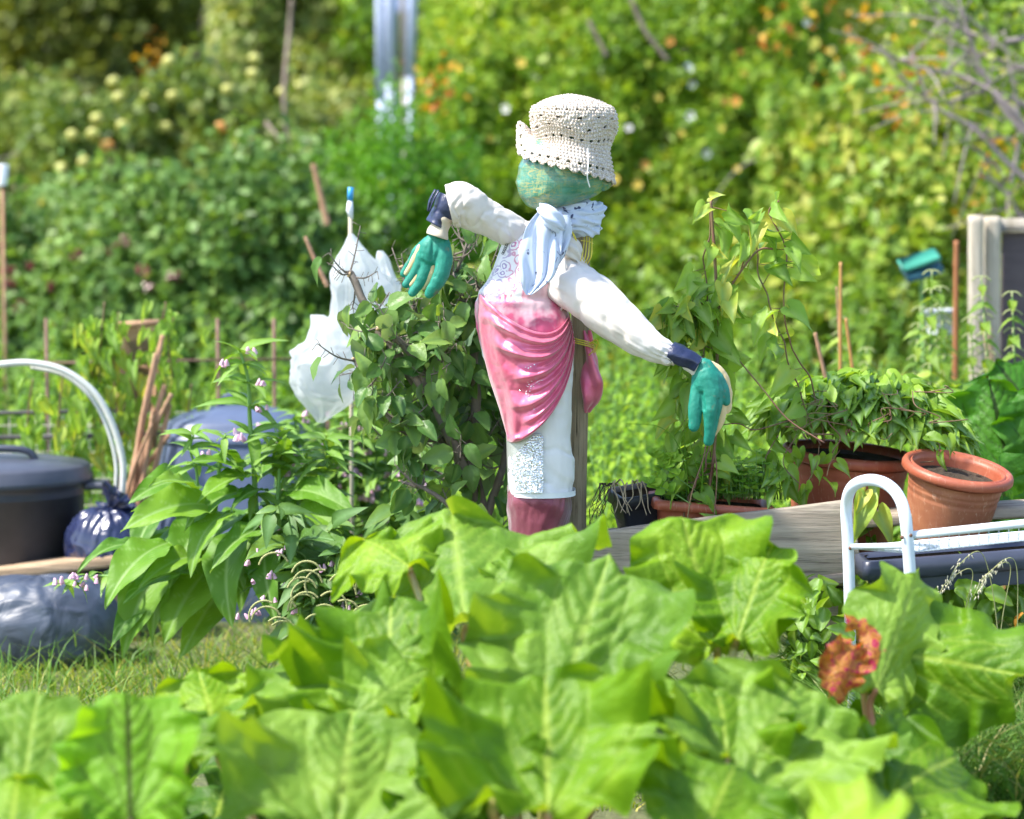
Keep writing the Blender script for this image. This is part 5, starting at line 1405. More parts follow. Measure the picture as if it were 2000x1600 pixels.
stalk_plant(CF, [(560, 1040, YC), (570, 980, YC + .05), (590, 930, YC + .1), (600, 890, YC + .1)], .006, (.3, .5, .7, .85, 1), YC, .09)
stalk_plant(CF, [(420, 1000, YC), (430, 900, YC - .05), (440, 850, YC - .1)], .007, (.6, .95), YC, .06)
stalk_plant(CF, [(300, 1150, YC), (240, 1130, YC - .1), (180, 1125, YC - .1), (130, 1140, YC - .1)], .005, (.5, .7, .9, 1), YC, .05, up=.1)
stalk_plant(CF, [(540, 1000, YC), (545, 920, YC), (540, 890, YC), (548, 855, YC)], .006, (.35, .55, .75, .9, 1), YC, .085, False)
stalk_plant(CF, [(380, 1000, YC), (385, 930, YC), (372, 880, YC), (378, 850, YC)], .005, (.45, .7, .9, 1), YC, .07, False)
stalk_plant(CF, [(610, 1020, YC), (625, 950, YC), (640, 900, YC), (636, 860, YC)], .006, (.3, .5, .7, .85, 1), YC, .09, False)
# smaller flowering comfrey stems right of it
CF2 = empty('comfrey_plant', P(650, 1300, 6.25) * np.array((1, 1, 0)), 'loose comfrey with grey-green leaves and pale pink bells in front of the apple bush', 'comfrey', 'comfrey plants')
M_com2 = leaf_mat('comfrey_leaf_grey', [(.05, (.04, .12, .03)), (.5, (.07, .18, .05)), (.95, (.13, .27, .08))], .3, .5, vein=(.16, .30, .10), bumpy=45)
pos = []; dr = []; mbb = MB(); mst = MB()
for k in range(36):
    bx = RNG.uniform(560, 860); by = 1260; tx = bx + RNG.normal() * 60; ty = RNG.uniform(990, 1170); y = 6.3 + RNG.uniform(-.2, .2)
    C = spline(PA([(bx, by, y), ((bx + tx) / 2 + 10, (by + ty) / 2, y), (tx, ty, y - .03), (tx + RNG.choice((-30, 30)), ty + 10, y - .06)]), 30); mst.add(*tube(C, np.linspace(.004, .0015, 30), 5))
    for j in range(3, 30):
        a = j * 2.4 + k; pos.append(C[j]); dr.append(unit(np.array((math.cos(a), math.sin(a), -.2 + .3 * RNG.normal()))))
    if k % 3 == 0: bells(CF2, C[-1] + np.array((0, -.01, -.01)), .0055, 3, .012)
for k in range(26):
    c = P(RNG.uniform(480, 790), RNG.uniform(1060, 1200), 6.1); bells(CF2, c, .005, 2, .012)
pos = np.array(pos); dr = np.array(dr); n = len(pos)
mst.obj('stem', M_comst, CF2); 
Fol().add(T_LANCE, pos, dr, unit(rdir(n) * .5 + np.array((0, -.4, .8))), rnd(n, .04, .10), rnd(n), 1.3, rnd(n, 0, .6)).obj('foliage', M_com2, CF2)
for i in range(16):
    bx = RNG.uniform(520, 830); by = RNG.uniform(1050, 1200); y = 6.15
    comfrey_leaf(CF2, (bx, by, y + .05), (bx + RNG.choice((-1, 1)) * RNG.uniform(50, 110), by + RNG.uniform(-30, 90), y - .1), 1.1, .1, 200 + i, mat=M_com2)
# curled dry flower sprays
M_dry = simple('dry_spray', (.42, .40, .18), .8, (.3, .34, .12), 40)
mb = MB()
for k in range(22):
    x, y = RNG.uniform(480, 700), RNG.uniform(1090, 1230); pts = [(x, y, 6.05)]; a = RNG.uniform(-2.6, -.5)
    for j in range(5): a += .5; x += 15 * math.cos(a); y += 15 * math.sin(a); pts.append((x, y, 6.05))
    mb.add(*tube(spline(PA(pts), 36), .003, 6, disp=lambda t, ph: .0022 * np.sin(t * 90) * np.cos(ph * 2)))
mb.obj('flower_spray', M_dry, CF2)
# more pink-flowered stems behind (blurred)
CF3 = empty('comfrey_plant', P(690, 1200, 7.3) * np.array((1, 1, 0)), 'comfrey with pink flowers standing behind, just below the plastic bag', 'comfrey', 'comfrey plants')
for k in range(12):
    bx = 560 + k * 20 + RNG.normal() * 8; ty = RNG.uniform(800, 930)
    stalk_plant(CF3, [(bx, 1200, 7.3), (bx + 4, 1050, 7.3), (bx + RNG.normal() * 20, ty, 7.3)], .006, (.35, .5, .6, .7, .8, .9, 1), 7.3, .10)

# =================================================================== BINDWEED
M_bw = leaf_mat('bindweed_leaf', [(0, (.14, .29, .04)), (.5, (.22, .42, .07)), (.85, (.32, .52, .10)), (1, (.48, .52, .10))], .45, .42, vein=(.34, .50, .14), blotch=((.42, .12, .04), 16, .71), bumpy=50, tone=(1.1, 1, .9))
M_bw2 = leaf_mat('bindweed_leaf_cool', [(0, (.09, .22, .04)), (.5, (.15, .33, .07)), (1, (.24, .45, .11))], .4, .42, vein=(.30, .46, .17), blotch=((.35, .2, .05), 16, .74), bumpy=50)
M_vine = simple('vine_stem', (.20, .06, .06), .6, (.16, .15, .05), 9)
BW = empty('bindweed', P(1400, 1030, 5.98), 'bindweed climbing twiggy sticks above the shallow trough, beside the right glove', 'climber')
stems = [[(1385, 985, 0), (1388, 860, .02), (1375, 760, 0), (1372, 680, -.02), (1380, 600, 0), (1376, 520, .02), (1385, 450, 0), (1392, 385, 0)],
         [(1395, 980, .03), (1400, 850, .05), (1392, 740, .04), (1395, 640, 0), (1420, 570, 0), (1450, 525, .02), (1462, 470, 0), (1470, 425, .02)],
         [(1600, 870, .05), (1570, 790, .03), (1540, 700, 0), (1520, 640, 0), (1490, 560, 0), (1478, 500, .02), (1480, 440, 0)],
         [(1610, 860, .08), (1590, 760, .06), (1560, 700, .02), (1535, 640, 0), (1535, 540, -.02), (1530, 470, 0), (1500, 420, 0), (1520, 392, 0)],
         [(1300, 620, 0), (1340, 600, 0), (1380, 590, 0)], [(1330, 640, .03), (1345, 720, .05), (1350, 820, .04), (1370, 960, .05)], [(1385, 800, -.02), (1380, 900, -.05), (1350, 960, -.05), (1335, 1010, -.06)]]
pos = []; dr = []; mv = MB()
for si, st in enumerate(stems):
    C = spline(PA([(a, b, 5.98 + c) for a, b, c in st]), 120); q = C.copy(); t = np.linspace(0, 1, 120)
    for tw in range(1):
        D = C + .005 * fbm(C * 22, 2, si)[:, None] * np.array((1, .5, 0)) + .003 * np.stack([np.cos(t * 30), np.sin(t * 30), 0 * t], 1)
        mv.add(*tube(D, .0021, 5))
    prob = np.where((si < 2) | (si in (4, 5, 7)), .36, .10)
    for j in range(2, 120):
        if RNG.random() < prob * (1.3 if t[j] < .72 else .4):
            d = unit(np.array((RNG.normal(), RNG.normal() * .6 - .4, -.15 + .3 * RNG.normal()))); p = C[j] + d * RNG.uniform(.02, .055); mv.add(*tube(np.array([C[j], p]), .0009, 4))
            pos.append(p); dr.append(unit(d * .8 + np.array((0, -.12, -.55))))
mv.add(*tube(spline(PA([(1360, 1060, 5.95), (1395, 880, 5.95), (1400, 600, 5.97), (1388, 388, 5.98)]), 50), .004, 8))
mv.add(*tube(spline(PA([(1405, 600, 5.97), (1440, 540, 5.97), (1480, 490, 5.97), (1512, 486, 5.97)]), 50), .0028, 8))
for s_ in ([(1440, 700, 5.95), (1490, 760, 5.9), (1540, 820, 5.88), (1610, 865, 5.85)], [(1395, 1010, 5.9), (1400, 930, 5.9), (1395, 870, 5.92)], [(1340, 1030, 5.88), (1352, 960, 5.88), (1375, 890, 5.9), (1380, 840, 5.92)]): mv.add(*tube(spline(PA(s_), 40), .0018, 6))
mv.obj('stem', M_vine, BW)
pos = np.array(pos); dr = np.array(dr); n = len(pos)
Fol().add(T_HEART, pos, dr, unit(rdir(n) * 1.0 + np.array((-.2, -.6, .55))), rnd(n, .05, .085), rnd(n) ** .8, rnd(n, 1.0, 1.25), rnd(n, -.1, .3)).obj('foliage', M_bw, BW)
# named big leaves at the top
pts = [((1385, 408), (1350, 432), .05), ((1388, 386), (1412, 378), .04), ((1480, 440), (1470, 490), .075), ((1460, 470), (1445, 520), .07), ((1410, 560), (1415, 620), .07), ((1545, 490), (1575, 545), .06), ((1345, 590), (1315, 622), .055), ((1470, 430), (1492, 405), .04)]
A_ = PA([(a[0], a[1], 5.93) for a, b, s in pts]); B_ = PA([(b[0], b[1], 5.90) for a, b, s in pts])
Fol().add(T_HEART, A_, B_ - A_, unit(np.array([(.1, -.8, .5)] * len(pts)) + RNG.normal(size=(len(pts), 3)) * .15), np.array([s * 1.05 for a, b, s in pts]), np.array([.9, .95, .98, .6, .99, .6, .9, .7]), .85).obj('top_leaves', M_bw, BW)

BW2 = empty('bindweed', P(1680, 880, 6.2), 'dense mound of bindweed spilling over the largest terracotta pot', 'climber')
n = 640
th = rnd(n, 0, 2 * PI); rr = np.sqrt(rnd(n)); cx, cy = 1685, 850
ux_ = cx + 195 * rr * np.cos(th); hh = np.sqrt(np.clip(1 - rr ** 2, 0, 1))
Yp = 6.2 + .17 * rr * np.sin(th); uy_ = cy - 2 - 112 * hh * rnd(n, .4, 1.05) + (ux_ - cx) * .05 + np.where(ux_ > 1800, 14, -6) * rr
pos = np.array([P(a, b, y) for a, b, y in zip(ux_, uy_, Yp)])
out = np.stack([np.cos(th), np.sin(th), np.zeros(n)], 1)
dr = unit(out * .8 + np.array((0, -.35, -.25)) + rdir(n) * .55)
nm = unit(out * .4 + np.array((-.1, -.5, .8)) + rdir(n) * .4)
fo = Fol().add(T_HEART, pos, dr, nm, rnd(n, .05, .085), rnd(n) ** 1.1, rnd(n, 1.0, 1.3), rnd(n, 0, .4))
mv = MB()
for (a, b, L, k) in ((1556, 850, 110, 6), (1520, 850, 100, 6), (1600, 870, 70, 4), (1640, 880, 50, 3), (1700, 950, 130, 6), (1820, 850, 40, 4), (1505, 880, 60, 5)):
    C = spline(PA([(a, b, 6.02), (a + RNG.normal() * 12, b + L * .5, 5.98), (a + RNG.normal() * 20, b + L, 5.97)]), 30); mv.add(*tube(C, .0014, 5))
    p = C[np.linspace(3, 29, k).astype(int)] + RNG.normal(size=(k, 3)) * .012
    fo.add(T_HEART, p, unit(rdir(k) * .8 + np.array((0, -.2, -.8))), unit(rdir(k) * .7 + np.array((0, -.8, .4))), rnd(k, .045, .07), rnd(k, .3, .9), rnd(k, .75, 1), rnd(k, 0, .3))
for k in range(16):
    a, b = RNG.uniform(1540, 1830), RNG.uniform(760, 840); pts = [(a, b, 6.05)]
    for j in range(4): a += RNG.normal() * 30; b += RNG.uniform(-14, 30); pts.append((a, b, 6.0))
    mv.add(*tube(spline(PA(pts), 30), .0014, 5))
fo.obj('foliage', M_bw2, BW2); mv.obj('stem', M_vine, BW2)
# tall yellowing leaf between pot and rack leg
pts = [((1690, 975), (1672, 1055), .12), ((1715, 1000), (1745, 1060), .10), ((1730, 1085), (1700, 1140), .08), ((1690, 960), (1676, 1000), .07)]
A_ = PA([(a[0], a[1], 5.85) for a, b, s in pts]); B_ = PA([(b[0], b[1], 5.82) for a, b, s in pts])
Fol().add(T_HEART, A_, B_ - A_, np.array([(.1, -.95, .2)] * 4), np.array([s for a, b, s in pts]), np.array([.85, .9, 1.0, .98]), .7, np.array([.1, .2, .1, .1])).obj('yellowing_leaves', M_bw, BW2)

# trough: clover, grass, herb
TW = empty('clover_clump', P(1400, 975, 6.0), 'clump of clover, grass and small herbs growing in the shallow terracotta trough', 'weeds')
M_clo = leaf_mat('clover_leaf', [(0, (.07, .22, .03)), (.5, (.13, .33, .05)), (1, (.24, .45, .09))], .35, .5)
pos = []; dr = []; var = []; mst = MB()
for k in range(520):
    a = RNG.uniform(1290, 1505); y = 6.0 + RNG.uniform(-.06, .06); b0 = 976 - (a - 1390) * .08; b = b0 - abs(RNG.normal()) * 32 - 6
    c = P(a, b, y); b_ = P(a + RNG.normal() * 5, b0, y); mst.add(*tube(np.array([b_, c]), .0006, 3)); v = RNG.random(); r0 = RNG.uniform(0, 2)
    for j in range(3): an = r0 + j * 2.094; pos.append(c); dr.append((math.cos(an), math.sin(an), .15)); var.append(v)
pos = np.array(pos); dr = unit(np.array(dr)); n = len(pos)
Fol().add(T_CLOVER, pos, dr, unit(rdir(n) * .3 + np.array((0, -.5, 1))), rnd(n, .011, .019), np.array(var), 1.0).obj('clover', M_clo, TW)
mst.obj('clover_stems', M_comst, TW)
def blades(n, fx, fy, fY, L0, L1, w, lean=.35, base_z=None):
    """grass: list of bent strips"""
    V = []; A = []
    seg = 5
    for k in range(n):
        b = P(fx(), fy(), fY()) if base_z is None else None
        if b is None:
            x, y = fx(), fY(); b = np.array((x, y, base_z))
        L = RNG.uniform(L0, L1); d = RNG.normal(size=2) * lean; wd = w * RNG.uniform(.7, 1.3); an = RNG.uniform(0, PI)
        side = np.array((math.cos(an), math.sin(an), 0)); 
        for j in range(seg + 1):
            t = j / seg; c = b + np.array((d[0] * L * t * t, d[1] * L * t * t, L * t * (1 - .25 * t * abs(d[0] + d[1])))); ww = wd * (1 - t ** 2) + .0002
            V.append(c - side * ww); V.append(c + side * ww)
        A += [RNG.random()] * (2 * seg + 2)
    V = np.array(V); base = (np.arange(n) * (2 * seg + 2))[:, None, None]
    q = np.array([[2 * j, 2 * j + 1, 2 * j + 3, 2 * j + 2] for j in range(seg)])[None]
    return V, (base + q).reshape(-1, 4), np.array(A)
M_grass = leaf_mat('grass_blade', [(0, (.05, .14, .02)), (.5, (.10, .24, .04)), (.85, (.18, .32, .07)), (1, (.38, .36, .16))], .35, .5, tone=(1.05, 1, .9))
V, Fc, A = blades(160, lambda: RNG.uniform(1290, 1540), lambda: 976, lambda: 6 + RNG.uniform(-.05, .05), .04, .14, .0013, .5); build('grass', V, Fc, M_grass, TW, attrs={'v': A, 'vein': A * 0})
mb = MB()
for pts in ([(1360, 970, 5.95), (1340, 900, 5.93), (1335, 820, 5.93), (1322, 780, 5.95)], [(1345, 965, 5.93), (1330, 880, 5.9), (1290, 835, 5.9), (1222, 827, 5.92)], [(1375, 960, 5.93), (1350, 870, 5.9), (1347, 820, 5.92)], [(1370, 975, 5.93), (1372, 900, 5.92), (1362, 800, 5.92)]):
    mb.add(*tube(spline(PA(pts), 40), np.linspace(.0028, .0007, 40), 4, sq=.4), .5)
mb.obj('tall_grass', M_clo, TW)
# low sprawling shoot over the black pot
pos = []; dr = []; mst = MB()
for s_ in ([(1360, 960, 5.93), (1320, 930, 5.9), (1290, 900, 5.9), (1275, 885, 5.9)], [(1350, 985, 5.9), (1310, 960, 5.9), (1280, 948, 5.88), (1265, 938, 5.88)], [(1340, 900, 5.9), (1310, 895, 5.9), (1285, 930, 5.9)]):
    C = spline(PA(s_), 12); mst.add(*tube(C, .0014, 5))
    for j in range(3, 12): 
        for sd in (-1, 1): pos.append(C[j]); dr.append(unit(np.array((sd * .6 - .2, -.3, .5 + RNG.normal() * .4))))
pos = np.array(pos); dr = np.array(dr); n = len(pos); Fol().add(T_OVATE, pos, dr, unit(rdir(n) * .4 + np.array((0, -.7, .6))), rnd(n, .016, .028), rnd(n, .5, 1), 1.3).obj('herb_leaves', M_clo, TW); mst.obj('herb_stems', M_comst, TW)

# canes standing behind, right
for (a, b, r, l) in (((1652, 1000, 7.4), (1642, 512, 7.4), .006, 'tallest orange cane, upright behind the bindweed mound'), ((1690, 990, 7.4), (1652, 622, 7.4), .006, 'orange cane leaning left behind the bindweed mound'), ((1655, 960, 7.2), (1592, 650, 7.2), .0065, 'pale brown cane leaning left, nearest the bindweed stems')):
    cane(a, b, r, l, 'garden canes behind the pots', mat=simple('orange_cane', (.50, .24, .06), .6, (.42, .22, .08), 20) if a[0] != 1655 else M_cane)
cane((1640, 1000, 7.6), (1634, 560, 7.6), .004, 'thinnest cane just left of the tallest orange one', 'garden canes behind the pots')
# =================================================================== GROUND
def ground_mat():
    N = NT('ground_soil_and_grass'); c = N.co('Object')
    col = N.ramp(N.noise(c, 1.3, 6, .65), [(.3, (.07, .12, .03)), (.5, (.12, .18, .05)), (.62, (.12, .10, .055)), (.75, (.18, .20, .08))])
    col = N.mix(.5, col, N.ramp(N.noise(c, 40, 5, .7), [(.3, (.06, .07, .03)), (.7, (.30, .30, .14))]))
    return N.done(N.bsdf(col, .95, N.bump(N.noise(c, 45, 6, .7), .8, .03)))
gx = np.r_[np.linspace(-90, -8, 24), np.linspace(-7.5, 7.5, 90), np.linspace(8, 90, 24)]; gy = np.r_[np.linspace(-15, 2, 10), np.linspace(2.2, 16, 110), np.linspace(17, 150, 50)]
XX, YY = np.meshgrid(gx, gy); q = np.stack([XX.ravel(), YY.ravel(), 0 * XX.ravel()], 1)
hill = sstep(25, 55, YY).ravel() * 11.0
Z = fbm(q * .9, 3, 2) * .035 * (np.hypot(q[:, 0], q[:, 1]) < 30) + hill + fbm(q * .3, 2, 5) * .5 * (hill > .1)
build('ground', np.stack([q[:, 0], q[:, 1], Z], 1), gridfaces(len(gy), len(gx)), ground_mat(), origin=(0, 0, 0))['kind'] = 'structure'

# =================================================================== LAWN GRASS
def seeded(n, x0, x1, y0, y1): return rnd(n, x0, x1), rnd(n, y0, y1)
n = 26000
def blades_np(x, y, z, L, w, lean, var):
    n = len(x); seg = 3; d = RNG.normal(size=(n, 2)) * lean; an = rnd(n, 0, PI); side = np.stack([np.cos(an), np.sin(an), 0 * an], 1)
    t = np.linspace(0, 1, seg + 1)
    c = np.stack([x[:, None] + d[:, :1] * L[:, None] * t ** 2, y[:, None] + d[:, 1:] * L[:, None] * t ** 2, z[:, None] + L[:, None] * t * (1 - .2 * t)], -1)
    ww = (w * (1 - t ** 2) + .0003)[None, :, None] * side[:, None, :]
    V = np.stack([c - ww, c + ww], 2).reshape(-1, 3); base = (np.arange(n) * (2 * seg + 2))[:, None, None]
    qf = np.array([[2 * j, 2 * j + 1, 2 * j + 3, 2 * j + 2] for j in range(seg)])[None]
    return V, (base + qf).reshape(-1, 4), np.repeat(var, 2 * seg + 2)
M_lawn = leaf_mat('lawn_blade', [(0, (.09, .22, .04)), (.4, (.16, .33, .06)), (.75, (.25, .38, .10)), (1, (.40, .42, .18))], .3, .55)
x, y = seeded(n, -2.6, .4, 5.3, 8.4)
V, Fc, A = blades_np(x, y, np.zeros(n) - .01, rnd(n, .02, .075), .0022, .6, rnd(n)); tag(build('grass', V, Fc, M_lawn, attrs={'v': A, 'vein': A * 0}), 'short yellow-green lawn grass beside the big rubbish bag', 'grass', kind='stuff')
n = 16000
x, y = seeded(n, .8, 1.7, 4.9, 6.4)
V, Fc, A = blades_np(x, y, np.zeros(n) - .01, rnd(n, .08, .42), .0026, .55, rnd(n)); tag(build('rough_grass', V, Fc, M_grass, attrs={'v': A, 'vein': A * 0}), 'long rough grass round the feet of the white rack', 'grass', kind='stuff')
n = 3000
x, y = seeded(n, -1.5, 1.9, 5.5, 7.4)
V, Fc, A = blades_np(x, y, np.zeros(n) - .01, rnd(n, .06, .22), .002, .6, rnd(n, .3, 1)); tag(build('straggly_grass', V, Fc, M_grass, attrs={'v': A, 'vein': A * 0}), 'straggly taller grass between the beds', 'grass', kind='stuff')
# dead leaves and weeds under the rack
M_dead = leaf_mat('dead_leaf', [(0, (.16, .05, .02)), (.5, (.36, .16, .05)), (1, (.5, .3, .12))], .2, .7)
n = 70; pos = np.array([P(a, b, y) for a, b, y in zip(rnd(n, 1690, 2000), rnd(n, 1180, 1440), rnd(n, 5.7, 6.0))])
tag(Fol().add(T_OVATE, pos, rdir(n), unit(rdir(n) + np.array((0, -.6, .3))), rnd(n, .03, .07), rnd(n), 1.2, rnd(n, 0, .9)).obj('dead_leaves', M_dead), 'rust-brown dead leaves hanging under the white rack', 'dead leaves', kind='stuff')
WU = empty('weed_clump', P(1860, 1600, 5.9) * np.array((1, 1, 0)), 'dark leafy weeds and seeding grass under and below the white rack', 'weeds')
n = 1300; pos = np.array([P(a, b, y) for a, b, y in zip(rnd(n, 1540, 2060), rnd(n, 1130, 1600), rnd(n, 5.6, 6.3))]); ok = pos[:, 2] > .0
pos = pos[ok]; n = len(pos); Fol().add(T_OVATE, pos, unit(rdir(n) + np.array((0, -.2, -.4))), unit(rdir(n) * .6 + np.array((0, -.6, .6))), rnd(n, .03, .08), rnd(n) * .8, 1.0, rnd(n, 0, .5)).obj('foliage', M_bw2, WU)
mb = MB(); ms_ = MB()
for k in range(4):
    a = RNG.uniform(1880, 2010); b = RNG.uniform(1080, 1130); bx = a + RNG.uniform(-10, 60)
    C = spline(PA([(bx, 1500, 5.6), (bx - 5, 1250, 5.58), (a + 10, b, 5.55), (a - 40, b + 20, 5.52), (a - 62, b + 60, 5.5)]), 60); mb.add(*tube(C, np.linspace(.0016, .0006, 60), 4))
    for j in range(36, 60, 1):
        e = C[j] + RNG.normal(size=3) * .004; ms_.add(*tube(np.array([e, e + np.array((RNG.normal() * .003, 0, -.009))]), [.0014, .0006], 4))
mb.obj('grass_stems', M_dry, WU); ms_.obj('seed_heads', simple('seed_head', (.62, .58, .42), .8), WU)

# =================================================================== MIDDLE GROUND WEEDS
M_weed = leaf_mat('weed_leaf', [(0, (.07, .20, .02)), (.5, (.14, .33, .04)), (1, (.28, .48, .08))], .42, .5)
def stem_weeds(label, xs, ys, hs, lf, mat, name='tall_weeds', T=T_NETTLE, per=30, step=.035, kind='stuff', stem_mat=None, size=(.03, .075), cat='weeds'):
    pos = []; dr = []; sc = []; var = []; mbs = MB()
    for x, y, h in zip(xs, ys, hs):
        ln = RNG.normal(size=2) * .12; k = int(h / step); t = np.arange(k) / max(1, k - 1); v = RNG.random()
        c = np.stack([x + ln[0] * t ** 2 * h, y + ln[1] * t ** 2 * h, t * h], 1)
        if k < 3: continue
        mbs.add(*tube(c[::3] if k > 8 else c, .0035, 3, caps=False))
        for j in range(k):
            if t[j] < .25 and RNG.random() < .6: continue
            for m in range(2):
                a = j * 1.57 + m * PI + x * 40; pos.append(c[j]); dr.append((math.cos(a), math.sin(a), .15 - .5 * RNG.random())); sc.append(RNG.uniform(*size) * (1.15 - .6 * t[j])); var.append(.6 * v + .4 * RNG.random())
    pos = np.array(pos); n = len(pos); dr = unit(np.array(dr))
    root = empty(name, (float(np.mean(xs)), float(np.mean(ys)), 0), label, cat, kind=kind)
    Fol().add(T, pos, dr, unit(rdir(n) * .35 + np.array((0, -.25, 1))), np.array(sc), np.array(var), 1.1, rnd(n, 0, .5)).obj('foliage', mat, root)
    mbs.obj('stems', stem_mat or M_comst, root); return root
def pick(n, x0, x1, y0, y1): return rnd(n, x0, x1), rnd(n, y0, y1)
def pxband(n, p0, p1, y0, y1):
    Y = rnd(n, y0, y1); X = (rnd(n, p0, p1) - 1000) / F * Y; return X, Y
x, y = pxband(300, 1130, 2080, 7.3, 9.2); stem_weeds('bright green nettle-like weeds filling the ground behind the planter', x, y, rnd(300, .35, .80), 0, M_weed)
x, y = pxband(170, 560, 1120, 7.6, 9.5); stem_weeds('bright green weeds behind the apple bush', x, y, rnd(170, .3, .75), 0, M_weed)
x, y = pxband(380, -700, 560, 8.6, 10.2); stem_weeds('loose yellow-green weeds growing through the wire fence', x, y, rnd(380, .25, .78), 0, M_weed, size=(.03, .08))
M_weedd = leaf_mat('weed_leaf_deep', [(0, (.05, .14, .02)), (.5, (.10, .24, .035)), (1, (.20, .36, .06))], .4, .5)
x, y = pxband(420, -80, 2080, 9.5, 12); stem_weeds('mixed tall weeds along the foot of the hedges', x, y, rnd(420, .4, .95), 0, M_weedd, size=(.04, .09))
# single nettles at the right, things of their own
M_net = leaf_mat('nettle_leaf', [(0, (.10, .22, .05)), (.5, (.16, .31, .08)), (1, (.26, .42, .13))], .35, .55)
def nettle(px0, top, Y, label):
    r = empty('nettle', P(px0, 1000, Y) * np.array((1, 1, 0)), label, 'nettle', 'nettles behind the pots'); h = P(px0, top, Y)[2]; x0 = ORG[r.name][0]
    C = spline([(x0, Y, 0), (x0 + .02, Y, h * .5), (x0 + RNG.normal() * .03, Y, h)], 40); mb = MB(); mb.add(*tube(C, np.linspace(.006, .002, 40), 6)); mb.obj('stem', M_comst, r)
    pos = []; dr = []; ms = MB()
    for j in range(6, 40, 1):
        if j % 2: 
            for m in range(4):
                a = m * PI / 2 + j * .8; e = C[j] + np.array((math.cos(a), math.sin(a), -.5)) * .03; ms.add(*tube(spline([C[j], (C[j] + e) / 2 + (0, 0, .006), e], 6), .0022, 4))
        else:
            for m in range(2): a = m * PI + j * .785; pos.append(C[j]); dr.append((math.cos(a), math.sin(a), -.25))
    pos = np.array(pos); n = len(pos); t = (pos[:, 2] / h)
    Fol().add(T_NETTLE, pos, unit(np.array(dr)), unit(rdir(n) * .5 + np.array((0, -.3, 1))), .12 * (1.2 - .8 * t), rnd(n), 1.1, rnd(n, .1, .5)).obj('foliage', M_net, r); ms.obj('flower_strings', M_net if False else simple('nettle_flower', (.34, .38, .16), .8), r)
for a, b, Y, l in ((1800, 528, 7.6, 'tallest nettle, left of the wooden gate post'), (1760, 600, 7.8, 'thin nettle below the green plastic object'), (1840, 560, 7.9, 'middle nettle beside the wooden gate post'), (1925, 540, 7.5, 'nettle in front of the dark board at the right'), (1972, 570, 7.4, 'rightmost nettle, against the dark board'),
                   (1620, 620, 8.2, 'pale nettle among the orange canes'), (1340, 500, 8.6, 'blurred nettle just left of the climbing bindweed'), (1700, 680, 8.0, 'low nettle right of the orange canes'), (1890, 620, 7.7, 'nettle at the foot of the wooden gate post')):
    nettle(a, b, Y, l)
# vines on the frame
VN = empty('climbing_vine', P(205, 900, 7.95) * np.array((1, 1, 0)), 'bright green climbing vine with hanging leaves on the old wooden frame', 'climber')
fo = Fol(); mv = MB()
for (a, b0, b1, k) in ((200, 610, 860, 42), (185, 650, 840, 26), (228, 630, 800, 24), (320, 610, 720, 16), (335, 640, 700, 8), (270, 700, 880, 26), (150, 800, 960, 20), (120, 740, 960, 22), (370, 770, 960, 22), (60, 760, 900, 14)):
    C = spline(PA([(a + 5, b1 + 60, 7.95), (a - 6, (b0 + b1) / 2, 7.95), (a + 4, b0 - 20, 7.95)]), 40); mv.add(*tube(C, .003, 5))
    p = C[RNG.integers(0, 38, k)] + RNG.normal(size=(k, 3)) * np.array((.04, .03, .02)); fo.add(T_HEART, p, unit(rdir(k) * .5 + np.array((0, 0, -1))), unit(rdir(k) * .4 + np.array((0, -1, .4))), rnd(k, .05, .085), rnd(k, .3, 1), rnd(k, .6, .9), rnd(k, 0, .4))
fo.obj('foliage', M_bw, VN); mv.obj('stem', M_vine, VN)

# =================================================================== GATE POST, BOARD, GREEN THING
M_gp = wood_mat('pale_weathered_wood', (.42, .36, .28), (.55, .48, .39), (.22, .17, .12), (30, 30, 2), rings=False)
GP = empty('shed_corner', P(1915, 1100, 8.6) * np.array((1, 1, 0)), 'pale wooden corner post with a dark board wall beside it, at the right edge', 'shed')
def vplank(p0, p1, w, d, Y, name, root, mat, seed):
    t, b = P(*p0, Y), P(*p1, Y); b[2] = min(b[2], 0.0); ax = unit(t - b); X = unit(np.cross((0, 1, 0), ax)); return plank((t + b) / 2, (np.linalg.norm(t - b), d, w), np.stack([ax, np.cross(X, ax), X], 1), seed, .006, 50, .003, name, mat, root, 16)
vplank((1905, 420), (1915, 1100), .05, .06, 8.5, 'corner_post', GP, M_gp, 3); vplank((1936, 422), (1942, 1100), .055, .06, 8.56, 'corner_post', GP, M_gp, 4)
V, Fc = box(P(2150, 700, 8.62), (.72, .02, 1.0), None, .003); V[:, 2] = np.where(V[:, 2] > .6, P(0, 452, 8.62)[2], 0); build('dark_board', V, Fc, simple('dark_board', (.075, .055, .065), .7, (.11, .085, .09), 6, bump=.3, stretch=(1, 1, 6)), GP, smooth=False)
V, Fc = box(P(2150, 440, 8.6), (.80, .05, .05), None, .006); build('top_rail', V, Fc, M_gp, GP)
vplank((1930, 640), (1990, 760), .03, .02, 8.4, 'brace', GP, M_tim, 9)
GT = empty('watering_tray', P(1795, 508, 9.0), 'turquoise green plastic lid propped aslant in the hedge, left of the wooden post', 'plastic lid')
V, Fc = box(P(1795, 508, 9.0), (.15, .10, .022), rotm(math.radians(20), math.radians(-17), 0), .008); build('lid_shell', V, Fc, simple('turquoise_plastic', (.03, .25, .17), .45, (.06, .32, .22), 10), GT)
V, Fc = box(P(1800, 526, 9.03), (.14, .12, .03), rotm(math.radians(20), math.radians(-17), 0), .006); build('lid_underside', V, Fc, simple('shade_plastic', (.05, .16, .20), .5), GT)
mb = MB(); mb.add(*tube(PA([(1800, 522, 9.1), (1806, 1000, 9.1)]) , .007, 8)); mb.obj('support', M_comst, GT)
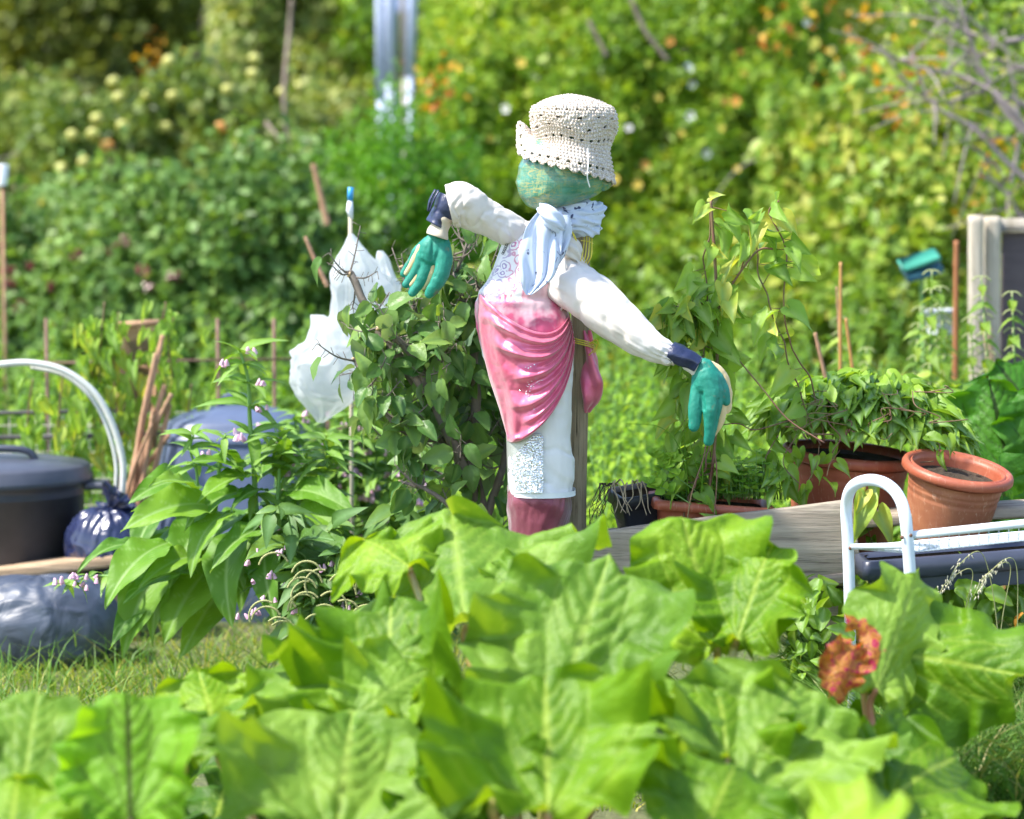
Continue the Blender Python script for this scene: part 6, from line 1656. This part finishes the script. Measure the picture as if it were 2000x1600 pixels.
cane((1862, 1000, 8.9), (1868, 470, 8.9), .012, 'rust-coloured rod standing left of the wooden corner post', None, mat=simple('rusty_orange_rod', (.34, .13, .05), .7), name='metal_rod', cat='rod')
WT = empty('white_bucket', P(1838, 640, 9.1), 'white tub half hidden in weeds behind the nettles', 'tub')
V, Fc = lathe([(.05, -.08), (.062, .0), (.066, .0), (.066, .01), (.06, .012), (.05, -.06), (.001, -.07)], 32, P(1838, 610, 9.1)); build('tub_shell', V, Fc, simple('white_tub', (.75, .76, .78), .4), WT)
# white posts high up in the hedge (pale poles wrapped in film) and a marker at far left
WP = empty('wrapped_poles', P(775, 200, 15.5) * np.array((1, 1, 0)), 'pale bluish film-wrapped poles rising out of the hedge at the top', 'poles')
M_film = simple('pale_blue_film', (.55, .60, .76), .6, (.45, .50, .68), 8, bump=.4, bscale=20)
for (a0, a1, b1, r, m, nm) in ((742, 744, 195, .028, M_film, 'wrapped_pole'), (762, 762, 160, .035, M_film, 'wrapped_pole'), (812, 800, 150, .025, M_film, 'wrapped_pole'), (788, 790, 150, .022, simple('grey_pole', (.42, .36, .33), .7), 'bare_pole')):
    mb = MB(); mb.add(*tube(PA([(a0, -160, 15.0), (a1, b1, 15.0)]), r, 10, disp=lambda t, ph: .006 * np.sin(t * 50 + ph * 2))); 
    e = P(a1, b1, 15.0); mb.add(*tube(np.array([e, e * np.array((1, 1, 0))]), r * .9, 8)); mb.obj(nm, m, WP)
mb = MB(); mb.add(*box(P(772, 10, 15.0), (.24, .03, .10), None, .01)); mb.obj('film_band', M_film, WP)
WM = empty('white_marker', P(6, 360, 10.5) * np.array((1, 1, 0)), 'white pot marker on a stick at the far left edge of the bramble', 'marker')
V, Fc = lathe([(.02, -.045), (.03, .04), (.026, .045), (.001, .046)], 20, P(4, 342, 10.4)); build('marker_cap', V, Fc, simple('white_plastic', (.8, .8, .82), .4), WM)
t = P(4, 350, 10.4); mb = MB(); mb.add(*tube(np.array([t, t * np.array((1, 1, 0))]), .008, 6)); mb.obj('stick', M_cane, WM)

# =================================================================== HEDGES
def hedge_obj(name, label, cat, x0, x1, Y0, top, mat, n, size, seed, bulge=.5, slope=.12, T=T_BG, bottom=.0, twig=None, twn=200, hole=.32, side_round=True, thick=.22, wid=1.0, nrmup=.7):
    """x0,x1 photo pixels at depth Y0; top = function(px)->py of the crest"""
    X0, X1 = P(x0, 0, Y0)[0], P(x1, 0, Y0)[0]
    m = int(n * 1.5)
    x = rnd(m, X0, X1); pxx = 1000 + F * x / Y0
    ztop = np.array([P(a, top(a), Y0)[2] for a in pxx]); ztop = ztop + .34 * fbm(np.stack([x * 1.9, 0 * x, 0 * x + seed], 1), 3, seed) + .13 * RNG.normal(size=m)
    z = bottom + (ztop - bottom) * rnd(m) ** .85
    s = np.stack([x, np.zeros(m), z], 1)
    big = fbm(s * 1.1 + seed, 2, seed); mid = fbm(s * 3.4 + seed, 2, seed + 11); fine = fbm(s * 9 + seed, 2, seed + 23)
    rr = (z - bottom) / (ztop - bottom + 1e-6)
    y = Y0 + slope * z + bulge * (big * .8 + mid * .55) + .10 * fine + 1.0 * np.clip(rr, 0, 1) ** 6 * .5 + np.abs(RNG.normal(size=m)) * thick
    if side_round:
        e = np.minimum((x - X0), (X1 - x)) / (X1 - X0) + .08 * fbm(np.stack([x * 2, 0 * x, z * 2.2], 1), 2, seed + 3); y += 1.2 * np.clip(.12 - e, 0, 1) * 4
    keep = (mid * .6 + fine * .6 + RNG.normal(size=m) * .12) > -hole
    idx = np.where(keep)[0][:n]; pos = np.stack([x, y, z], 1)[idx]; k = len(idx)
    dr = unit(rdir(k) + np.array((0, -.3, -.35))); nm = unit(rdir(k) * .75 + np.array((-.1, -.45, nrmup)))
    v = np.clip(.5 + .5 * big[idx] + .25 * mid[idx] + .26 * RNG.normal(size=k), 0, 1)
    root = empty(name, ((X0 + X1) / 2, Y0 + .3, 0), label, cat)
    Fol().add(T, pos, dr, nm, rnd(k, *size), v, wid * rnd(k, .8, 1.2)).obj('crown', mat, root)
    # inner limbs
    mb = MB()
    for q in range(twn):
        i = RNG.integers(k); p = pos[i]; a = np.array((p[0] + RNG.normal() * .2, p[1] + .3, max(bottom, p[2] - RNG.uniform(.15, .45)))); mb.add(*tube(spline([a, (a + p) / 2 + RNG.normal(size=3) * .06, p + unit(p - a) * .06], 7), np.linspace(.006, .003, 7), 4, caps=False))
    mb.obj('branches', twig, root); return root, pos, v
M_tw = simple('hedge_twig', (.17, .12, .09), .85, (.28, .22, .17), 20); M_tw2 = simple('purple_twig', (.24, .19, .20), .85, (.34, .28, .27), 20)
M_bram = leaf_mat('bramble_leaf', [(0, (.07, .15, .03)), (.4, (.13, .24, .06)), (.75, (.21, .35, .11)), (1, (.32, .44, .19))], .34, .45, tone=(1.0, 1.0, .8))
M_appt = leaf_mat('orchard_leaf', [(0, (.07, .13, .025)), (.4, (.14, .22, .05)), (.8, (.26, .34, .11)), (1, (.38, .42, .20))], .35, .45, tone=(1.08, 1.02, .7))
M_dark = leaf_mat('dark_tree_leaf', [(0, (.05, .085, .02)), (.5, (.10, .15, .035)), (1, (.22, .29, .08))], .3, .55)
M_fern = leaf_mat('feathery_leaf', [(0, (.04, .16, .015)), (.5, (.08, .27, .025)), (1, (.16, .38, .04))], .38, .5)
M_rose = leaf_mat('rose_leaf', [(0, (.09, .19, .012)), (.4, (.20, .35, .025)), (.8, (.34, .48, .04)), (1, (.50, .56, .08))], .45, .45, tone=(.94, .93, .95))
M_hop = leaf_mat('hop_leaf', [(0, (.09, .18, .025)), (.5, (.17, .31, .05)), (.8, (.28, .42, .09)), (1, (.44, .48, .14))], .38, .45, tone=(1.08, 1.0, .65))
H1, hp1, _ = hedge_obj('bramble_hedge', 'dusty green bramble thicket across the left, dotted with dark red berries', 'bramble', -1100, 760, 11.6, lambda a: 400 + 30 * math.sin(a / 90.) + (a > 560) * (a - 560) * .25, M_bram, 50000, (.05, .10), 1, .45, .35, twig=M_tw, twn=160, hole=.5)
H2, hp2, _ = hedge_obj('apple_tree', 'apple tree with yellow-green apples behind the bramble thicket', 'tree', -60, 640, 14.2, lambda a: 165 + 40 * math.sin(a / 70.) + abs(a - 330) * .12, M_appt, 17000, (.06, .11), 2, .6, .25, bottom=.9, twig=M_tw2, twn=260, hole=.25)
H2b, _, _ = hedge_obj('orchard_shrub', 'olive-green orchard growth beyond the left end of the apple tree', 'shrub', -1300, 20, 14.8, lambda a: 210 + 30 * math.sin(a / 60.), M_appt, 20000, (.06, .11), 12, .6, .25, bottom=.5, twig=M_tw2, twn=120, hole=.4)
H3, hp3, _ = hedge_obj('dark_evergreen_trees', 'dark shaded evergreens at the top left behind everything', 'trees', -1500, 520, 22, lambda a: -260, M_dark, 60000, (.09, .17), 3, .9, .4, bottom=1.5, twig=M_tw, twn=120, hole=.45)
H3['kind'] = 'stuff'
H4, hp4, _ = hedge_obj('young_tree', 'tall pale green young tree left of the wrapped poles', 'tree', 340, 760, 17.5, lambda a: -200, M_appt, 18000, (.06, .13), 4, .6, .35, bottom=1.0, twig=M_tw2, twn=160, hole=.3)
H5, hp5, _ = hedge_obj('feathery_shrub', 'vivid green feathery shrub behind the raised left arm', 'shrub', 560, 930, 12.6, lambda a: 190 + abs(a - 740) * .75, M_fern, 26000, (.025, .05), 5, .4, .2, twig=M_tw, twn=60, hole=.5)
H6, hp6, _ = hedge_obj('rose_hedge', 'bright yellow-green rose hedge covered with small yellow and white flowers', 'hedge', 800, 1700, 13.8, lambda a: -160, M_rose, 50000, (.04, .085), 6, .55, .50, twig=M_tw, twn=200, hole=.6)
H7, hp7, _ = hedge_obj('hop_thicket', 'broad-leaved green thicket at the right behind the shed corner', 'thicket', 1560, 2900, 11.8, lambda a: 160 - (a - 1560) * .1, M_hop, 28000, (.06, .12), 7, .5, .32, twig=M_tw2, twn=160, hole=.45)
H8, hp8, _ = hedge_obj('tall_hedge', 'tall mixed hedge closing the view behind the wrapped poles and the right thicket', 'hedge', 600, 3000, 17.5, lambda a: -330, M_rose, 34000, (.07, .13), 8, .8, .3, bottom=.6, twig=M_tw, twn=160, hole=.5)
H9, hp9, _ = hedge_obj('low_hedge', 'low shrubs in the shade between the feathery shrub and the weeds', 'shrub', 700, 1560, 11.3, lambda a: 560 + 40 * math.sin(a / 60.), M_hop, 13000, (.045, .09), 9, .4, .35, twig=M_tw, twn=80, hole=.5)
# apples, flowers and berries as parts of their plants
import bmesh
def ico(name, r, mat, sub=2, squash=.9):
    me = bpy.data.meshes.new(name); bm = bmesh.new(); bmesh.ops.create_icosphere(bm, subdivisions=sub, radius=r)
    for v in bm.verts: v.co.z = v.co.z * squash - (.25 * r if abs(v.co.x) < r * .2 and abs(v.co.y) < r * .2 and v.co.z > 0 else 0)
    bm.to_mesh(me); bm.free(); me.polygons.foreach_set('use_smooth', np.ones(len(me.polygons), bool)); me.materials.append(mat); return me
M_fruit = simple('apple_skin', (.36, .40, .08), .4, (.46, .42, .10), 12); M_fruit2 = simple('ripe_apple_skin', (.62, .36, .05), .4, (.6, .2, .05), 14)
me_a = ico('apple', .042, M_fruit); me_b = ico('apple_ripe', .042, M_fruit2)
AP = [(190, 232), (232, 190), (290, 188), (338, 188), (182, 262), (240, 246), (325, 248), (210, 285), (165, 318), (445, 175), (498, 115), (495, 145), (552, 180), (585, 172), (142, 265), (430, 250), (485, 270), (330, 120), (120, 330), (222, 160), (385, 210), (455, 285)]
def frontY(pos, a, b, Y, dflt):
    p = P(a, b, Y); d = np.hypot(pos[:, 0] - p[0], pos[:, 2] - p[2]); m = d < .16
    return float(np.quantile(pos[m, 1], .12)) if m.sum() > 4 else dflt
for k, (a, b) in enumerate(AP):
    y = frontY(hp2, a, b, 14.2, 14.0) - .10; place('apple', me_b if k in (7, 15, 16) else me_a, H2, P(a, b, y), (RNG.normal() * .4, RNG.normal() * .4, 0))
def flower_mesh(name, r, mat, cm, petals=5):
    V = []; Fc = []; n = 0
    for p in range(petals):
        a = 2 * PI * p / petals
        for (rr, da, z) in ((.15, 0, 0), (.7, -.5, .12), (1, -.25, .2), (1, .25, .2), (.7, .5, .12)): V.append((r * rr * math.cos(a + da), -r * z, r * rr * math.sin(a + da)))
        Fc.append([n, n + 1, n + 2, n + 3, n + 4]); n += 5
    for j in range(6): V.append((.25 * r * math.cos(j), -.14 * r, .25 * r * math.sin(j)))
    Fc.append([n + j for j in range(6)])
    me = bpy.data.meshes.new(name); me.from_pydata(V, [], Fc); me.update(); me.materials.append(mat); me.materials.append(cm); me.polygons[-1].material_index = 1; return me
M_yel = simple('yellow_petal', (.85, .62, .10), .6); M_whp = simple('white_petal', (.85, .85, .82), .6); M_org = simple('orange_petal', (.80, .33, .07), .6); M_cen = simple('flower_centre', (.7, .45, .05), .7)
fm = [flower_mesh('rose_yellow', .038, M_yel, M_cen), flower_mesh('rose_white', .038, M_whp, M_cen), flower_mesh('rose_orange', .038, M_org, M_cen)]
FL = [(1018, 122, 0), (988, 212, 1), (958, 270, 0), (1308, 80, 2), (1345, 132, 1), (1352, 165, 1), (1348, 226, 1), (1415, 198, 2), (1437, 197, 2), (1408, 250, 0), (1482, 240, 2), (1452, 142, 0), (1603, 198, 0), (1640, 198, 0), (1655, 57, 0), (1575, 44, 1), (1520, 265, 0), (1573, 248, 0), (1597, 263, 1), (1502, 284, 0), (1580, 330, 0), (1528, 295, 0),
      (1200, 350, 0), (1245, 360, 0), (1260, 322, 2), (1725, 330, 1), (1570, 6, 0), (1695, 38, 0), (1765, 210, 2), (1710, 290, 0), (1380, 300, 1), (1330, 260, 0), (1590, 130, 0), (1470, 60, 2), (1228, 250, 1), (1285, 190, 0), (1440, 330, 0), (1640, 150, 2), (1560, 70, 0), (1620, 100, 0)]
for (a, b, c) in FL:
    if a > 1230 or a < 1000 and b > 200 or a > 940:
        y = min(frontY(hp6, a, b, 13.8, 13.6), 13.9) - .06; place('flower', fm[c], H6, P(a, b, y), (RNG.normal() * .3, RNG.normal() * 2, RNG.normal() * .3), (RNG.uniform(.5, .85),) * 3)
M_berry = simple('bramble_berry', (.20, .03, .025), .35, (.07, .012, .02), 30)
mb0 = MB()
for j in range(14):
    d = RNG.normal(size=3); d = d / np.linalg.norm(d); V, Fc = lathe([(.001, -.012), (.009, -.008), (.012, 0), (.009, .008), (.001, .012)], 6, d * np.array((.028, .02, .034))); mb0.add(V, Fc)
me_berry = bpy.data.meshes.new('berry_cluster'); me_berry.from_pydata([tuple(v) for v in np.vstack(mb0.V)], [], mb0.F); me_berry.update(); me_berry.materials.append(M_berry)
BE = [(245, 470), (225, 488), (335, 545), (350, 538), (280, 530), (20, 560), (60, 520), (110, 640), (370, 690), (100, 560), (290, 560), (40, 600), (15, 530), (150, 500), (440, 520), (480, 600), (330, 640), (190, 560), (390, 610), (500, 480), (230, 610), (260, 640), (70, 450), (420, 430), (560, 560)]
for a, b in BE[:16]:
    y = frontY(hp1, a, b, 11.6, 11.5) - .04; place('berry_cluster', me_berry, H1, P(a, b, y), (RNG.normal(), RNG.normal(), 0), (RNG.uniform(.6, 1.1),) * 3)
# small rusty-leaved patches
M_rust_l = leaf_mat('russet_leaf', [(0, (.22, .07, .03)), (.4, (.40, .18, .05)), (1, (.55, .42, .06))], .35, .5)
for (root, Y0, lst) in ((H2, 16.0, [(290, 110, .16), (300, 145, .10)]), (H6, 13.2, [(1690, 60, .25), (1760, 250, .2), (1540, 30, .2), (1745, 300, .12), (1690, 150, .12), (850, 130, .12), (870, 190, .1)]), (H7, 11.3, [(1810, 120, .14), (1965, 320, .2), (1760, 205, .16)])):
    fo = Fol()
    for (a, b, s_) in lst:
        k = int(28 * s_ / .2); c = P(a, b, Y0); p = c + RNG.normal(size=(k, 3)) * s_ * .55; fo.add(T_BG, p, rdir(k), unit(rdir(k) + np.array((0, -.5, .5))), rnd(k, .04, .08), rnd(k))
    fo.obj('russet_leaves', M_rust_l, root)

# bare arching twigs, top right
DB = empty('bare_shrub', P(2060, 700, 10.8) * np.array((1, 1, 0)), 'bare purplish arching branches at the top right', 'shrub')
mb = MB()
for s_ in ([(2080, 340, 0), (1960, 200, 0), (1880, 150, 0), (1790, 130, 0), (1700, 95, 0)], [(2080, 250, .1), (1940, 180, .1), (1840, 200, .1), (1770, 160, .1), (1720, 90, .1)], [(2080, 420, 0), (1980, 330, 0), (1900, 250, 0), (1820, 200, 0), (1780, 100, 0)], [(2060, 60, 0), (1950, 80, 0), (1850, 40, 0), (1780, -40, 0)],
           [(2080, 150, .2), (1990, 130, .2), (1900, 100, .2), (1800, 60, .2)], [(2080, 480, .1), (1990, 420, .1), (1950, 330, .1), (1860, 260, .1)], [(2080, 300, 0), (1990, 250, 0), (1930, 160, 0), (1890, 60, 0), (1860, -60, 0)], [(2070, 600, 0), (2000, 520, 0), (1970, 400, 0), (1990, 250, 0), (1960, 60, 0)]):
    C = spline(PA([(a, b, 10.8 + c) for a, b, c in s_]), 60); mb.add(*tube(C, np.linspace(.017, .005, 60), 6))
    for k in range(9):
        j = RNG.integers(8, 56); d = unit(RNG.normal(size=3) * np.array((1, .5, .8)) + np.array((-.3, 0, .1))); L = RNG.uniform(.12, .45); e = C[j] + d * L; mb.add(*tube(spline([C[j], C[j] + d * L * .5 + np.array((0, 0, .02)), e], 9), np.linspace(.006, .002, 9), 4))
mb.add(*tube(spline([(ORG[DB.name][0], 10.8, 0), tuple(P(2075, 620, 10.8)), tuple(P(2080, 300, 10.8))], 20), .02, 8))
mb.obj('branches', M_tw2, DB)
n = 700; j = np.array([P(a, b, y) for a, b, y in zip(rnd(n, 1720, 2060), rnd(n, -30, 420), rnd(n, 10.7, 11.3))]); Fol().add(T_BG, j, rdir(n), unit(rdir(n) + np.array((0, -.5, .6))), rnd(n, .03, .07), rnd(n)).obj('leaves', M_hop, DB)
# a few limbs visible in hedges
for (s_, root) in (([(1225, -20, 13), (1260, 60, 13), (1305, 120, 13)], H6), ([(1150, 40, 13), (1185, 110, 13)], H6), ([(562, 280, 13.6), (555, 180, 13.6), (565, 60, 13.8), (570, 0, 13.8)], H4), ([(520, 240, 13.2), (560, 290, 13.1)], H2)):
    mb = MB(); mb.add(*tube(spline(PA(s_), 20), .013, 8)); mb.obj('limb', M_tw, root)
# stakes left of the plastic bag
cane((640, 560, 7.6), (596, 462, 7.6), .008, 'rust-brown stick slanting beside the white polythene bag', None, name='slanting_stick', cat='stick')
cane((640, 440, 10.2), (612, 320, 10.2), .014, 'pale dead stick in the bramble above the polythene bag', None, name='dead_stick', cat='stick')
# fallen bit of wood on the grass by the comfrey
a, b = P(380, 1290, 6.4), P(505, 1370, 6.2); a[2] = .02; b[2] = .02; ax = unit(b - a)
tag(plank((a + b) / 2, (np.linalg.norm(b - a), .06, .03), np.stack([ax, np.cross((0, 0, 1), ax), (0, 0, 1)], 1), 12, .004, 40, .003, 'wood_offcut', M_tim), 'short offcut of brown wood lying at the foot of the comfrey', 'wood')

# =================================================================== NESTING OF SUB-PARTS
def kids(root, nm): return sorted([o for o in root.children if o.name.split('.')[0] == nm], key=lambda o: o.name)
def nest(root, child, par, one=False):
    c, p = kids(root, child), kids(root, par)
    for k, o in enumerate(c): subpart(o, p[min(k, len(p) - 1)] if one else p[0])
for child, par, one in (('wrist_tape', 'sleeve', 1), ('glove_cuff', 'glove', 1), ('glove_back', 'glove', 1), ('scarf_tail', 'scarf', 0), ('scarf_knot', 'scarf', 0), ('sequins', 'sequin_panel', 0), ('loose_sequins', 'satin_drape', 0),
                        ('sack_corner', 'head', 0), ('loose_thread', 'hat', 0), ('button_loops', 'blouse', 0), ('armhole_seam', 'blouse', 0)): nest(SC, child, par, one)
for k, (o, l) in enumerate(zip(kids(SC, 'glove'), ('green glove hanging from the raised arm', 'green glove pointing down at the end of the lowered arm'))): o['label'] = l
for k, (o, l) in enumerate(zip(kids(SC, 'sleeve'), ('cream sleeve of the raised arm', 'long cream sleeve of the lowered arm'))): o['label'] = l
for r in (BN, CB): nest(r, 'lid_handle', 'lid')
nest(BN, 'side_handle', 'bin_body'); nest(RK, 'screw', 'hoop_leg'); nest(AB, 'twigs', 'trunk'); nest(AB, 'pruned_ends', 'trunk'); nest(BP, 'root_hairs', 'dried_roots')
for r in (POTA, POTB): nest(r, 'soil', 'pot_inside')

# =================================================================== SKY, SUN, CAMERA
w = bpy.data.worlds.new('World'); scene.world = w; w.use_nodes = True
nt = w.node_tree; bg = nt.nodes['Background']; sky = nt.nodes.new('ShaderNodeTexSky'); sky.sky_type = 'NISHITA'; sky.sun_disc = False
SE, SR = math.radians(54), math.radians(-78)          # sun high, from the left
sky.sun_elevation = SE; sky.sun_rotation = SR % (2 * PI); nt.links.new(sky.outputs[0], bg.inputs['Color']); bg.inputs['Strength'].default_value = .15
SR2 = math.radians(-108)
sky.sun_rotation = SR2 % (2 * PI)
sd = Vector((math.sin(SR2) * math.cos(SE), math.cos(SR2) * math.cos(SE), math.sin(SE)))
L = bpy.data.lights.new('Sun', 'SUN'); L.energy = 3.4; L.angle = math.radians(4); L.color = (1, .95, .87)
lo = bpy.data.objects.new('Sun', L); COL.objects.link(lo); lo.rotation_euler = sd.to_track_quat('Z', 'Y').to_euler(); lo.location = (-5, 0, 8)
cam = bpy.data.cameras.new('Camera'); co = bpy.data.objects.new('Camera', cam); COL.objects.link(co); scene.camera = co
co.location = (0, 0, CAMZ); co.rotation_euler = (PI / 2 - PITCH, 0, 0); cam.sensor_width = 36; cam.lens = 85; cam.clip_end = 500
cam.dof.use_dof = True; cam.dof.focus_distance = 5.85; cam.dof.aperture_fstop = 2.25
scene.view_settings.view_transform = 'Standard'; scene.view_settings.look = 'None'; scene.view_settings.exposure = 1.38; scene.view_settings.gamma = 1
scene.render.engine = 'CYCLES'; c_ = scene.cycles
c_.use_denoising = True; c_.max_bounces = 6; c_.diffuse_bounces = 3; c_.glossy_bounces = 3; c_.transmission_bounces = 4; c_.transparent_max_bounces = 6; c_.sample_clamp_indirect = 6
c_.use_adaptive_sampling = True; c_.adaptive_threshold = .02
